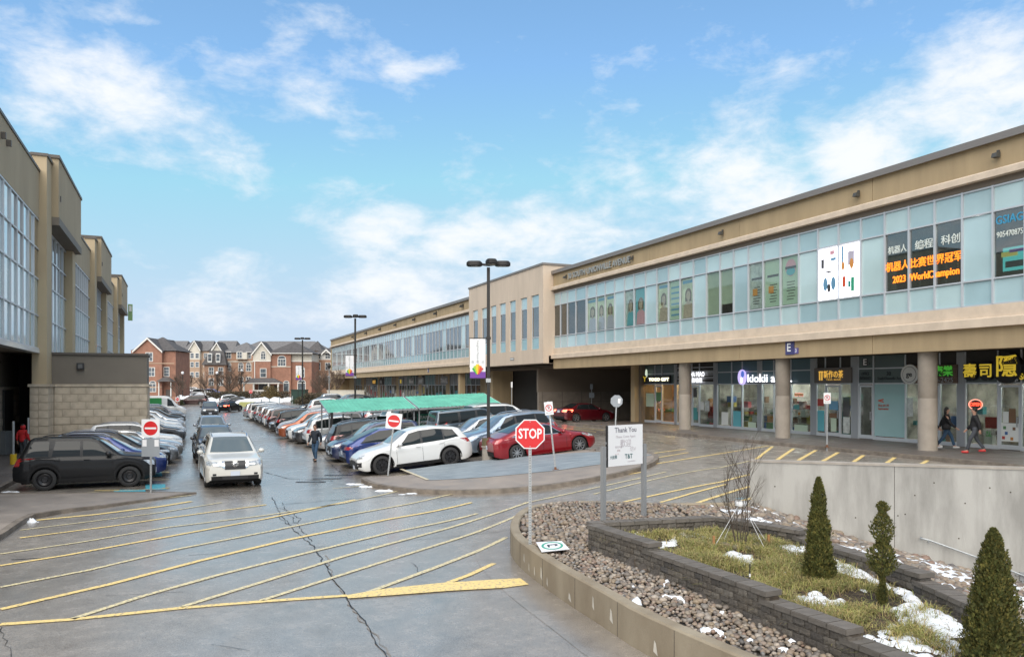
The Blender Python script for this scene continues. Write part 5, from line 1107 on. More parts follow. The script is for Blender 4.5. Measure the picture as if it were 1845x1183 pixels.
class Car:
    """body surface as cross-sections along x (0 = front bumper, L = rear); y to the left, z up"""
    def __init__(s, L, Wd, H, top, belt, wb, fo, r, cl=.2, tum=.2, hoodw=.90, noser=.5, nose=.1, tailn=.05, round_=.16, rroof=.0):
        s.L, s.W, s.H, s.wb, s.fo, s.r, s.cl = L, Wd, H, wb, fo, r, cl; s.xw = (fo, fo+wb); s.tum = tum; s.hw = hoodw; s.nr = noser; s.nose = nose; s.tailn = tailn; s.round = round_
        s.topp = top; s.beltp = belt; s.ra = r+.065
        xs = []; N = 96
        s.xs = sorted(set([round(L*i/N,4) for i in range(N+1)]+[.01,.025,.05,.08,.12,L-.01,L-.025,L-.05,L-.08]+[round(w+s.ra*cos(a*pi/16),4) for w in s.xw for a in range(17)]))
    def lerp(s, P, x):
        if x <= P[0][0]: return P[0][1]
        for i in range(len(P)-1):
            if x <= P[i+1][0]:
                a, b = P[i], P[i+1]; return a[1]+(b[1]-a[1])*(x-a[0])/(b[0]-a[0])
        return P[-1][1]
    def ztop(s, x):
        w = .07; return sum(s.lerp(s.topp, min(max(x+d*w,0),s.L))*k for d, k in ((-1,.15),(-.5,.22),(0,.26),(.5,.22),(1,.15)))
    def zbelt(s, x): return min(s.lerp(s.beltp, x), s.ztop(x)-.035)
    def wf(s, x):
        a = max(0, 1-x/s.nr); b = max(0, 1-(s.L-x)/(s.nr*.85)); return 1-s.round*a**2.4-(s.round*.8)*b**2.6
    def zb(s, x):
        z = s.cl+.10*max(0,1-x/.35)**2+.12*max(0,1-(s.L-x)/.5)**2
        for w in s.xw:
            d = abs(x-w)
            if d < s.ra: z = max(z, s.r-.01+sqrt(s.ra**2-d*d))
        return z
    def section(s, x):
        zb, zl, zt = s.zb(x), s.zbelt(x), s.ztop(x); w = s.W/2*s.wf(x); zl = max(zl, zb+.05); zt = max(zt, zl+.02); h = zt-zl
        P = []
        for f, k in ((0,.955),(.1,.985),(.28,.995),(.45,1.0),(.62,.998),(.76,.985),(.86,.99),(.94,.965),(1,.93)):
            P.append((w*k, zb+(zl-zb)*f))
        g = min(1, h/(s.H-1.0)); ye = w*(s.hw-.02*0)-s.tum*s.W/1.9*min(1, h/.55)*.9
        ye = min(ye, w*.92)
        for f in (.25,.5,.75,.93): 
            bow = .03*sin(pi*f)*min(1,h/.3); P.append((w*.93+(ye-w*.93)*f+bow, zl+(zt-.035*min(1,h/.1)-zl)*f))
        P += [(ye*.955, zt-.012), (ye*.80, zt), (ye*.5, zt+.012), (0, zt+.018)]
        return P
    def dx(s, x, z):      # nose and tail bulge in side view
        zm = .55; a = max(0, 1-x/.45); b = max(0, 1-(s.L-x)/.45); return a*s.nose*((z-zm)/.5)**2-b*s.tailn*((z-zm-.1)/.5)**2
    def pt(s, x, y, z): return (x+s.dx(x, z), y, z)
    def y_at(s, x, z):
        P = s.section(x)
        for i in range(len(P)-1):
            if P[i][1] <= z <= P[i+1][1] and P[i+1][1] > P[i][1]:
                t = (z-P[i][1])/(P[i+1][1]-P[i][1]); return P[i][0]+(P[i+1][0]-P[i][0])*t
        return P[0][0] if z < P[0][1] else 0
    def z_at(s, x, y):
        P = s.section(x)[-5:]; y = abs(y)
        for i in range(len(P)-1):
            if P[i+1][0] <= y <= P[i][0]:
                t = (P[i][0]-y)/(P[i][0]-P[i+1][0]+1e-9); return P[i][1]+(P[i+1][1]-P[i][1])*t
        return P[0][1]
    def front_x(s, y, z, back=False):
        for i in range(61):
            x = i*.012; q = s.L-x if back else x
            if s.y_at(q, z) >= abs(y) and s.ztop(q)+.01 >= z: break
        return s.pt(q, y, z)
    # --- meshes
    def body(s):
        b = MB(); rows = []
        for x in s.xs:
            P = s.section(x); row = [s.pt(x, y, z) for y, z in P]; rows.append(row+[(p[0],-p[1],p[2]) for p in row[-2::-1]])
        b.grid(rows); n = len(rows[0])
        for r_ in (rows[0], rows[-1]):
            c = len(b.v); 
            for i in range(n//2): 
                a0, a1, b1, b0 = r_[i], r_[i+1], r_[n-2-i], r_[n-1-i]; b.add([a0,a1,b1,b0], [(0,1,2,3)])
        me = b.mesh('body', PAINT['white'], fix=True); sharp_by_angle(me, 38); return me
    def under(s):
        b = MB(); w = s.W/2-.07; b.box(.25, s.L-.25, -w*.93, w*.93, s.cl-.02, s.cl+.12)
        for xw in s.xw:     # wheel wells: dark drums closed on the inside
            b.box(xw-s.ra-.01, xw+s.ra+.01, -w+.17, w-.17, s.cl, min(s.r+s.ra+.03, s.zbelt(xw)-.06))
            n = 14
            for sg in (-1,1):
                rows = []
                for k in range(n+1):
                    a = pi*k/n; X, Z = xw+(s.ra+.002)*cos(a), s.r-.01+(s.ra+.002)*sin(a); rows.append([(X, sg*(w-.18), Z), (X, sg*(s.y_at(X, max(Z+.01,s.cl+.15))-.02), Z)])
                b.grid(rows)
        b.box(.3, s.L-.3, -w*.8, w*.8, s.cl+.1, s.cl+.3); return b.mesh('underbody', M_['under'])
    def side_patch(s, sg, quad, off=.007, nx=8, nz=4, name='side_window', m=None, thick=0):
        """quad = (x bottom front, x top front, x top rear, x bottom rear, zbottom fn/val, ztop fn/val)"""
        xb0, xt0, xt1, xb1, zb_, zt_ = quad; rows = []
        for j in range(nz+1):
            t = j/nz; row = []
            for i in range(nx+1):
                q = i/nx; x = (xb0+(xb1-xb0)*q)*(1-t)+(xt0+(xt1-xt0)*q)*t
                z0 = zb_(x) if callable(zb_) else zb_; z1 = zt_(x) if callable(zt_) else zt_; z = z0+(z1-z0)*t
                y = s.y_at(x, z)+off; row.append((s.pt(x, sg*y, z+(off*.3 if off else 0))))
            rows.append(row)
        return MB().grid(rows).mesh(name, m or M_['carglass'], smooth=True)
    def top_patch(s, x0, x1, k0, k1, off=.008, name='windscreen', m=None, nx=8, ny=8, bow=.06):
        rows = []
        for i in range(nx+1):
            t = i/nx; kk = k0+(k1-k0)*t; row = []
            for j in range(ny+1):
                f = -1+2*j/ny; x = x0+(x1-x0)*t + (bow*(f*f) if k0 > 0 else 0)*(1-.4*t)
                P = s.section(x); ye = P[-4][0]*kk; y = f*ye; z = s.z_at(x, y)+off; row.append(s.pt(x, y, z))
            rows.append(row)
        return MB().grid(rows).mesh(name, m or M_['windshield'], smooth=True)
    def end_patch(s, y0, y1, z0, z1, off=.01, back=False, name='grille', m=None, ny=6, nz=3, z0b=None, z1b=None):
        rows = []
        for j in range(nz+1):
            row = []
            for i in range(ny+1):
                q = i/ny; y = y0+(y1-y0)*q; a = z0+((z0b if z0b is not None else z0)-z0)*q; c = z1+((z1b if z1b is not None else z1)-z1)*q; z = a+(c-a)*j/nz
                p = s.front_x(y, z, back); row.append((p[0]+(off if back else -off), y*(1+off*.6), z))
            rows.append(row)
        return MB().grid(rows).mesh(name, m or M_['trim_b'], smooth=True)
def wheel_meshes(r, w, style, sp=5):
    t = MB(); pr_ = [(r*.66,w*.38),(r*.70,w*.5),(r*.93,w*.5),(r*.985,w*.42),(r,w*.25),(r,-w*.25),(r*.985,-w*.42),(r*.93,-w*.5),(r*.66,-w*.5)]
    t.lathe([(a,h) for a, h in pr_], 28, axis=1); tm = t.mesh('tyre', M_['tyre'], smooth=50)
    b = MB(); b.lathe([(r*.70,w*.43),(r*.665,w*.40),(r*.64,w*.2),(r*.62,-w*.3)], 28, axis=1); b.lathe([(.001,w*.18),(r*.64,w*.12)], 20, axis=1)
    m = M_['rim_s'] if style[0] == 's' else M_['rim_d']; bk = MB(); bk.lathe([(.001,w*.05),(r*.64,w*.05)], 20, axis=1)
    c = MB(); c.lathe([(r*.70,w*.44),(r*.655,w*.42),(r*.63,w*.2)], 28, axis=1)
    if style.startswith('steel'): c.lathe([(.001,w*.30),(r*.22,w*.32),(r*.3,w*.2),(r*.5,w*.32),(r*.63,w*.2)], 24, axis=1)
    else:
        for k in range(sp):
            for d in ((-.06,.06) if sp <= 6 else (0,)):
                a = 2*pi*k/sp; a0 = a+d*3; rr, h = r*.66, w*.40
                q0, q1 = (r*.12*cos(a), r*.12*sin(a)), (rr*cos(a0), rr*sin(a0)); nx_, ny_ = -sin(a)*r*.055, cos(a)*r*.055
                c.hexa([(q0[1]-ny_*1.3,h*.6,q0[0]-nx_*1.3),(q1[1]-ny_,h*.55,q1[0]-nx_),(q1[1]+ny_,h*.55,q1[0]+nx_),(q0[1]+ny_*1.3,h*.6,q0[0]+nx_*1.3)], [(q0[1]-ny_,h*1.05,q0[0]-nx_),(q1[1]-ny_*.7,h,q1[0]-nx_*.7),(q1[1]+ny_*.7,h,q1[0]+nx_*.7),(q0[1]+ny_,h*1.05,q0[0]+nx_)])
        c.lathe([(.001,w*.44),(r*.14,w*.42),(r*.17,w*.25)], 12, axis=1)
    rm = c.mesh('rim', M_['rim_d'] if style == 'steel_d' else m, smooth=40); bm_ = bk.mesh('brake_disc', M_['black'])
    return tm, rm, bm_
def build_car(key, car, win, ws, rw, opts):
    """win: list of side window quads; ws/rw: windscreen and rear window x ranges. returns the prototype root (built at origin, nose to +x after flip)"""
    root = bpy.data.objects.new(opts.get('name','parked_car'), None); COL.objects.link(root)
    s = car
    def part(name, me, parent=root):
        # model frame: x=0 front; move so the middle is the origin and the nose looks along +x
        me.transform(Matrix.Translation((s.L/2,0,0)) @ Matrix.Diagonal((-1,-1,1,1))); o = link(name, me, parent); return o
    bo = part('body', s.body()); bo.material_slots[0].link = 'OBJECT'; bo.material_slots[0].material = PAINT['white']
    part('underbody', s.under())
    wl = [part('windscreen', s.top_patch(ws[0], ws[1], .93, .90)), part('rear_window', s.top_patch(rw[0], rw[1], .86, .86, name='rear_window', m=M_['carglass'], bow=-.03))]
    zt = lambda x: min(s.ztop(x)-opts.get('wtopgap',.10), s.H-.12); zbw = lambda x: s.zbelt(x)+.035
    for sg in (-1, 1):
        x0, x1 = win[0], win[-1]
        part('window_surround', s.side_patch(sg, (x0[0]-.05, x0[1]-.03, x1[2]+.05, x1[3]+.06, lambda x: s.zbelt(x)+.012, lambda x: zt(x)+.028), .003, 24, 6, 'window_surround', M_[opts.get('surround','trim_b')]))
        for q in win: part('side_window', s.side_patch(sg, (q[0],q[1],q[2],q[3],zbw,zt), .007, 10, 6))
        # door gaps and handles
        for x in opts['doors']:
            b = MB(); rows = []
            for k in range(9): z = s.cl+.17+(s.zbelt(x)-s.cl-.17)*k/8; xx = x+opts.get('gapcurve',.0)*(1-k/8); y = s.y_at(xx, z)+.003; rows.append([s.pt(xx-.006, sg*y, z), s.pt(xx+.006, sg*y, z)])
            part('door_gap', b.grid(rows).mesh('door_gap', M_['under']))
        rows = []; x0_, x1_ = opts['doors'][0], opts['doors'][-1]
        for x in opts['handles']:
            z = s.zbelt(x)-.10; y = s.y_at(x, z); b = MB(); b.tube([(x-.09,sg*(y+.002),z),(x-.07,sg*(y+.03),z+.005),(x+.07,sg*(y+.03),z+.005),(x+.09,sg*(y+.002),z)], .014, 6); hn = part('door_handle', b.mesh('door_handle', M_['chrome'] if opts.get('chrome_handles') else PAINT['white'])); 
            if not opts.get('chrome_handles'): hn.material_slots[0].link = 'OBJECT'; hn.material_slots[0].material = PAINT['white']
        # mirror
        x = ws[0]+.30; z = s.zbelt(x)+.08; y = s.y_at(x, s.zbelt(x)-.01); b = MB(); b.blob((x+.02, sg*(y+.15), z+.03), (.09,.115,.085), 10, 6, 0); b.tube([(x+.04,sg*(y-.03),z-.05),(x+.03,sg*(y+.12),z)], .022, 6)
        mi = part('wing_mirror', b.mesh('wing_mirror', PAINT['white'], smooth=True)); mi.material_slots[0].link = 'OBJECT'; mi.material_slots[0].material = PAINT['white']
        if opts.get('blackmirror'): mi.material_slots[0].material = M_['trim_b']; mi.material_slots[0].link = 'DATA'; mi.data.materials[0] = M_['trim_b']
        # rocker and arch cladding
        if opts.get('clad'):
            for xw in s.xw:
                rows = []
                for k in range(21):
                    a = -0.12+(pi+.24)*k/20; o_ = opts['clad']
                    row = []
                    for rr in (s.ra-.004, s.ra+o_*.5, s.ra+o_): X, Z = xw+rr*cos(a), max(s.r-.01+rr*sin(a), s.cl+.02); row.append((X+s.dx(X,Z), sg*(s.y_at(X, max(Z, s.zb(X)+.002))+(.014 if rr < s.ra+o_ else .002)), Z))
                    rows.append(row)
                part('arch_trim', MB().grid(rows).mesh('arch_trim', M_['cladding'], smooth=True))
            xa, xb = s.xw[0]+s.ra, s.xw[1]-s.ra; rows = [[(xa+(xb-xa)*k/10, sg*(s.y_at(xa+(xb-xa)*k/10, s.cl+hh)+.012), s.cl+hh) for k in range(11)] for hh in (.0,.07,.14)]
            part('rocker_trim', MB().grid(rows).mesh('rocker_trim', M_['cladding'], smooth=True))
        if opts.get('rails'):
            xa, xb = ws[1]+.1, opts['roof_end']-.1; P = []
            for k in range(9): x_ = xa+(xb-xa)*k/8; yy = s.section(x_)[-4][0]*.93; P.append((x_, sg*yy, s.z_at(x_, yy)+(.05 if 0 < k < 8 else .0)))
            part('roof_rail', MB().tube(P, .017, 6).mesh('roof_rail', M_[opts['rails']]))
        hl = opts['head']; part('headlight', s.end_patch(sg*hl[0], sg*hl[1], hl[2], hl[3], .012, False, 'headlight', M_['head'], 8, 3, hl[4], hl[5]))
        tl = opts['tail']; part('tail_light', s.end_patch(sg*tl[0], sg*tl[1], tl[2], tl[3], .012, True, 'tail_light', M_['tail'], 8, 4, tl[4], tl[5]))
        if opts.get('fog'): f = opts['fog']; part('fog_lamp', s.end_patch(sg*f[0], sg*f[1], f[2], f[3], .012, False, 'fog_lamp', M_['trim_b']))
    g = opts['grille']; 
    for q in g: part('grille', s.end_patch(-q[0], q[0], q[1], q[2], .014, False, 'grille', M_['trim_b'], 8, 3))
    if opts.get('vchrome'):
        for sg in (-1, 1): part('grille_trim', s.end_patch(sg*.34, sg*.43, .70, .97, .02, False, 'grille_trim', M_['chrome'], 2, 2, .76, .97))
    if opts.get('gchrome'): q = g[0]; part('grille_trim', s.end_patch(-q[0]-.03, q[0]+.03, q[2]-.0, q[2]+.03, .02, False, 'grille_trim', M_['chrome'], 8, 1))
    if opts.get('badge'): p = s.front_x(0, opts['badge']); b = MB(); b.lathe([(.055,0),(.075,.012),(.055,.02)], 18, axis=0, c=(p[0]-.04,0,opts['badge'])); b.box(p[0]-.045,p[0]-.03,-.10,.10,opts['badge']-.016,opts['badge']+.016); part('emblem', b.mesh('emblem', M_['chrome']))
    for back, z in ((False, opts['plate'][0]), (True, opts['plate'][1])):
        p = s.front_x(0, z, back); sx = 1 if back else -1; b = MB(); b.box(p[0]+sx*.015, p[0]+sx*.03, -.155, .155, z-.08, z+.08); pl = part('number_plate', b.mesh('number_plate', M_['plate']))
    part('bumper_trim', s.end_patch(-s.W*.40, s.W*.40, s.cl+.10, s.cl+.24, .012, False, 'bumper_trim', M_['cladding'], 12, 2)); part('bumper_trim', s.end_patch(-s.W*.40, s.W*.40, s.cl+.12, s.cl+.30, .012, True, 'bumper_trim', M_['cladding'], 12, 2))
    tm, rm, bm_ = wheel_meshes(s.r, .23, opts.get('rim','s5'), opts.get('spokes',5))
    for xw in s.xw:
        for sg in (-1, 1):
            wh = bpy.data.objects.new('wheel', None); COL.objects.link(wh); wh.parent = root; wh.location = (s.L/2-xw, sg*(s.W/2*s.wf(xw)-.135), s.r); wh.rotation_euler = (0, random.uniform(0,6), 0 if sg > 0 else pi)
            link('tyre', tm, wh); link('rim', rm, wh); link('brake_disc', bm_, wh)
    root['dims'] = [s.L, s.W, s.H]
    return root
PROTO = {}
# --- mid crossover (rounded family crossover, many)
def q(*a): return a
c = Car(4.62, 1.86, 1.69, [(0,.78),(.08,.90),(.35,1.0),(1.0,1.09),(1.18,1.13),(1.95,1.60),(2.4,1.68),(3.3,1.69),(4.05,1.62),(4.18,1.58),(4.48,1.12),(4.56,1.02),(4.62,.8)], [(0,.74),(.5,.90),(1.3,1.02),(3.6,1.09),(4.2,1.12),(4.62,.9)], 2.69, .92, .35, .21)
PROTO['suv'] = build_car('suv', c, [q(1.42,2.05,2.42,2.42), q(2.52,2.52,3.42,3.42), q(3.50,3.50,3.92,4.10)], (1.22,1.98), (4.10,4.44), dict(doors=(1.40,2.47,3.42), handles=(2.3,3.3), head=(.50,.88,.74,.86,.80,.90), tail=(.52,.90,.92,1.08,.90,1.12), grille=[(.42,.56,.84),(.5,.30,.42)], plate=(.50,.86), rim='s5', spokes=5, clad=.05, rails='chrome', roof_end=4.0, badge=.74, surround='trim_b', wtopgap=.11))
# --- large white crossover, first in the queue
c = Car(5.0, 1.96, 1.77, [(0,.84),(.07,.96),(.30,1.03),(1.05,1.11),(1.22,1.14),(2.05,1.68),(2.5,1.76),(3.6,1.77),(4.45,1.70),(4.6,1.64),(4.85,1.15),(5.0,.9)], [(0,.80),(.5,.98),(1.3,1.08),(3.9,1.14),(4.6,1.18),(5,.95)], 2.9, .95, .37, .22, nose=.07, round_=.13)
PROTO['pathfinder'] = build_car('pf', c, [q(1.50,2.15,2.55,2.55), q(2.65,2.65,3.65,3.65), q(3.73,3.73,4.35,4.55)], (1.26,2.08), (4.52,4.80), dict(name='car', doors=(1.5,2.6,3.65), handles=(2.45,3.5), head=(.45,.93,.78,.93,.84,.99), tail=(.6,.93,.95,1.2,.95,1.2), vchrome=1, grille=[(.34,.68,.97),(.42,.34,.46)], fog=(.62,.74,.48,.55), plate=(.54,.95), rim='s5', rails='chrome', roof_end=4.4, badge=.84, chrome_handles=True))
# --- boxy black SUV in front left
c = Car(4.38, 1.81, 1.80, [(0,.78),(.06,1.0),(.22,1.08),(1.0,1.15),(1.12,1.19),(1.75,1.68),(2.05,1.76),(3.3,1.79),(3.8,1.77),(3.94,1.73),(4.22,1.18),(4.32,1.04),(4.38,.78)], [(0,.8),(.4,.98),(1.2,1.11),(4.1,1.14),(4.38,.98)], 2.62, .82, .37, .26, tum=.14, nose=.05, round_=.11, tailn=.03)
PROTO['boxy'] = build_car('boxy', c, [q(1.35,1.86,2.28,2.28), q(2.37,2.37,3.12,3.22), q(3.33,3.30,3.80,4.00)], (1.16,1.78), (3.96,4.20), dict(doors=(1.36,2.33,3.25), handles=(2.15,3.05), head=(.48,.86,.74,.93,.78,.95), tail=(.66,.88,.86,1.12,.86,1.12), grille=[(.44,.62,.9),(.5,.34,.44)], plate=(.5,.8), rim='steel_d', clad=.075, rails='trim_b', roof_end=3.8, blackmirror=True, gapcurve=0))
# --- boxy tall wagon (grey)
c = Car(4.75, 1.88, 1.78, [(0,.85),(.04,1.05),(.2,1.10),(1.25,1.14),(1.32,1.18),(1.78,1.68),(2.1,1.76),(4.4,1.78),(4.52,1.76),(4.66,1.15),(4.75,.8)], [(0,.85),(.4,1.0),(1.2,1.1),(4.5,1.12),(4.75,.95)], 2.78, .85, .39, .27, tum=.10, nose=.02, round_=.07, tailn=.02)
PROTO['wagon'] = build_car('wagon', c, [q(1.45,1.88,2.35,2.35), q(2.47,2.47,3.28,3.28), q(3.42,3.42,4.38,4.46)], (1.34,1.80), (4.50,4.64), dict(doors=(1.42,2.4,3.35), handles=(2.2,3.15), head=(.55,.88,.82,1.0,.82,1.0), tail=(.70,.9,.9,1.2,.9,1.2), grille=[(.5,.78,1.0),(.5,.4,.5)], plate=(.55,.8), rim='s5', clad=.07, rails='trim_b', roof_end=4.4, blackmirror=True))
# --- sporty white crossover
c = Car(4.86, 1.94, 1.70, [(0,.66),(.08,.80),(.4,.95),(1.1,1.08),(1.35,1.13),(2.1,1.58),(2.6,1.68),(3.3,1.69),(4.15,1.57),(4.35,1.53),(4.72,1.12),(4.82,1.0),(4.86,.8)], [(0,.62),(.45,.80),(1.3,1.01),(3.7,1.10),(4.3,1.17),(4.86,.9)], 2.895, .95, .385, .21, nose=.13, round_=.2, tum=.23)
PROTO['sport'] = build_car('sport', c, [q(1.62,2.22,2.62,2.62), q(2.72,2.72,3.60,3.60), q(3.66,3.66,4.02,4.22)], (1.40,2.12), (4.28,4.66), dict(doors=(1.58,2.67,3.62), handles=(2.5,3.5), head=(.52,.92,.66,.76,.76,.93), tail=(.5,.94,.94,1.06,.92,1.10), grille=[(.42,.40,.62)], fog=(.5,.88,.40,.58), plate=(.34,.82), rim='d5', spokes=5, clad=.05, wtopgap=.12, surround='trim_b'))
# --- low electric saloon (red) and the tall fastback
c = Car(4.70, 1.86, 1.44, [(0,.58),(.08,.68),(.4,.80),(1.0,.91),(1.25,.97),(2.1,1.36),(2.55,1.44),(3.0,1.42),(3.9,1.14),(4.3,1.03),(4.62,.98),(4.70,.8)], [(0,.56),(.45,.70),(1.3,.88),(3.7,.96),(4.4,.97),(4.7,.8)], 2.875, .84, .335, .16, nose=.12, round_=.2, tum=.24)
PROTO['ev'] = build_car('ev', c, [q(1.50,2.12,2.50,2.50), q(2.57,2.57,3.28,3.50), q(3.36,3.34,3.52,3.85)], (1.30,2.14), (2.95,3.95), dict(doors=(1.45,2.53,3.5), handles=(2.35,3.3), head=(.50,.90,.60,.68,.66,.84), tail=(.42,.92,.82,.92,.80,.93), grille=[(.55,.26,.38)], plate=(.36,.62), rim='s9', spokes=9, surround='chrome', wtopgap=.075))
c = Car(4.75, 1.92, 1.62, [(0,.64),(.08,.74),(.4,.88),(1.0,1.0),(1.2,1.06),(2.1,1.52),(2.6,1.62),(3.1,1.61),(4.1,1.30),(4.5,1.12),(4.58,1.13),(4.68,1.04),(4.75,.8)], [(0,.60),(.45,.78),(1.3,.97),(3.7,1.06),(4.4,1.08),(4.75,.85)], 2.89, .89, .36, .19, nose=.12, round_=.2, tum=.24)
PROTO['fastback'] = build_car('fb', c, [q(1.50,2.12,2.50,2.50), q(2.57,2.57,3.40,3.50), q(3.48,3.46,3.75,4.05)], (1.26,2.12), (3.2,4.35), dict(doors=(1.45,2.53,3.5), handles=(2.35,3.3), head=(.50,.92,.66,.74,.72,.90), tail=(.42,.94,.88,.98,.86,1.0), grille=[(.55,.28,.40)], plate=(.36,.70), rim='s5', surround='trim_b', clad=.03, wtopgap=.09))
# --- saloon
c = Car(4.70, 1.82, 1.46, [(0,.66),(.08,.76),(.4,.86),(1.1,.96),(1.28,1.0),(2.05,1.38),(2.5,1.45),(3.2,1.44),(3.95,1.10),(4.15,1.06),(4.6,1.03),(4.70,.8)], [(0,.62),(.45,.78),(1.3,.92),(3.9,.99),(4.5,1.0),(4.7,.8)], 2.75, .92, .335, .17, nose=.1, round_=.18, tum=.22)
PROTO['saloon'] = build_car('saloon', c, [q(1.50,2.08,2.45,2.45), q(2.53,2.53,3.22,3.34), q(3.32,3.30,3.42,3.66)], (1.32,2.06), (3.30,3.92), dict(doors=(1.48,2.49,3.36), handles=(2.3,3.2), head=(.48,.88,.62,.74,.68,.84), tail=(.45,.90,.82,.96,.80,.98), grille=[(.42,.56,.70),(.6,.28,.42)], plate=(.44,.84), rim='s5', gchrome=True, wtopgap=.08))
# --- minivan and panel van
c = Car(5.1, 1.98, 1.77, [(0,.74),(.08,.86),(.35,1.0),(.95,1.12),(1.1,1.17),(2.0,1.66),(2.4,1.75),(4.3,1.76),(4.7,1.70),(4.95,1.12),(5.1,.8)], [(0,.72),(.5,.9),(1.3,1.03),(4.5,1.10),(5.1,.95)], 3.0, .98, .35, .18, nose=.1, round_=.15, tum=.17)
PROTO['minivan'] = build_car('mv', c, [q(1.50,2.1,2.50,2.50), q(2.6,2.6,3.55,3.55), q(3.63,3.63,4.55,4.7)], (1.16,2.02), (4.68,4.92), dict(doors=(1.5,2.55,3.6), handles=(2.4,2.8), head=(.50,.93,.72,.84,.80,.96), tail=(.68,.95,.9,1.12,.9,1.12), grille=[(.45,.58,.74),(.6,.3,.42)], plate=(.46,.86), rim='s5', rails='trim_b', roof_end=4.6, wtopgap=.12))
c = Car(5.6, 2.05, 2.45, [(0,.9),(.06,1.05),(.5,1.2),(.8,1.3),(1.55,2.15),(1.9,2.38),(2.4,2.45),(5.3,2.45),(5.5,2.4),(5.6,1.6)], [(0,.9),(.5,1.1),(1.2,1.22),(5.5,1.24),(5.6,1.2)], 3.4, 1.0, .36, .22, nose=.04, round_=.1, tum=.10)
PROTO['van'] = build_car('van', c, [q(1.05,1.55,1.95,1.95)], (.86,1.55), (5.4,5.5), dict(name='delivery_van', doors=(1.0,2.05,3.4), handles=(1.9,2.2), head=(.55,.93,.86,1.0,.9,1.1), tail=(.85,.98,1.0,1.5,1.0,1.5), grille=[(.5,.62,.84)], plate=(.5,.8), rim='steel', wtopgap=.28))
bpy.context.view_layer.update()
KIDS = kid_map(); USED = set()
HEAD = {'R': TH, 'L': TH+pi, 'C': TH-pi/2, 'A': TH+pi/2}
def car(kind, v, u, head, color, label, cat='car', group=None, dz=0, yaw=0, name=None, xy=None, tails=False):
    proto = PROTO[kind]
    if xy is not None: p = Vector(xy)
    else: p = W(v, u).xy
    a = (HEAD[head] if head in HEAD else head)+yaw; L = proto['dims'][0]; d = Vector((cos(a), sin(a))); s_ = Vector((-sin(a), cos(a)))
    zf, zr_ = G(*(p+d*L*.3)), G(*(p-d*L*.3)); zl, zg = G(*(p+s_*.8)), G(*(p-s_*.8)); z = (zf+zr_)/2
    r = copy_tree(proto, KIDS, (p.x, p.y, z+dz), a, label, group, PAINT[color]); r.rotation_mode = 'XYZ'
    r.rotation_euler = (math.atan2(zl-zg, 1.6), -math.atan2(zf-zr_, L*.6), a); r['category'] = cat
    if name: r.name = name
    del r['dims']
    if tails:
        for ch in list(r.children):
            if ch.name.startswith('tail_light'):
                ch.data = ch.data.copy(); ch.data.materials[0] = M_['tail_on']
    return r
RG = 'cars parked in the right-hand bays'; LG = 'cars parked in the left-hand bays'; QG = 'cars driving in the lane'
# queue in the lane (photo pixel of the front bumper middle)
def laneat(x, y, L): p = at(x, y); d = Vector((-ST, CT)); return (p.xy+d*L/2)
car('pathfinder', 0, 0, 'C', 'pearl', 'large pearl white crossover leading the queue, nose to the camera', group=QG, xy=laneat(420,880,5.0), yaw=.03)
car('suv', 0, 0, 'C', 'charcoal', 'dark grey crossover right behind the large white one in the lane', group=QG, xy=laneat(390,836,4.62), yaw=.03)
car('suv', 0, 0, 'C', 'silver', 'silver crossover, third in the queue in the lane', group=QG, xy=laneat(384,800,4.62))
car('boxy', 0, 0, 'C', 'charcoal', 'dark boxy car, last in the queue in the lane', group=QG, xy=laneat(379,752,4.44))
car('saloon', 0, 0, 'A', 'black', 'black saloon with lit tail lamps driving away up the lane', group=QG, xy=gp(413,107).xy, yaw=-.55, tails=True)
car('minivan', 0, 0, pi+.12, 'brown', 'dark brown minivan turning across the end of the lane', group=QG, xy=gp(349,141).xy)
# left-hand bays
def lcar(kind, u, col, label, noseV=-.35, h='R', **k): return car(kind, noseV-PROTO[kind]['dims'][0]/2, u, h, col, label, group=LG, **k)
lcar('boxy', 31.4, 'black', 'black boxy off-roader on steel rims, nearest in the left-hand bays', noseV=-.85)
lcar('suv', 33.9, 'blue', 'dark blue crossover right behind the nearest black off-roader', noseV=-.5)
lcar('suv', 36.7, 'black', 'black crossover with curved chrome window line, third from the apron', noseV=-.4)
lcar('saloon', 39.4, 'grey', 'grey saloon between the black crossover and the pale saloon on the left', noseV=-.1)
lcar('saloon', 41.9, 'silver', 'pale silver saloon directly before the light roof-railed crossover', noseV=.1)
lcar('suv', 44.4, 'white', 'white crossover with black roof rails in front of the stone annex', noseV=.1)
for i, (k, u, c_, lab) in enumerate((('suv',52.3,'charcoal','charcoal crossover, first one beyond the stone annex'),('saloon',55.1,'silver','silver saloon just beyond the charcoal crossover'),('saloon',57.9,'white','white saloon, second white car beyond the annex side'),
        ('suv',60.7,'white','white crossover beyond the white saloon in the left row'),('saloon',63.5,'white','white saloon between two crossovers, far left row'),('suv',66.3,'silver','silver crossover beside the far white saloon'),('saloon',69.1,'white','white saloon halfway along the far left row'),
        ('suv',72.0,'black','black crossover under the third hood of the left building'),('wagon',77.5,'charcoal','tall dark grey wagon in the far left row'),('suv',80.4,'darkred','dark red crossover in the far left row'),('suv',84,'silver','silver crossover near the van in the left row'),('suv',88,'grey','grey crossover near the far end of the left row'),('saloon',92,'silver','silver saloon, last before the green and white van'))):
    lcar(k, u, c_, lab, noseV=.3+random.uniform(-.15,.15), yaw=random.uniform(-.02,.02))
v_ = car('van', -2.2, 99, 'R', 'white', 'white and green delivery van at the far end of the left row', 'van', LG)
MB().box(-2.6,.2,-1.03,-.99,1.0,2.2).build('green_side_print', mat('green_print',(.03,.26,.07),.4), v_)
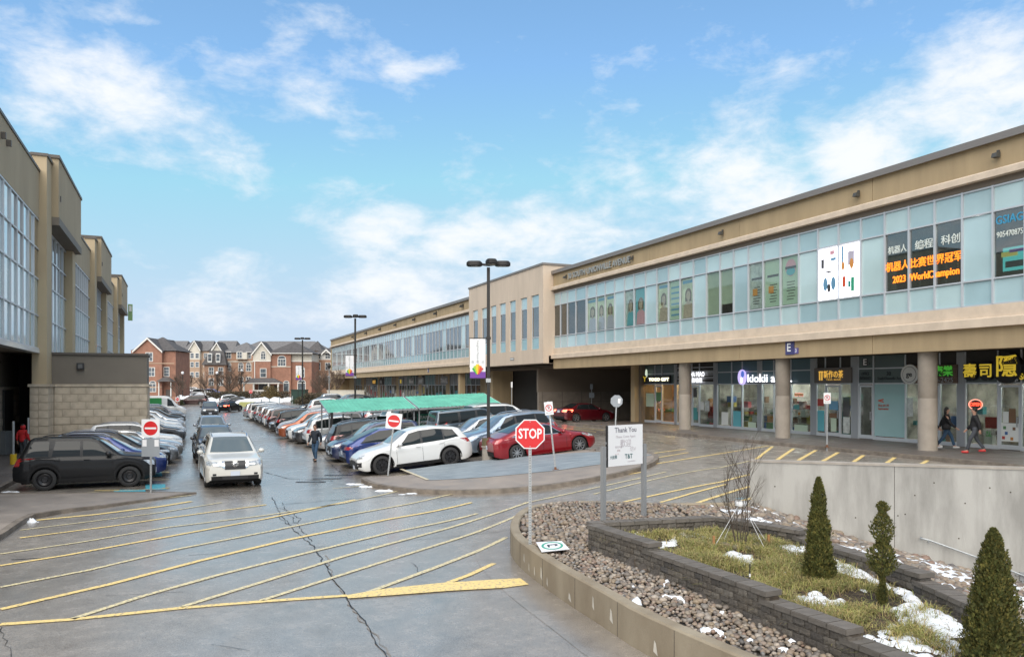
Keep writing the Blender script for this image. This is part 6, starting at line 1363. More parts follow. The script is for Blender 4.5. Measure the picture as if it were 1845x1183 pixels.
# right-hand bays, first row along the lane: left ends at v ~6.6
def rcar(kind, u, col, label, h='L', v0=6.6, **k): return car(kind, v0+PROTO[kind]['dims'][0]/2, u, h, col, label, group=RG, **k)
rcar('sport', 31.15, 'white', 'white sporty crossover with black wheels behind the right no-entry sign', v0=6.5)
rcar('fastback', 34.0, 'blue', 'bright blue fastback parked behind the white sporty crossover', 'R')
rcar('suv', 36.8, 'navy', 'navy car with its nose to the lane, beside the blue fastback', v0=6.5)
rcar('suv', 39.5, 'black', 'black crossover with red tail lamps beside the left canopy post', 'R', v0=6.9)
rcar('suv', 46.0, 'white', 'white crossover, tail to the lane, behind the walking man', 'R', v0=6.7)
rcar('saloon', 43.3, 'silver', 'silver car, nose to the lane, left beside the canopy post', 'L', v0=6.9)
rcar('suv', 49.2, 'charcoal', 'dark crossover between the white and the copper ones', 'L', v0=6.5)
rcar('suv', 51.6, 'white', 'white crossover tucked beside the copper one', 'L', v0=6.4)
rcar('suv', 54.4, 'copper', 'copper orange crossover with its nose to the lane', 'L', v0=6.1)
far = [('suv',57.6,'white','white crossover right behind the copper one','L'),('suv',60.4,'black','black crossover, second behind the copper one','R'),('saloon',63.2,'charcoal','charcoal saloon, third behind the copper crossover','L'),('suv',66,'brown','dark brown crossover in the middle of the far right row','R'),
       ('suv',68.8,'white','white crossover in the middle of the far right row','R'),('suv',71.6,'charcoal','charcoal crossover, tail to the lane, far right row','R'),('suv',74.4,'silver','silver crossover, tail to the lane, far right row','R'),('saloon',77.2,'black','black saloon far along the right row','L'),('suv',80,'grey','grey crossover far along the right row','R'),
       ('wagon',82.8,'white','white wagon far along the right row','R'),('suv',85.6,'bluegrey','blue grey crossover near the end of the right row','R'),('suv',88.4,'silver','pale crossover forming the far end of the right row','R')]
for k, u, c_, lab, h in far: rcar(k, u, c_, lab, h, v0=6.5+random.uniform(-.2,.2), yaw=random.uniform(-.02,.02))
# second row (back to back)
car('ev', 13.95, 29.35, 'R', 'red', 'low red electric saloon with chrome window line behind the stop sign', group=RG)
car('suv', 13.8, 32.3, 'L', 'bluegrey', 'pale blue grey crossover behind the near lamp post', group=RG)
car('saloon', 13.6, 35.1, 'L', 'silver', 'silver saloon between the pale blue crossover and the grey wagon', group=RG)
car('wagon', 14.2, 37.9, 'R', 'steel', 'tall slate grey wagon with roof rails in front of the green banner', group=RG)
wq = car('pathfinder', 16.8, 40.2, 'R', 'white', 'white crossover with a roof box shape, right end of the canopy', group=RG); wq.name = 'parked_car'
r2 = [('suv',46,'black','R'),('suv',48.8,'white','R'),('saloon',51.6,'grey','L'),('suv',54.4,'silver','R'),('suv',57.2,'black','L'),('saloon',60,'white','L'),('suv',65.6,'white','R'),('saloon',68.4,'silver','L'),('suv',74,'charcoal','L'),('suv',79.6,'white','R'),('suv',85.2,'black','L')]
nm = ['first','second','third','fourth','fifth','sixth','seventh','eighth','ninth','tenth','last']
for i, (k, u, c_, h) in enumerate(r2): car(k, 14.2, u, h, c_, '%s car of the back row behind the green canopy, counted from it, %s' % (nm[i], c_), group=RG)
for i, (k, px, Y, c_, lab) in enumerate((('suv',606,104,'silver','silver crossover, leftmost of the cars before the far shops'),('suv',628,96,'charcoal','dark crossover at the foot of the far lamp post'),('saloon',705,82,'white','white saloon seen over the canopy before the far shops'),('saloon',770,72,'grey','grey saloon over the canopy joint before the far shops'),('suv',655,92,'black','black crossover before the far shops, left over the canopy'))):
    car(k, 0, 0, TH+pi*(i % 2), c_, lab, xy=gp(px, Y).xy, group=RG)
# cars in the side street beyond
for px, Y, kind, col, rz, lab in ((352,200,'suv','silver',.1,'pale blue-white crossover in the side street, highest up'),(365,165,'suv','white',.15,'white crossover parked behind the minivan by the snow'),(419,143,'suv','silver',.5,'silver hatchback at the hedge beyond the lane'),(428,139,'saloon','charcoal',.5,'dark hatchback in front of the silver one at the hedge'),(384,168,'suv','blue',.1,'small blue car behind the snow beside the white crossover')):
    car(kind, 0, 0, rz, col, lab, xy=gp(px, Y).xy, group='cars in the side street')
# car entering the passage
car('saloon', 0, 0, TH+.1, 'darkred', 'dark red saloon driving into the passage under the building', xy=W(28.6, 52.0).xy, dz=.0, tails=True)
for p in PROTO.values():
    def rm(o):
        for ch in KIDS.get(o.name, ()): rm(ch)
        bpy.data.objects.remove(o)
    rm(p)
# ================================================================ STREET FURNITURE
M_['pole'] = mat('dark_bronze_pole', (.022,.021,.020), .45, .3); M_['signgrey'] = mat('sign_back_aluminium', (.30,.33,.36), .45, .4); M_['postgrey'] = mat('grey_painted_post', (.26,.27,.28), .5, .2)
M_['stopred'] = mat('stop_sign_red', (.56,.008,.012), .35, coat=.4); M_['signwhite'] = mat('sign_white', (.72,.73,.75), .4); M_['purple'] = mat('banner_purple', (.14,.04,.28), .6)
def oct_(r, y0, y1): b = MB(); return b.extr([(r*cos(pi/8+k*pi/4), r*sin(pi/8+k*pi/4)) for k in range(8)], 1, y0, y1)
def disc(r, y0, y1, n=28): b = MB(); return b.extr([(r*cos(2*pi*k/n), r*sin(2*pi*k/n)) for k in range(n)], 1, y0, y1)
def perf_post(root, h, m=None, w=.028, seg=True):
    b = MB(); b.box(-w, w, -.018, .018, -.3, h); p = b.build('post', m or M_['galv'], root)
    if seg:
        hb = MB(); z = .05
        while z < h: hb.box(-.008,.008,-.0195,-.0181,z,z+.016); z += .05
        hb.build('punched_holes', M_['black'], root)
    return p
def up(root, z, tilt=0):
    e = bpy.data.objects.new('sign_head', None); COL.objects.link(e); e.parent = root; e.location = (0,0,z); return e
# stop sign in the rock bed
P0 = at(955, 983, .30); r = empty('stop_sign', 'red octagonal stop sign on a perforated post in the rock bed', 'stop sign', P0, 0)
zc_ = 2.47-P0.z; perf_post(r, zc_+.2); b = oct_(.306, -.030, -.022); f = b.build('sign_plate', M_['signwhite'], r); f.location = (0,0,zc_)
f2 = oct_(.283, -.034, -.0305).build('red_face', M_['stopred'], r); f2.location = (0,0,zc_)
t = text('STOP', .27, M_['signwhite'], r, face_near(0, -.036, zc_), bold=.012, xs=.70, extrude=.001)
for z in (zc_+.24, zc_-.24): MB().lathe([(.011,-.04),(.011,-.034)],8,axis=1,c=(0,0,z),cap=True).build('bolt', M_['galv'], r)
# no-entry signs
def no_entry(x, y, ztop_px, label, lean=(0,0), back=False, w=.30, z=None, boardh=.62, s=1.0, rz=0):
    P = at(x, y) if z is None else at(x, y, z); P.z += .14 if z is None else 0; zc = CAMZ-(ztop_px-HY)*P.y/F-P.z
    r = empty('no_entry_sign', label, 'no-entry sign', P, rz); r.rotation_euler = (lean[0], lean[1], rz); perf_post(r, zc+.3*s, seg=(s == 1.0))
    b = MB(); b.extr(smooth_poly([(-.32*s,-.32*s),(.32*s,-.32*s),(.32*s,.32*s),(-.32*s,.32*s)],1) if False else [(-.30*s,-.30*s),(.30*s,-.30*s),(.30*s,.30*s),(-.30*s,.30*s)], 1, -.028, -.021); p = b.build('sign_plate', M_['signwhite'], r); p.location = (0,0,zc)
    p = disc(.235*s, -.032, -.0285).build('red_disc', M_['stopred'], r); p.location = (0,0,zc); p = MB().box(-.19*s,.19*s,-.036,-.0325,-.03*s,.03*s).build('white_bar', M_['signwhite'], r); p.location = (0,0,zc)
    if back:
        p = MB().box(-.30,.30,-.026,-.021,-.94,-.34).build('lower_plate', M_['signgrey'], r); p.location = (0,0,zc)
        for x_ in (-.2,.2): q_ = MB().box(x_-.07,x_+.07,-.03,-.0265,-.60,-.38).build('white_sticker', M_['signwhite'], r); q_.location = (0,0,zc)
    return r
no_entry(272, 884, 771, 'no-entry sign with a grey plate below it, at the left apron', back=True, z=-.08)
no_entry(699, 862, 757.5, 'leaning no-entry sign on the concrete island, right of the lane', lean=(0,.11), z=None)
no_entry(320, 736, 719, 'small distant no-entry sign beside the minivan at the lane end', s=1.0, z=-.2+.3)
P = gp(452,120); r = empty('stop_sign', 'small distant stop sign before the snow at the corner house', 'stop sign', P, 0); perf_post(r, 2.5, seg=False); oct_(.32,-.03,-.022).build('sign_plate', M_['signwhite'], r).location = (0,0,2.45); oct_(.30,-.034,-.03).build('red_face', M_['stopred'], r).location = (0,0,2.45); text('STOP', .26, M_['signwhite'], r, face_near(0, -.036, 2.45), bold=.01, xs=.85, extrude=.001)
# no-parking signs
def no_parking(P, zc, label, lean, w=.15, h=.23, rz=0, second=False):
    r = empty('no_parking_sign', label, 'no-parking sign', P, rz); r.rotation_euler = (lean[0], lean[1], rz); perf_post(r, zc+.25)
    p = MB().box(-w,w,-.027,-.021,-h,h).build('sign_plate', M_['signwhite'], r); p.location = (0,0,zc)
    b = MB(); b.lathe([(.12*w/.15,-.030),(.12*w/.15,-.033),(.095*w/.15,-.033),(.095*w/.15,-.030)],24,axis=1); b.hexa([(-.075,-.033,.065),(-.06,-.033,.08),(.075,-.033,-.065),(.06,-.033,-.08)][::-1],[(-.075,-.030,.065),(-.06,-.030,.08),(.075,-.030,-.065),(.06,-.030,-.08)][::-1]); p = b.build('red_ring', M_['stopred'], r); p.location = (0,0,zc+.02)
    text('P', .17, M_['darkletter'], r, face_near(0, -.029, zc+.02), bold=.004, extrude=.0008); text('FIRE ROUTE', .045, M_['darkletter'], r, face_near(0, -.029, zc-.16), extrude=.0008)
    if second:
        p = MB().box(-.012,.012,-.25,.05,-.52,-.02).build('side_plate', M_['signwhite'], r); p.location = (0,0,zc-.35)
    b = MB(); b.box(-.11,.11,-.09,.09,.0,.015); b.box(-.04,.04,-.03,.03,.015,.10); b.build('post_foot', mat('rusty_steel' ,(.16,.07,.035),.8), r); return r
P = at(1001, 853); P.z += .14; no_parking(P, CAMZ-(732-HY)*P.y/F-P.z-.05, 'leaning no-parking sign with a second plate, on the island before the red car', (0,-.11), second=True)
P = at(1490, 805, .8); no_parking(P, CAMZ-(717-HY)*P.y/F-.8, 'no-parking sign on the pavement edge in front of the tea shop', (0,.0))
# stop sign seen from behind
P = W(19.5, 0).xy; P = at(1107, 800); r = empty('stop_sign', 'grey back of a stop sign behind the thank-you board', 'stop sign', P, 0); zc_ = CAMZ-(722-HY)*P.y/F-P.z; perf_post(r, zc_+.25, seg=False); oct_(.30,-.03,-.022).build('sign_plate', M_['signgrey'], r).location = (0,0,zc_); MB().box(.06,.18,-.036,-.0305,-.1,.12).build('white_sticker', M_['signwhite'], r).location = (0,0,zc_); r.rotation_euler = (0,.05,0)
# small signs in front of the passage wall
for i, (x, y, zt_, lab) in enumerate(((1066, 752, 706, 'pair of small sign backs on a thin post at the passage wall'),(922, 752, 700, 'thin white sign post with a board in the dark left opening'))):
    P = at(x, y); r = empty('small_sign', lab, 'sign', P, 0); zc_ = CAMZ-(zt_-HY)*P.y/F-P.z; MB().box(-.025,.025,-.02,.02,-.2,zc_+.3).build('post', M_['galv'], r)
    if i == 0: MB().box(-.22,-.04,-.03,-.021,zc_-.5,zc_-.05).build('sign_plate', M_['signgrey'], r); MB().box(.04,.22,-.03,-.021,zc_-.5,zc_-.05).build('sign_plate', M_['signgrey'], r); MB().box(-.14,.1,-.03,-.021,zc_+.25,zc_+.7).build('sign_plate', M_['signgrey'], r)
    else: MB().box(-.07,.07,-.03,-.021,zc_+.1,zc_+.6).build('sign_plate', M_['signwhite'], r)
# thank-you board
PA = at(1087, 942, .30); PB = at(1160, 930, .30); r = empty('thank_you_board', 'white Thank You board between two grey posts in the rock bed', 'sign board', PA, math.atan2(PB.y-PA.y, PB.x-PA.x)); Ld = (PB-PA).length
for x in (0, Ld): MB().box(x-.05,x+.05,-.045,.045,-.4,2.03-.3+.2*(0 if x == 0 else 0)).build('post', M_['postgrey'], r)
zb_, zt_ = 1.57-.30, 2.50-.30; bw0, bw1 = .10, Ld-.10
MB().box(bw0,bw1,-.05,-.01,zb_,zt_).build('board', M_['signwhite'], r); MB().box(bw0-.025,bw0,-.055,.0,zb_-.01,zt_+.0).build('board_edge', M_['trim_b'], r)
for z in (zb_+.15, zt_-.42):
    MB().box(.05,bw0-.02,-.03,-.01,z,z+.05).build('bracket', M_['postgrey'], r); MB().box(bw1,Ld-.05,-.03,-.01,z,z+.05).build('bracket', M_['postgrey'], r)
xm = (bw0+bw1)/2; ty = -.053
M_['sgrey'] = mat('slate_lettering', (.13,.13,.17), .5); M_['faded'] = mat('faded_lettering', (.50,.47,.50), .5); M_['fpink'] = mat('faded_pink', (.60,.52,.53), .5); M_['steal'] = mat('dark_teal_lettering', (.05,.13,.14), .5)
def tb(s, size, m, x, z, al='CENTER', xs=1, bold=0): return text(s, size, m, r, face_near(x, ty, z), extrude=.001, align=al, xs=xs, bold=bold)
tb('Thank You', .165, M_['sgrey'], xm, zt_-.115, xs=1.02, bold=.004); tb('Please Come Again', .082, M_['faded'], xm, zt_-.265, xs=1.05, bold=.001)
tb('歡迎', .19, M_['faded'], xm+.0, zt_-.43, bold=.002); tb('再次光臨', .06, M_['faded'], xm-.24, zt_-.50); tb('謝謝', .055, M_['fpink'], xm-.24, zt_-.58); tb('#1-78', .05, M_['fpink'], xm-.3, zt_-.66); tb('坊V', .13, M_['faded'], xm+.25, zt_-.57)
tb('大統華', .095, M_['steal'], bw0+.06, zb_+.2, 'LEFT', .85); tb('T&T', .145, M_['steal'], xm-.03, zb_+.2, 'LEFT', 1.0, .006); t = tb('Supermarket', .05, M_['faded'], xm+.2, zb_+.09)
# arrow sign plate lying on the rocks
c4 = [at(966,976,.40), at(1012,973.5,.40), at(1026,988,.37), at(976,993,.37)]; ctr = sum(c4, Vector())/4; r = tag(MB().hexa([tuple(p-Vector((0,0,.012))) for p in (c4[3],c4[2],c4[1],c4[0])], [tuple(p) for p in (c4[3],c4[2],c4[1],c4[0])]).build('fallen_sign', M_['signwhite']), 'fallen white sign plate with a green ring and arrow, lying on the rocks', 'sign')
ex = (c4[2]-c4[3])*.5; ey = (c4[0]-c4[3])*.5; nz = ex.cross(ey).normalized()*.004; b = MB()
for k in range(28):
    a0, a1 = 2*pi*k/28, 2*pi*(k+1)/28; b.quad(*[tuple(ctr+ex*(rr*cos(a))+ey*(rr*sin(a))+nz) for rr, a in ((.62,a0),(.78,a0),(.78,a1),(.62,a1))][::-1])
b.build('green_ring', mat('sign_green',(.05,.33,.22),.4), r); b = MB()
for P4 in (((-.35,-.25),(-.2,-.25),(-.2,.2),(-.35,.2)),((-.35,.1),(.35,.1),(.35,.25),(-.35,.25)),((.2,-.2),(.45,.05),(.35,.25),(.2,.25))): b.quad(*[tuple(ctr+ex*x+ey*y+nz*1.2) for x, y in P4])
b.build('arrow', M_['darkletter'], r)
# lamp posts
def lamp_post(x, y, label, h=9.0, banner=1, base=True, Yd=None, heads=True):
    P = at(x, y) if Yd is None else gp(x, Yd); r = empty('lamp_post', label, 'lamp post', P, 0, 'tall lamp posts of the car park')
    b = MB(); b.box(-.065,.065,-.065,.065,(1.0 if base else 0),h-.1); b.build('pole', M_['pole'], r)
    if base:
        MB().lathe([(.27,-.2),(.26,.62)],24,cap=True).build('concrete_base', M_['conc'], r, smooth=40); MB().lathe([(.30,.62),(.30,.66),(.285,.68)],24,cap=True).build('base_band', M_['conc_walk'], r, smooth=40); MB().lathe([(.275,.68),(.265,1.0)],24,cap=True).build('base_cover', mat('olive_brown_cover',(.10,.08,.04),.6), r, smooth=40)
    for sx, sy, ln in ((-1,0,.72),(1,.0,.72),(.25,-1,.6)):
        d = Vector((sx,sy,0)).normalized(); s_ = Vector((-d.y,d.x,0)); b = MB(); n = 14; pts0 = []; pts1 = []; c = d*(.28+ln*.42); L_a, W_a = ln*.46, .22
        top = []; bot = []
        for k in range(n): a = 2*pi*k/n; e = abs(cos(a))**.6*(1 if cos(a) > 0 else -1), abs(sin(a))**.6*(1 if sin(a) > 0 else -1); q_ = c+d*(L_a*e[0])+s_*(W_a*e[1]); top.append((q_.x*1,q_.y,h+.10)); bot.append((q_.x,q_.y,h-.02)); 
        vs = [((p[0]-c.x)*.8+c.x, (p[1]-c.y)*.8+c.y, h+.16) for p in top]+top+bot+[((p[0]-c.x)*.85+c.x, (p[1]-c.y)*.85+c.y, h-.05) for p in bot]
        fs = [tuple(range(n)), tuple(range(3*n,4*n))[::-1]]
        for lv in range(3): fs += [(lv*n+k, (lv+1)*n+k, (lv+1)*n+(k+1)%n, lv*n+(k+1)%n) for k in range(n)]
        b.add(vs, fs); hd = b.build('lamp_head', M_['pole'], r, smooth=35, fix=True); MB().tube([(0,0,h),tuple(d*.35+Vector((0,0,h+.04)))],.05,6).build('arm', M_['pole'], r)
        MB().box(c.x-.15,c.x+.15,c.y-.1,c.y+.1,h-.06,h-.051).build('lens', M_['pr_grey'], hd)
    if banner:
        z1 = h-3.05; z0 = z1-1.62
        MB().tube([(-.06,0,z1+.03),(-.80,0,z1+.03)],.016,6).build('banner_arm', M_['pole'], r); MB().tube([(-.06,0,z0-.03),(-.80,0,z0-.03)],.016,6).build('banner_arm', M_['pole'], r); MB().box(-.1,.1,-.09,.09,z0-.18,z0-.02).build('clamp', M_['galv'], r); MB().box(-.1,.1,-.09,.09,z1-.02,z1+.08).build('clamp', M_['pole'], r)
        bn = MB().grid([[(-.76+.64*i/6, .012*sin(i*1.3+j), z0+(z1-z0)*j/6) for i in range(7)] for j in range(7)]).build('banner', M_['signwhite'], r)
        MB().box(-.76,-.12,-.022,-.018,z0+.0,z0+.26).build('purple_band', M_['purple'], bn)
        for k, (cc, a) in enumerate((((.03,.35,.05),-.5),((.35,.5,.03),-.27),((.75,.5,.02),-.02),((.75,.22,.02),.24),((.5,.05,.03),.48))):
            c0 = Vector((-.44,0,z0+.10)); d = Vector((sin(a),0,cos(a))); s_ = Vector((cos(a),0,-sin(a))); L0, L1 = .06, .47-.05*abs(k-2); b = MB(); b.quad(*[tuple(c0+d*l+s_*w_+Vector((0,-.028-.001*k,0))) for l, w_ in ((L0,-.02),(L0,.02),(L1,.075),(L1,-.075))]); b.build('emblem_ray', mat('emblem_%d' % k if False else 'emblem_ray_colour', cc, .5), bn)
        for k, ch in enumerate('朗豪坊'): text(ch, .12, M_['pr_grey'], bn, face_near(-.65+.21*k, -.026, z0+.66), extrude=.001)
        m4 = face_near(-.44, -.026, z0+1.12) @ Matrix.Rotation(-pi/2, 4, 'Z'); text('Langham Square', .13, M_['pr_grey'], bn, m4, extrude=.001)
    return r
lamp_post(880, 832, 'nearest tall lamp post with a banner, on a round concrete foot', h=8.15)
lamp_post(0, 0, 'second tall lamp post with a pale banner, before the far shops', h=8.5, Yd=61).location = gp(640, 61)
lamp_post(0, 0, 'farthest tall lamp post, in front of the corner house', h=8.4, Yd=88, base=False).location = gp(545, 88)
P = gp(593, 108); r = empty('street_lamp', 'single slender street lamp among the bare trees', 'street lamp', P, 0); MB().tube([(0,0,0),(0,0,5.2)],[.09,.05],8).build('pole', M_['galv'], r); MB().lathe([(.05,5.2),(.22,5.3),(.26,5.6),(.12,5.85),(.02,6.1)],10).build('lantern', M_['pole'], r)
for x, Y, lab in ((329,150,'globe street lamp before the back row of houses'),(391,150,'short globe lamp beside the mansard house'),(435,152,'dark street lamp left of the corner house')):
    r = empty('street_lamp', lab, 'street lamp', gp(x,Y), 0); MB().tube([(0,0,0),(0,0,5.3)],[.1,.07],8).build('pole', M_['pole'], r); g_ = MB(); g_.blob((0,0,5.5),(.28,.28,.3),10,6,0); g_.build('globe', M_['signwhite'], r, smooth=True)
# bollards by the left building
for i, (x, y, lab) in enumerate(((24,836,'steel post with a yellow foot, left of the person in red'),(51,822,'steel post right of the person in red'),(60,818,'steel post nearest the stone pier'))):
    P = at(x, y, -.05); r = empty('bollard', lab, 'bollard', P, 0, 'steel posts by the left building'); MB().tube([(0,0,0),(0,0,1.9)],.05,10).build('post', M_['galv'], r, smooth=40); MB().tube([(0,0,-.02),(0,0,.45)],.13,12).build('yellow_foot', mat('yellow_plastic',(.62,.42,.02),.5), r, smooth=40)
P = at(5, 818, -.05); tag(MB().box(-.3,.3,-.25,.25,0,1.1).box(-.33,.33,-.28,.28,1.1,1.18).build('waste_bin', M_['postgrey']), 'grey bin at the left edge under the overhang', 'bin').location = P
for i, (x, Y) in enumerate(((471,118),(486,117),(503,121),(527,121),(558,119))):
    r = tag(MB().tube([(0,0,-.1),(0,0,1.15)],.09,10).build('bollard', mat('pale_blue_grey_post',(.35,.4,.42),.5), smooth=40), 'pale bollard %s the parked row near the green cabinet' % ['leftmost of those beyond','second from the left beyond','left of the cabinet beyond','right at the cabinet beyond','right of the cabinet beyond'][i], 'bollard', 'bollards at the lane end'); r.location = gp(x, Y)
P = gp(446,125); tag(MB().box(-1.2,1.2,-.5,.5,0,.75).build('grit_box', mat('yellow_green_grit_box',(.35,.36,.14),.6)), 'low yellow green box at the snow by the lane', 'grit box').location = P
# cart canopy
CN = empty('cart_canopy', 'long cart shelter with a corrugated green roof between the parked cars', 'cart shelter', (0,0,0), TH)
M_['cgreen'] = mat('green_corrugated_sheet', (.12,.42,.295), .5, .1, var=.16, scale=1.5, detail=9)
cv0, cvm, cv1 = 7.25, 12.2, 17.3; uf, ub = 41.4, 44.3
zf = lambda v: 1.97+(v-cv0)*.039; zk = lambda v: 2.58+(v-cv0)*.038
for a, c in ((cv0, cvm-.06), (cvm+.06, cv1)):
    n = 44; rows = []
    for j, (u, zz) in enumerate(((uf, zf), ((uf+ub)/2, lambda v: (zf(v)+zk(v))/2), (ub, zk))): rows.append([(a+(c-a)*i/n, u, zz(a+(c-a)*i/n)+(.020 if i % 2 else -.006)+(.0)) for i in range(n+1)])
    MB().grid(rows).build('roof_sheet', M_['cgreen'], CN)
    MB().hexa([(a,uf-.03,zf(a)-.09),(c,uf-.03,zf(c)-.09),(c,uf,zf(c)-.09),(a,uf,zf(a)-.09)],[(a,uf-.03,zf(a)-.01),(c,uf-.03,zf(c)-.01),(c,uf,zf(c)-.01),(a,uf,zf(a)-.01)]).build('gutter', M_['galv'], CN)
    for v in (a, c): MB().tube([(v,uf,zf(v)-.03),(v,ub,zk(v)-.03)],.03,6).build('rafter', M_['signwhite'] if v in (c,) else M_['galv'], CN)
for v in (cv0+.1, cv0+1.3, (cv0+cvm)/2, cvm-.15, cvm+.15, (cvm+cv1)/2, cv1-.15):
    g = G(*W(v,uf+.3).xy); MB().box(v-.035,v+.035,uf+.27,uf+.34,g-.1,zf(v)+.02).build('post', M_['postgrey'], CN); g = G(*W(v,ub-.2).xy); MB().box(v-.035,v+.035,ub-.24,ub-.17,g-.1,zk(v)-.03).build('post', M_['postgrey'], CN)
MB().box(cv0+.1-.06,cv0+.1+.06,uf-.5,uf-.38,-.25,2.0).build('end_post', M_['pole'], CN); MB().tube([(cv0+.1,uf-.44,1.75),(cv0+.1,uf+.1,1.95)],.03,6).build('strut', M_['pole'], CN)
for z in (.5,.9): MB().tube([(cv0+.2,uf+.3,z),(cv1-.2,uf+.3,z+.45)],.022,6).build('rail', M_['galv'], CN)
M_['bgreen'] = mat('green_banner', (.008,.17,.11), .5); M_['dgreen'] = mat('dark_green_banner', (.008,.045,.035), .5)
for a, c, m in ((8.9,10.4,'dgreen'),(10.5,12.0,'dgreen'),(12.9,14.7,'bgreen'),(14.9,16.6,'dgreen')):
    p = MB().box(a,c,ub-.30,ub-.27,zf(a)-1.35,zf(a)-.45).build('advert_panel', M_[m], CN)
    if m == 'bgreen':
        mt = lambda z: Matrix(((1,0,0,a+.2),(0,0,-1,ub-.31),(0,1,0,z),(0,0,0,1))); text('EARN POINTS', .27, M_['signwhite'], p, mt(zf(a)-.66), align='LEFT', bold=.012, extrude=.001); text('REDEEM', .27, M_['signwhite'], p, mt(zf(a)-.97), align='LEFT', bold=.012, extrude=.001)
for i in range(12): # nested shopping carts seen as wire baskets
    v = cv0+1.0+i*.62; g = G(*W(v,42.6).xy); b = MB()
    for k in range(5): b.tube([(v-.25,42.0+k*.22,g+.55),(v-.3,42.0+k*.22,g+.95),(v+.3,42.0+k*.22,g+1.0),(v+.25,42.0+k*.22,g+.55)],.008,4,False)
    b.tube([(v-.3,42.0,g+.97),(v-.3,43,g+.97),(v+.3,43,g+1.02),(v+.3,42.0,g+1.02),(v-.3,42.0,g+.97)],.014,4,False); b.tube([(v-.25,42,g+.1),(v-.25,43,g+.5),(v+.25,43,g+.5),(v+.25,42,g+.1)],.014,4,False)
    o = b.build('shopping_cart', M_['galv']); o.rotation_euler = (0,0,TH); tag(o, 'wire shopping cart under the green canopy, %s' % ('leftmost' if i == 0 else ('rightmost' if i == 11 else '%s from the left end' % ['','second','third','fourth','fifth','sixth','seventh','eighth','ninth','tenth','eleventh'][i])), 'shopping cart', 'shopping carts under the canopy')
# snow bits
for px, y, r3, lab in ((52,940,(.28,.16,.16),'small heap of snow at the left kerb corner'),(640,872,(.5,.3,.08),'snow scrap at the tip of the concrete island'),(665,876,(.5,.25,.10),'snow remnant along the island kerb, left part'),(700,884,(.6,.22,.10),'snow remnant along the island kerb, middle part'),(740,889,(.55,.2,.07),'snow remnant along the island kerb, right part'),(18,886,(.4,.15,.1),'snow scrap by the left pavement'),(200,909,(.35,.12,.05),'tiny snow scrap on the apron')):
    snowbank(lab, at(px, y), r3, px % 13, name='snow_scrap', cat='snow', group='snow scraps by the kerbs')
# ================================================================ PEOPLE
M_['skin'] = mat('skin', (.42,.24,.17), .55); M_['hairb'] = mat('black_hair', (.012,.010,.009), .5); M_['jeans'] = mat('blue_jeans', (.03,.07,.13), .85, var=.15, scale=12); M_['cl_black'] = mat('black_cloth', (.012,.012,.014), .8, var=.3, scale=10, bump=.3, bscale=30)
M_['cl_grey'] = mat('grey_cloth', (.05,.055,.065), .85, var=.2, scale=10); M_['cl_red'] = mat('red_cloth', (.45,.012,.015), .75, var=.2, scale=8, bump=.4, bscale=12); M_['cl_navy'] = mat('dark_navy_cloth', (.012,.018,.028), .75, var=.3, scale=10, bump=.3, bscale=20)
M_['shoe'] = mat('dark_shoe', (.03,.02,.015), .6); M_['shoe_w'] = mat('white_sneaker', (.6,.6,.6), .6); M_['shoe_r'] = mat('red_sneaker', (.5,.03,.03), .6)
def skin(name, verts, edges, radii, m, parent, root=0, sub=2):
    me = bpy.data.meshes.new(name); me.from_pydata([tuple(v) for v in verts], edges, []); o = bpy.data.objects.new('tmp', me); COL.objects.link(o)
    md = o.modifiers.new('s', 'SKIN'); 
    for i, rr in enumerate(radii): me.skin_vertices[0].data[i].radius = (rr, rr) if not isinstance(rr, tuple) else rr
    me.skin_vertices[0].data[root].use_root = True; md.use_smooth_shade = True
    sb = o.modifiers.new('u', 'SUBSURF'); sb.levels = sub; sb.render_levels = sub
    out = bpy.data.meshes.new_from_object(o.evaluated_get(bpy.context.evaluated_depsgraph_get())); bpy.data.objects.remove(o)
    out.name = name; out.materials.clear(); out.materials.append(m); out.polygons.foreach_set('material_index',[0]*len(out.polygons)); out.polygons.foreach_set('use_smooth',[True]*len(out.polygons)); return link(name, out, parent)
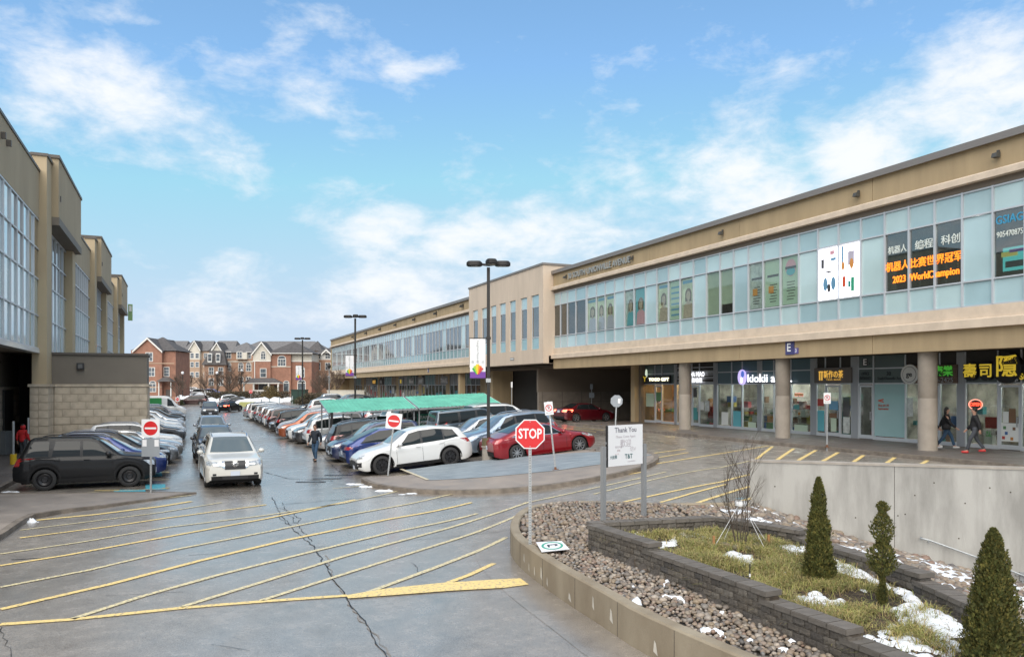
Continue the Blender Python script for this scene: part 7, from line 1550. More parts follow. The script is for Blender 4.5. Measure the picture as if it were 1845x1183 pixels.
def person(P, rz, h, label, coat, legs, shoes, hair=M_['hairb'], stride=.3, arm=.25, hood=False, bag=None, longhair=False, coatlen=0.0, elbow=.3):
    """faces +x in its own frame, walking with the given half stride (m for a 1.75 m body)"""
    r = empty('person', label, 'person', P, rz); s = h/1.75; r.scale = (s,s,s); V = Vector
    hip = .93-.10*stride; 
    def leg(sg, f):
        ank = V((f*stride+(-.04 if f < 0 else 0), sg*.09, .09+(.06 if f < 0 else 0))); hp = V((0, sg*.10, hip)); kn = (ank+hp)/2+V((.05+.05*(f < 0), 0, .01)); toe = ank+V((.17, sg*.015, -.05-(.02 if f < 0 else 0))); heel = ank+V((-.05,0,-.04)); return hp, kn, ank, toe, heel
    L1, L2 = leg(1, 1), leg(-1, -1)
    sh = hip+.50; shy = .19; neck = V((.02,0,sh+.05)); head = V((.045,0,sh+.22))
    def armp(sg, f):
        a = V((0, sg*shy, sh-.02)); e = a+V((f*arm*.45-.03, sg*.06, -.28)); w = e+V((f*arm*.5+.05+elbow*.12, -sg*.0, -.23+elbow*.05)); return a, e, w
    A1, A2 = armp(1, -1), armp(-1, 1)
    # one continuous body with hands and feet
    vs = [V((0,0,hip+.02)), V((0,0,hip+.22)), V((0,0,sh-.06)), neck, V((.03,0,sh+.12)), head, head+V((0,0,.085))]; ra = [.10,.09,.10,.050,.058,.092,.068]; ed = [(0,1),(1,2),(2,3),(3,4),(4,5),(5,6)]
    for Lg in (L1, L2):
        n = len(vs); vs += [Lg[0], Lg[1], Lg[2], Lg[3]]; ra += [.08,.055,.038,.034]; ed += [(0,n),(n,n+1),(n+1,n+2),(n+2,n+3)]
    for A, sg in ((A1,1),(A2,-1)):
        n = len(vs); d = (A[2]-A[1]).normalized(); palm = A[2]+d*.06; vs += [A[0], A[1], A[2], palm]; ra += [.044,.034,.027,.030]; ed += [(2,n),(n,n+1),(n+1,n+2),(n+2,n+3)]
        fx = V((1,0,0))
        for k in range(4):
            m_ = len(vs); o_ = (k-1.5)*.021; p1 = palm+d*.035+fx*o_; p2 = p1+d*(.035-.004*abs(k-1))+V((.0,-sg*.010,0)); p3 = p2+d*.022+V((0,-sg*.016,0)); vs += [p1,p2,p3]; ra += [.0095,.009,.0075]; ed += [(n+3,m_),(m_,m_+1),(m_+1,m_+2)]
        m_ = len(vs); p1 = A[2]+d*.03+fx*.036; p2 = p1+d*.035+fx*.014+V((0,-sg*.01,0)); vs += [p1,p2]; ra += [.011,.009]; ed += [(n+3,m_),(m_,m_+1)]
    try: skin('body', vs, ed, ra, M_['skin'], r, 0, 2)
    except Exception as e: print('body', e)
    # trousers
    vs = [V((0,0,hip+.16)), V((0,0,hip+.02))]; ra = [.15,.155]; ed = [(0,1)]
    for Lg in (L1, L2):
        n = len(vs); vs += [Lg[0]+V((0,0,-.06)), Lg[1], (Lg[1]+Lg[2])/2, Lg[2]+V((0,0,.02))]; ra += [.10,.075,.066,.062]; ed += [(1,n),(n,n+1),(n+1,n+2),(n+2,n+3)]
    skin('trousers', vs, ed, ra, legs, r, 0, 2)
    # jacket
    vs = [V((0,0,hip-.10-coatlen)), V((0,0,hip+.10)), V((0,0,hip+.30)), V((0,0,sh-.05)), neck+V((0,0,.0))]; ra = [(.20,.18),(.18,.16),(.175,.16),(.19,.155),.085]; ed = [(0,1),(1,2),(2,3),(3,4)]
    for A in (A1, A2):
        n = len(vs); vs += [A[0], A[1], A[2]]; ra += [.095,.07,.054]; ed += [(3,n),(n,n+1),(n+1,n+2)]
    skin('jacket', vs, ed, ra, coat, r, 0, 2)
    for Lg in (L1, L2):
        q = Lg[2]; d = Lg[3]-Lg[4]; skin('shoe', [Lg[4]+V((0,0,-.0)), q+V((.03,0,-.045)), Lg[3]+V((-.02,0,.008)), Lg[3]+V((.035,0,0))], [(0,1),(1,2),(2,3)], [.046,.052,.046,.034], shoes, r, 1, 2)
    b = MB(); c = head+V((-.034,0,.042)); b.blob(tuple(c), (.096,.098,.100), 14, 10, .02); hb = b.build('hair', hair, r, smooth=True)
    if longhair: b = MB(); b.blob((c.x-.05,0,c.z-.11), (.07,.10,.17), 12, 8, .05); b.build('long_hair', hair, r, smooth=True)
    b = MB(); b.blob((head.x+.080, 0, head.z-.012), (.020,.012,.022), 8, 6, 0); b.build('nose', M_['skin'], r, smooth=True)
    for sg in (-1, 1):
        b = MB(); b.blob((head.x-.004, sg*.076, head.z-.0), (.018,.012,.032), 8, 6, 0); b.build('ear', M_['skin'], r, smooth=True)
        b = MB(); b.blob((head.x+.070, sg*.030, head.z+.020), (.010,.013,.008), 8, 6, 0); b.build('eye', M_['hairb'], r, smooth=True)
    MB().box(head.x+.070,head.x+.079,-.022,.022,head.z-.052,head.z-.046).build('mouth', mat('lips',(.3,.1,.08),.5), r)
    if hood: b = MB(); b.blob((head.x-.03,0,head.z-.02), (.115,.125,.15), 14, 10, .02); b.build('hood', coat, r, smooth=True)
    if bag: b = MB(); b.blob((-.02,-.30,hip+.02), (.15,.05,.12), 12, 8, .03); b.tube([(-.1,-.28,hip+.1),(-.02,-.16,sh),(.08,-.28,hip+.1)],.012,6); tag(b.build('shoulder_bag', M_['cl_black'], None, smooth=True)).parent = r
    return r
p = at(568, 831); person(p, -pi/2-.25, 1.76, 'man in a dark jacket and blue jeans walking down the lane', M_['cl_navy'], M_['jeans'], M_['shoe'], hair=mat('dark_brown_hair',(.05,.02,.012),.6), stride=.13, arm=.15)
p = at(1705, 807, .8); person(p, -.45, 1.72, 'person in a black coat, jeans and white sneakers walking past the herb shop door', M_['cl_black'], M_['jeans'], M_['shoe_w'], stride=.30, arm=.3, longhair=True, bag=True, coatlen=.08)
p = at(1757, 816, .8); person(p, pi-.45, 1.78, 'man in a black top, grey trousers and red sneakers before the sushi shop', M_['cl_black'], M_['cl_grey'], M_['shoe_r'], stride=.27, arm=.2)
p = at(1680, 807, .8); person(p, -.45, 1.66, 'long-haired person in black half hidden by the nearest pillar', M_['cl_black'], M_['cl_black'], M_['shoe_w'], stride=.2, arm=.2, longhair=True, coatlen=.1)
p = at(41, 826, -.05); person(p, pi/2, 1.62, 'person in a red hooded jacket bending behind the black off-roader', M_['cl_red'], M_['cl_grey'], M_['shoe'], stride=.05, arm=.1, hood=True)
# ================================================================ FOREGROUND BED
M_['bedwall'] = mat('stained_kerb_wall', (.20,.16,.11), .75, col2=(.31,.265,.195), scale=1.3, thr=(.3,.7), bump=.25, bscale=60, detail=9, stretch=(1,1,.5))
M_['chalk'] = mat('lime_streak', (.50,.47,.41), .8, var=.1, scale=8)
M_['soil'] = mat('dark_soil', (.045,.033,.022), .95, var=.4, scale=6, bump=.6, bscale=30)
M_['gravelbase'] = mat('gravel_base', (.06,.052,.045), .9, var=.4, scale=18, bump=.8, bscale=25)
stops = [(.17,.125,.09),(.26,.205,.15),(.12,.105,.095),(.29,.25,.205),(.20,.13,.095),(.085,.08,.076),(.24,.185,.125),(.16,.155,.15),(.34,.29,.235),(.14,.095,.07)]
M_['stones'] = pieces_mat('river_stones', stops, .55, .15, 30, island=True, nvar=.22, nscale=22); M_['stones1'] = pieces_mat('river_stone', stops, .55, .15, 30, island=False, nvar=.22, nscale=22)
M_['block'] = pieces_mat('split_block', [(.085,.074,.062),(.12,.105,.088),(.065,.058,.052),(.15,.135,.115),(.10,.085,.068),(.075,.07,.066)], .85, .7, 70, island=False, nvar=.3, nscale=20)
M_['capst'] = pieces_mat('cap_stone', [(.115,.102,.088),(.135,.12,.105),(.10,.09,.078)], .8, .35, 90, island=False, nvar=.15, nscale=9)
M_['retwall'] = mat('grey_retaining_concrete', (.23,.222,.205), .7, col2=(.36,.35,.325), scale=1.7, thr=(.36,.60), bump=.2, bscale=45, detail=12, stretch=(1,1,.22))
IW = IS_FRONT+IS_BACK
def chaikin_open(p, n=2):
    for _ in range(n): p = [p[0]]+[q for i in range(len(p)-1) for q in (p[i]*.75+p[i+1]*.25, p[i]*.25+p[i+1]*.75)]+[p[-1]]
    return p
PATH = chaikin_open([NEAR[0]]+IW, 2)
def wtop(p): return max(IS_Z, G(p.x,p.y)+.10)
ISW = None
b = MB(); n = len(PATH); OUT = []; INN = []; CH = []
for i, p in enumerate(PATH):
    d = (PATH[min(i+1,n-1)]-PATH[max(i-1,0)]).normalized(); nn = Vector((d.y, -d.x)); OUT.append(p); INN.append(p+nn*.2); 
    prof = [(p, G(p.x,p.y)-.3), (p, wtop(p)-.025), (p+nn*.022, wtop(p)), (p+nn*.178, wtop(p)), (p+nn*.2, wtop(p)-.025), (p+nn*.2, G(p.x,p.y)-.3)]; CH.append([(q.x,q.y,z) for q, z in prof])
b.grid(CH); e0 = CH[0]; b.add(e0, [tuple(range(6))]); b.add(CH[-1], [tuple(range(6))[::-1]])
ISW = tag(b.build('bed_wall', M_['bedwall'], smooth=35), 'low curved beige concrete wall round the rock bed', 'low wall')
_rp = []
for i, p in enumerate(PATH):
    d = (PATH[min(i+1,n-1)]-PATH[max(i-1,0)]).normalized(); nn = Vector((-d.y, d.x)); _rp.append([(q.x,q.y,G(q.x,q.y)+.005) for q in (p+nn*.75, p+nn*.35, p-nn*.12)])
MB().grid(_rp).build('asphalt_edge', M_['asphalt'], ROAD, smooth=True)
_rp = []
for k in range(40):
    p = CW0+cwd*(k*.3-.2); _rp.append([(q.x,q.y,G(q.x,q.y)+.005) for q in (p+cwn*.9, p+cwn*.5, p+cwn*.2)])
MB().grid(_rp).build('asphalt_edge', M_['asphalt'], ROAD, smooth=True)
acc = 0
for i in range(1, n):   # formwork joints and lime streaks on the outer face
    acc += (PATH[i]-PATH[i-1]).length
    if acc > 1.15:
        acc = 0; p = PATH[i]; d = (PATH[i]-PATH[i-1]).normalized(); nn = Vector((-d.y, d.x)); z = wtop(p); q0 = p+nn*.003
        MB().hexa([(q0.x,q0.y,G(*p)),(q0.x+d.x*.008,q0.y+d.y*.008,G(*p)),(p.x-nn.x*.01+d.x*.008,p.y-nn.y*.01+d.y*.008,G(*p)),(p.x-nn.x*.01,p.y-nn.y*.01,G(*p))],[(q0.x,q0.y,z-.03),(q0.x+d.x*.008,q0.y+d.y*.008,z-.03),(p.x-nn.x*.01+d.x*.008,p.y-nn.y*.01+d.y*.008,z-.03),(p.x-nn.x*.01,p.y-nn.y*.01,z-.03)]).build('joint', M_['gravelbase'], ISW)
rr = random.Random(4)
def on_path(s_):
    acc = 0
    for i in range(1, n):
        L = (PATH[i]-PATH[i-1]).length
        if acc+L > s_: t = (s_-acc)/L; p = PATH[i-1].lerp(PATH[i], t); d = (PATH[i]-PATH[i-1]).normalized(); return p, d
        acc += L
    return PATH[-1], d
for s_ in (6.9, 7.25, 7.5, 5.9, 4.9, 4.4, 3.1, 7.9, 8.15):
    p, d = on_path(s_+rr.uniform(-.1,.1)); nn = Vector((-d.y, d.x)); q0 = p+nn*.004; z0 = G(*p)+rr.uniform(.05,.2); z1 = z0+rr.uniform(.12,.24); w = rr.uniform(.03,.07)
    P4 = [q0-d*w, q0+d*w*.7, q0+d*w*.4, q0-d*w*.3]; zs = [z0, z0+.04, z1, z1-.03]; MB().quad(*[(P4[k].x,P4[k].y,zs[k]) for k in range(4)]).build('lime_streak', M_['chalk'], ISW)
# concrete retaining wall at the ramp
rw = empty('retaining_wall', 'smooth pale grey concrete retaining wall along the ramp', 'retaining wall', (CW0.x, CW0.y, 0), math.atan2(cwd.y, cwd.x)); LW_ = (CW1-CW0).length+6
MB().box(0, LW_, 0, .35, -4, CWZ-.05).build('wall', M_['retwall'], rw); MB().box(-.02, LW_, -.02, .37, CWZ-.05, CWZ).build('wall_top', M_['conc'], rw)
for x in (3.4, 6.9): MB().box(x,x+.012,-.002,.01,-4,CWZ-.06).build('joint', M_['gravelbase'], rw)
r_ = random.Random(3)
for k in range(26): x = r_.uniform(.5,9); z = r_.uniform(-1.2,1.2); MB().lathe([(.001,-.004),(.018,-.003)],8,axis=1,c=(x,0,z)).build('tie_hole', M_['soil'], rw)
def wall_s(px): # local x on the wall face hit by photo column px
    t = (px-CX)/F; a = CW0; d = cwd; s_ = (t*a.y-a.x)/(d.x-t*d.y); return s_
def wall_z(px, y): s_ = wall_s(px); Yd = CW0.y+cwd.y*s_; return CAMZ-(y-HY)*Yd/F
hr = empty('handrail', 'thin galvanised handrail sloping down the concrete retaining wall', 'handrail', (CW0.x, CW0.y, 0), math.atan2(cwd.y, cwd.x))
pts = [(wall_s(x), -.10, wall_z(x, y)) for x, y in ((1656,967),(1672,971),(1762,1003),(1830,1030),(1900,1058))]; MB().tube([(pts[0][0]+.05,-.005,pts[0][2])]+pts, .022, 8).build('rail', M_['galv'], hr, smooth=True)
for p in (pts[1], pts[3]): MB().tube([(p[0],0,p[2]-.06),(p[0],-.10,p[2]-.05),(p[0],-.10,p[2])],.014,6).build('bracket', M_['galv'], hr)
cbx = empty('conduit_box', 'small grey electric box with a conduit on the retaining wall at the right edge', 'electric box', (CW0.x, CW0.y, 0), math.atan2(cwd.y, cwd.x)); s_ = wall_s(1842); z = wall_z(1842, 1037); MB().box(s_-.06,s_+.08,-.06,0,z-.1,z+.1).build('box', M_['postgrey'], cbx); MB().tube([(s_,-.03,z-.1),(s_,-.03,z-1.2)],.02,6).build('conduit', M_['galv'], cbx)
# planter outline
V2 = lambda x, y: Vector((x, y))
FW = [(V2(1.47,14.7), V2(2.31,12.95), .74), (V2(2.25,13.08), V2(3.46,10.33), .62), (V2(3.40,10.47), V2(4.02,9.07), .50), (V2(3.96,9.21), V2(4.75,7.4), .38)]
BW = [(V2(1.55,14.85), V2(4.13,15.55), .74), (V2(4.13,15.55), V2(5.30,14.1), .74), (V2(5.22,14.2), V2(6.05,11.35), .62), (V2(6.02,11.48), V2(6.08,9.9), .50), (V2(6.08,9.98), V2(6.3,7.4), .38)]
PLP = [FW[0][0], FW[1][0], FW[2][0], FW[3][0], FW[3][1], BW[4][1], BW[3][1], BW[2][1], BW[1][1], BW[1][0]]
def foot_z(x): return .32-.345*max(0, x-6.2)
def bed_z(x, y):
    """height of the bed at x, y; and which kind of cover"""
    p = V2(x, y)
    if inside(p, PLP):
        z = .17+.30*sstep(8.5, 14.5, y)+.05*mnoise.noise(Vector((x*1.3,y*1.3,0))); return z, 'soil'
    # behind the planter: strip down to the foot of the retaining wall
    if x > 5.3 or (x > 4.13 and y > 15.55-(x-4.13)*1.24):
        dw = max(0, (p-CW0).dot(Vector((cwd.y,-cwd.x)))); db = min(dist_seg(p, a, c) for a, c, _ in BW[1:]); fs = (p-CW0).dot(cwd); fx = CW0.x+cwd.x*max(0,fs)
        zb_ = .45-.12*max(0,(14-y))*.35; t = dw/(dw+db+1e-6); t = t if dw > 0 else 0; return foot_z(fx)*(1-t)+zb_*t, 'rock'
    return .27-.19*sstep(13.5, 8, y)+(.05*sstep(16.5,20.5,y)), 'rock'
def in_bed(p): return inside(p, HOLE)
xs_ = [-.6+.16*i for i in range(112)]; ys_ = [2+.16*i for i in range(125)]
b = MB(); idx = {}
polyI = INN+[CW0+cwn*.1, CW1+cwn*.1, NEAR[3], NEAR[2], NEAR[1]]
okv = {}
for j, y in enumerate(ys_):
    for i, x in enumerate(xs_):
        p = V2(x,y); z, k = bed_z(x,y); b.v.append((x,y,z-.03 if k == 'rock' else z)); okv[(i,j)] = (inside(p, HOLE) and (dist_poly(p, PATH) > .06 if x < 8 and y > 4 and False else True)); idx[(i,j)] = k
for j in range(len(ys_)-1):
    for i in range(len(xs_)-1):
        cs = ((i,j),(i+1,j),(i+1,j+1),(i,j+1))
        if all(okv[c] for c in cs): b.f.append(tuple(c[1]*len(xs_)+c[0] for c in cs)); b.m.append(1 if sum(idx[c] == 'soil' for c in cs) >= 3 else 0)
BED = tag(b.build('rock_bed', [M_['gravelbase'], M_['soil']], smooth=True), 'ground of the planted bed, gravel base and dark soil', kind='structure')
# block walls: every block and cap its own piece
def block_mesh(seed, w=.2, h=.1, d=.2):
    r = random.Random(seed); b = MB(); nx_, nz_ = 4, 3; rows = []
    for j in range(nz_+1): rows.append([(w*i/nx_, (-.012*r.random()-(.008 if 0 < i < nx_ and 0 < j < nz_ else -.004)), h*j/nz_) for i in range(nx_+1)])
    b.grid(rows); o = rows; 
    b.quad(o[-1][0], o[-1][-1], (w,d,h), (0,d,h)); b.quad(o[0][-1], o[0][0], (0,d,0), (w,d,0)); b.quad(o[0][0], o[-1][0], (0,d,h), (0,d,0)); b.quad(o[-1][-1], o[0][-1], (w,d,0), (w,d,h)); b.quad((0,d,0),(0,d,h),(w,d,h),(w,d,0))
    return b.mesh('block', M_['block'])
BM_ = [block_mesh(s, .192, .096) for s in range(5)]
def cap_mesh(seed, w=.3, h=.075, d=.30):
    r = random.Random(seed); me = MB().box(0, w, -.03, d-.03, 0, h).mesh('cap_stone', M_['capst']); bm = bmesh.new(); bm.from_mesh(me); bmesh.ops.bevel(bm, geom=bm.edges[:], offset=.008, segments=2, affect='EDGES')
    for v in bm.verts: v.co += Vector((r.uniform(-.002,.002), r.uniform(-.003,.003), r.uniform(-.002,.002)))
    bm.to_mesh(me); bm.free(); return me
CMs = [cap_mesh(s) for s in range(4)]
rb = random.Random(8)
PW = empty('planter_wall', 'stepped dark split-block wall round the grassy planter', 'planter wall', (0,0,0), 0)
def block_wall(a, c, ztop, zbot, flip=False, caps=True, inner=False):
    d = (c-a); L = d.length; d.normalize(); ang = math.atan2(d.y, d.x); nrows = max(1, int(round((ztop-.075-zbot)/.1)))
    core = MB().box(.01, L-.01, .025, .19, zbot-.5, ztop-.078).build('wall_core', M_['soil'], PW); core.location = (a.x,a.y,0); core.rotation_euler = (0,0,ang)
    for k in range(nrows):
        x = 0; z = ztop-.075-.1*(k+1); first = .1 if k % 2 else .2
        while x < L-.03:
            w = min(first, L-x); first = .2
            o = link('block', rb.choice(BM_), PW); o.rotation_euler = (0,0,ang); q = a+d*x+Vector((-d.y,d.x))*(rb.uniform(-.006,.006)); 
            if flip: o.rotation_euler = (0,0,ang+pi); q = a+d*(x+w)+Vector((-d.y,d.x))*.205
            o.location = (q.x,q.y,z); o.scale = (w/.2,1,1); x += w
    x = -.02
    while caps and x < L:
        w = min(.3, L+.02-x)
        if w < .08: break
        o = link('cap_stone', rb.choice(CMs), PW); o.rotation_euler = (0,0,ang); q = a+d*x+Vector((-d.y,d.x))*rb.uniform(-.004,.004); o.location = (q.x,q.y,ztop-.075+rb.uniform(0,.002)); o.scale = ((w-.004)/.3,1,1); x += w
for i, (a, c, z) in enumerate(FW): block_wall(a, c, z, [.18,.08,.02,-.02][i])
for i, (a, c, z) in enumerate(BW):   # seen from inside: blocks on the planter side (right-hand side of the direction is towards the camera)
    block_wall(a, c, z, z-.30, flip=False)
# stones
def stone_unit(seed):
    r = random.Random(seed); b = MB(); b.blob((0,0,0), (1, r.uniform(.7,.95), r.uniform(.5,.72)), 8, 6, .09, r); return b
SU_ = [stone_unit(s) for s in range(10)]; SM_ = [u.mesh('stone', M_['stones1'], smooth=True) for u in SU_]
cand = []; rs2 = random.Random(12); y = 6.5
while y < 21.5:
    st = .070 if y < 15 else .095; x = -.3
    while x < 12.5:
        p = V2(x+rs2.uniform(-.03,.03), y+rs2.uniform(-.03,.03)); x += st
        if not inside(p, HOLE) or inside(p, PLP): continue
        if p.x > 5.6 and (p-CW0).dot(Vector((cwd.y,-cwd.x))) < .02: continue
        if p.x > 6.3+.0 and p.y < 12 and p.x > 7.5: continue
        if dist_poly(p, [q for q in PATH]+[PATH[-1]]) < .2 if p.x < 5 else False: pass
        dmin = min(dist_seg(p, PATH[i], PATH[i+1]) for i in range(0, len(PATH)-1, 1)) if p.x < 7 else 9
        if dmin < .235: continue
        if min(dist_seg(p, a, c) for a, c, _ in FW+BW) < .05: continue
        k = 1.0+.45*(p.x > 5.6); r0 = st*(.34+.42*rs2.random()**1.5)*k
        if rs2.random() < .12: r0 *= 1.35
        z = bed_z(p.x,p.y)[0]+r0*rs2.uniform(-.1,.55); cand.append((p.x,p.y,z,r0))
    y += st
def vis(c):
    px = CX+F*c[0]/c[1]; py = HY+(CAMZ-c[2])*F/c[1]; return 0 < px < 1845 and py < 1183
cand.sort(key=lambda c: -(c[3]/c[1])*(1 if vis(c) else 0))
print('stones', len(cand))
for x, y, z, r0 in cand[:300]:
    o = link('stone', rs2.choice(SM_), BED); o.location = (x,y,z); o.scale = (r0,r0,r0); o.rotation_euler = (rs2.uniform(-.35,.35),rs2.uniform(-.35,.35),rs2.uniform(0,6.3))
b = MB()
for x, y, z, r0 in cand[300:]:
    u = rs2.choice(SU_); R = Matrix.Rotation(rs2.uniform(0,6.3),3,'Z') @ Matrix.Rotation(rs2.uniform(-.35,.35),3,'X'); b.add([tuple(R @ (Vector(q)*r0)+Vector((x,y,z))) for q in u.v], u.f)
tag(b.build('stones', M_['stones'], BED, smooth=True), kind='stuff')
# grass
def grass():
    r = random.Random(5); b = MB(); b2 = MB()
    while len(b.f) < 60000:
        y = 7.6+8*r.random()**1.0; x = r.uniform(1.5, 6.4); p = V2(x,y)
        if not inside(p, PLP) or min(dist_seg(p, a, c) for a, c, _ in FW+BW) < .12: continue
        dens = 1.5*mnoise.noise(Vector((x*1.6, y*1.3, 3)))+.30+.13*(y-10.8)-(.5 if snow_n(x,y) > .12 else 0)
        if r.random() > max(.05, dens*1.3): continue
        z = bed_z(x,y)[0]; h = r.uniform(.06,.16)*(1.1+.5*mnoise.noise(Vector((x*2,y*2,7)))); a = r.uniform(0,2*pi); lean = r.uniform(.3,2.4); w = r.uniform(.003,.006)
        d = Vector((cos(a),sin(a),0)); s_ = Vector((-sin(a),cos(a),0))*w; B = Vector((x,y,z-.01)); m = B+d*h*lean*.35+Vector((0,0,h*.65)); t = B+d*h*lean*.95+Vector((0,0,h*(1.0-.35*lean*.6)))
        b.add([B-s_,B+s_,m+s_*.7,m-s_*.7,t], [(0,1,2,3),(3,2,4)])
    return b
def snow_n(x, y):
    s = mnoise.noise(Vector((x*1.9, y*1.4, 11)))*.7+mnoise.noise(Vector((x*5, y*4, 2)))*.35
    edge = min(dist_seg(V2(x,y), a, c) for a, c, _ in BW); s += .42*math.exp(-((edge-.22)/.18)**2) if y < 13.5 else .25*math.exp(-((edge-.3)/.2)**2)
    return s-.27+.22*sstep(11.2, 9.4, y)+.25*mnoise.noise(Vector((x*8,y*8,3)))
M_['grass'] = pieces_mat('winter_grass', [(.15,.19,.04),(.28,.28,.075),(.40,.31,.13),(.11,.15,.035),(.33,.30,.09),(.30,.19,.10),(.20,.22,.06),(.47,.37,.19)], .8, 0, nvar=.3, nscale=2.5)
gr = tag(grass().build('grass', M_['grass']), 'yellow green winter grass growing inside the block wall', 'grass', kind='stuff')
M_['litter'] = pieces_mat('dry_litter', [(.12,.075,.04),(.20,.14,.08),(.07,.045,.03)], .95, 0)
b = MB(); r = random.Random(6)
while len(b.f) < 5000:
    x, y = r.uniform(1.6,6.3), r.uniform(7.6,15.4)
    if not inside(V2(x,y), PLP): continue
    if mnoise.noise(Vector((x*1.1, y*1.1, 3)))+.12*(y-10.5) > .1 and r.random() < .8: continue
    z = bed_z(x,y)[0]+r.uniform(0,.03); a = r.uniform(0,6.3); L = r.uniform(.02,.12); d = Vector((cos(a)*L, sin(a)*L, r.uniform(-.01,.05))); s_ = Vector((-sin(a),cos(a),0))*.003; B = Vector((x,y,z)); b.quad(B-s_, B+s_, B+d+s_, B+d-s_)
tag(b.build('plant_litter', M_['litter']), 'brown dry stalks and needles on the planter soil', 'plant litter', kind='stuff')
def snow_sheet(name, label, fn, x0, x1, y0, y1, st, zf_, th=.05, lift=.0):
    b = MB(); ids = {}; nx_ = int((x1-x0)/st); ny_ = int((y1-y0)/st)
    for j in range(ny_+1):
        for i in range(nx_+1): x, y = x0+i*st, y0+j*st; f = fn(x,y); ids[(i,j)] = (len(b.v), f); b.v.append((x,y,zf_(x,y)+(min(th, f*th*4.5)+.012*mnoise.noise(Vector((x*14,y*14,0)))-.015 if f is not None else -1)+lift))
    for j in range(ny_):
        for i in range(nx_):
            c = [ids[(i,j)], ids[(i+1,j)], ids[(i+1,j+1)], ids[(i,j+1)]]
            if all(q[1] is not None for q in c) and max(q[1] for q in c) > 0: b.f.append(tuple(q[0] for q in c)); b.m.append(0)
    return tag(b.build(name, M_['snow'], smooth=True), label, 'snow', kind='stuff')
snow_sheet('snow_patches', 'melting snow patches in the grass of the planter', lambda x,y: snow_n(x,y) if inside(V2(x,y),PLP) else None, 1.4, 6.4, 7.5, 15.6, .05, lambda x,y: bed_z(x,y)[0]+.025, .045)
def rs_n(x, y):
    p = V2(x,y)
    if inside(p, PLP) or not inside(p, HOLE) or (p-CW0).dot(Vector((cwd.y,-cwd.x))) < .05 or x < 5.0: return None
    return mnoise.noise(Vector((x*1.5,y*1.5,5)))*.6+mnoise.noise(Vector((x*4,y*4,5)))*.4+.06*(x-5.5)+.06
snow_sheet('snow_strip', 'snow lying between the dark stones below the retaining wall', rs_n, 5.0, 12, 9, 20.5, .07, lambda x,y: bed_z(x,y)[0]+.015, .06)
snow_sheet('snow_specks', 'scattered snow crumbs on the rocks beside the block wall', lambda x,y: (mnoise.noise(Vector((x*3,y*3,9)))*.8+.4*mnoise.noise(Vector((x*9,y*9,2)))-.58+.045*(13-y)) if (inside(V2(x,y),HOLE) and not inside(V2(x,y),PLP) and x > 1.2 and x < 4.2 and y < 12.8) else None, 1.2, 4.2, 7.5, 13, .05, lambda x,y: bed_z(x,y)[0]+.06, .05)
# cedars: flat sprays of tiny scale leaves
M_['cedar'] = pieces_mat('cedar_foliage', [(.04,.052,.012),(.085,.095,.02),(.17,.14,.032),(.055,.072,.016),(.12,.11,.028)], .8, 0, nvar=.35, nscale=6)
def cedar(P, h, R, label, n, prof, seed, trunkvis=False):
    r = random.Random(seed); root = empty('cedar_tree', label, 'cedar', P, 0); b = MB()
    for _ in range(n):
        t = r.random()**1.15; rad = R*prof(t); a = r.uniform(0,2*pi); lobes = 1+.30*mnoise.noise(Vector((cos(a)*2+seed, sin(a)*2, t*9)))+.26*mnoise.noise(Vector((cos(a)*5, sin(a)*5, t*20+seed))); rr_ = rad*lobes*(r.random()**.38)
        c = Vector((cos(a)*rr_, sin(a)*rr_, h*t+.02)); out = Vector((cos(a),sin(a),0)); side = Vector((-sin(a),cos(a),0)); upv = (Vector((0,0,1))+out*r.uniform(.1,.9)+side*r.uniform(-.4,.4)).normalized(); sz = r.uniform(.022,.06)*(1.1-.4*t)
        tw = (side*r.uniform(-1,1)+out*r.uniform(-.6,.6)).normalized()
        b.add([c, c+upv*sz*.5+tw*sz*.28, c+upv*sz, c+upv*sz*.5-tw*sz*.28], [(0,1,2,3)])
        for q in (-1, 1): e = c+upv*sz*.45; dd = (upv*.6+tw*q*.8).normalized()*sz*.6; b.add([e, e+dd*.6+upv*sz*.1, e+dd], [(0,1,2)])
    b.build('foliage', M_['cedar'], root); MB().tube([(0,0,-.1),(0,0,h*.5),(0,0,h*.93)],[.03,.022,.006],8).build('trunk', M_['bark'], root); return root
cone = lambda t: (1-t)**.62*(.92+.08*sin(t*17))*(.75+.25*min(1,t/.08)) + .02
colm = lambda t: min(1.0, max(0,1-t)**.62*1.25)*(.8+.2*min(1,t/.1))+.015
def thin(t): return (.42*math.exp(-((t-.95)/.05)**2)+(.78*math.exp(-((t-.74)/.13)**4))+(.95*math.exp(-((t-.44)/.14)**4))+.30*math.exp(-((t-.08)/.10)**2))+.03
pc = at(1475,1046,.34); cedar(pc, (1046-863)*pc.y/F, .25, 'conical cedar in the middle of the planter, before the concrete wall', 15000, cone, 1)
pc = at(1590,1092,.26); cedar(pc, (1092-907)*pc.y/F, .19, 'thin gappy cedar with a bare stem, between the other two', 6500, thin, 2)
pc = Vector((5.50, 8.75, .12)); cedar(pc, 1.62, .285, 'broad dense cedar at the lower right corner', 22000, colm, 3)
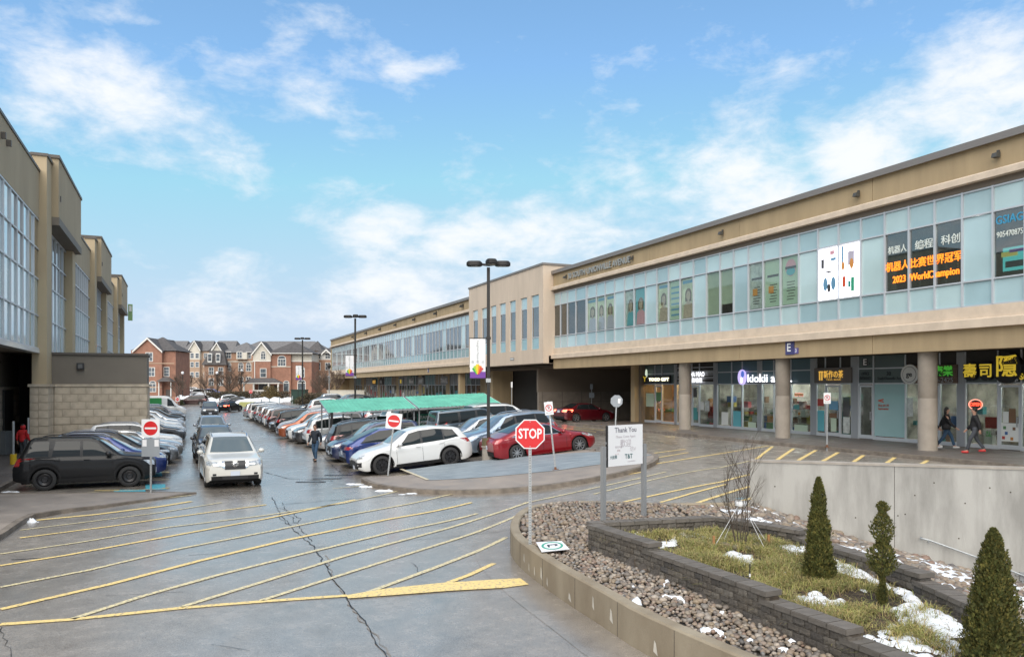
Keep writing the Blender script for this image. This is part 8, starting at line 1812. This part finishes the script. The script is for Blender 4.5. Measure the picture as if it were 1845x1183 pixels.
# bare shrub with stakes
ps = at(1335, 985, .46); root = empty('bare_shrub', 'leafless multi-stem shrub tied to stakes in the planter', 'shrub', ps, 0); r = random.Random(9); b = MB()
def stem(p, d, L, rad, lev):
    pts = [p]; q = p.copy(); dd = d.copy()
    for k in range(4): dd = (dd+Vector((r.uniform(-.14,.14), r.uniform(-.14,.14), r.uniform(0,.12)))).normalized(); q = q+dd*L/4; pts.append(q.copy())
    b.tube(pts, [rad, rad*.85, rad*.7, rad*.5, rad*.25], 4 if lev else 6, False)
    if lev < 3:
        for k in range(4 if lev == 0 else 3): s_ = pts[r.randint(1,3)]; a = r.uniform(0,2*pi); stem(s_, (dd+Vector((cos(a),sin(a),.3))*.55).normalized(), L*r.uniform(.4,.6), rad*.55, lev+1)
for k in range(7): a = 2*pi*k/7+r.uniform(-.3,.3); stem(Vector((cos(a)*.07, sin(a)*.07, -.05)), Vector((cos(a)*.16, sin(a)*.16, 1)).normalized(), r.uniform(1.25,1.75), .0105, 0)
b.build('branches', M_['bark'], root, smooth=True)
for a in (.2, 2.0, 3.4, 5.4):
    MB().tube([(cos(a)*.04, sin(a)*.04, .78),(cos(a)*.55, sin(a)*.42, .0)],.004,4).build('guy_line', M_['signwhite'], root)
MB().lathe([(.11,.76),(.115,.80),(.11,.84)],12).build('tie', M_['signwhite'], root)
for a in (.1, 3.3): MB().box(cos(a)*.52-.02,cos(a)*.52+.02,sin(a)*.4-.02,sin(a)*.4+.02,-.1,.22).build('peg', mat('orange_wood',(.30,.15,.06),.8), root)
for k in range(9): a = 2*pi*k/9; o = link('ring_stone', SM_[k], root); o.location = (cos(a)*.3, sin(a)*.24, .03); o.scale = (.09,.09,.09); o.rotation_euler = (0,0,a)
ps = at(1351, 1050, .34); root = empty('sprinkler_riser', 'small black and white sprinkler riser at the planter edge', 'sprinkler', ps, 0); MB().tube([(0,0,-.1),(0,0,.10)],.012,8).build('riser', M_['black'], root); MB().tube([(0,0,.10),(0,0,.15)],.014,8).build('collar', M_['signwhite'], root); MB().tube([(0,0,.15),(0,0,.30)],.010,8).build('head', M_['black'], root); MB().tube([(-.10,0,.0),(-.10,0,.12),(-.01,0,.10)],.010,6).build('hose', M_['black'], root)
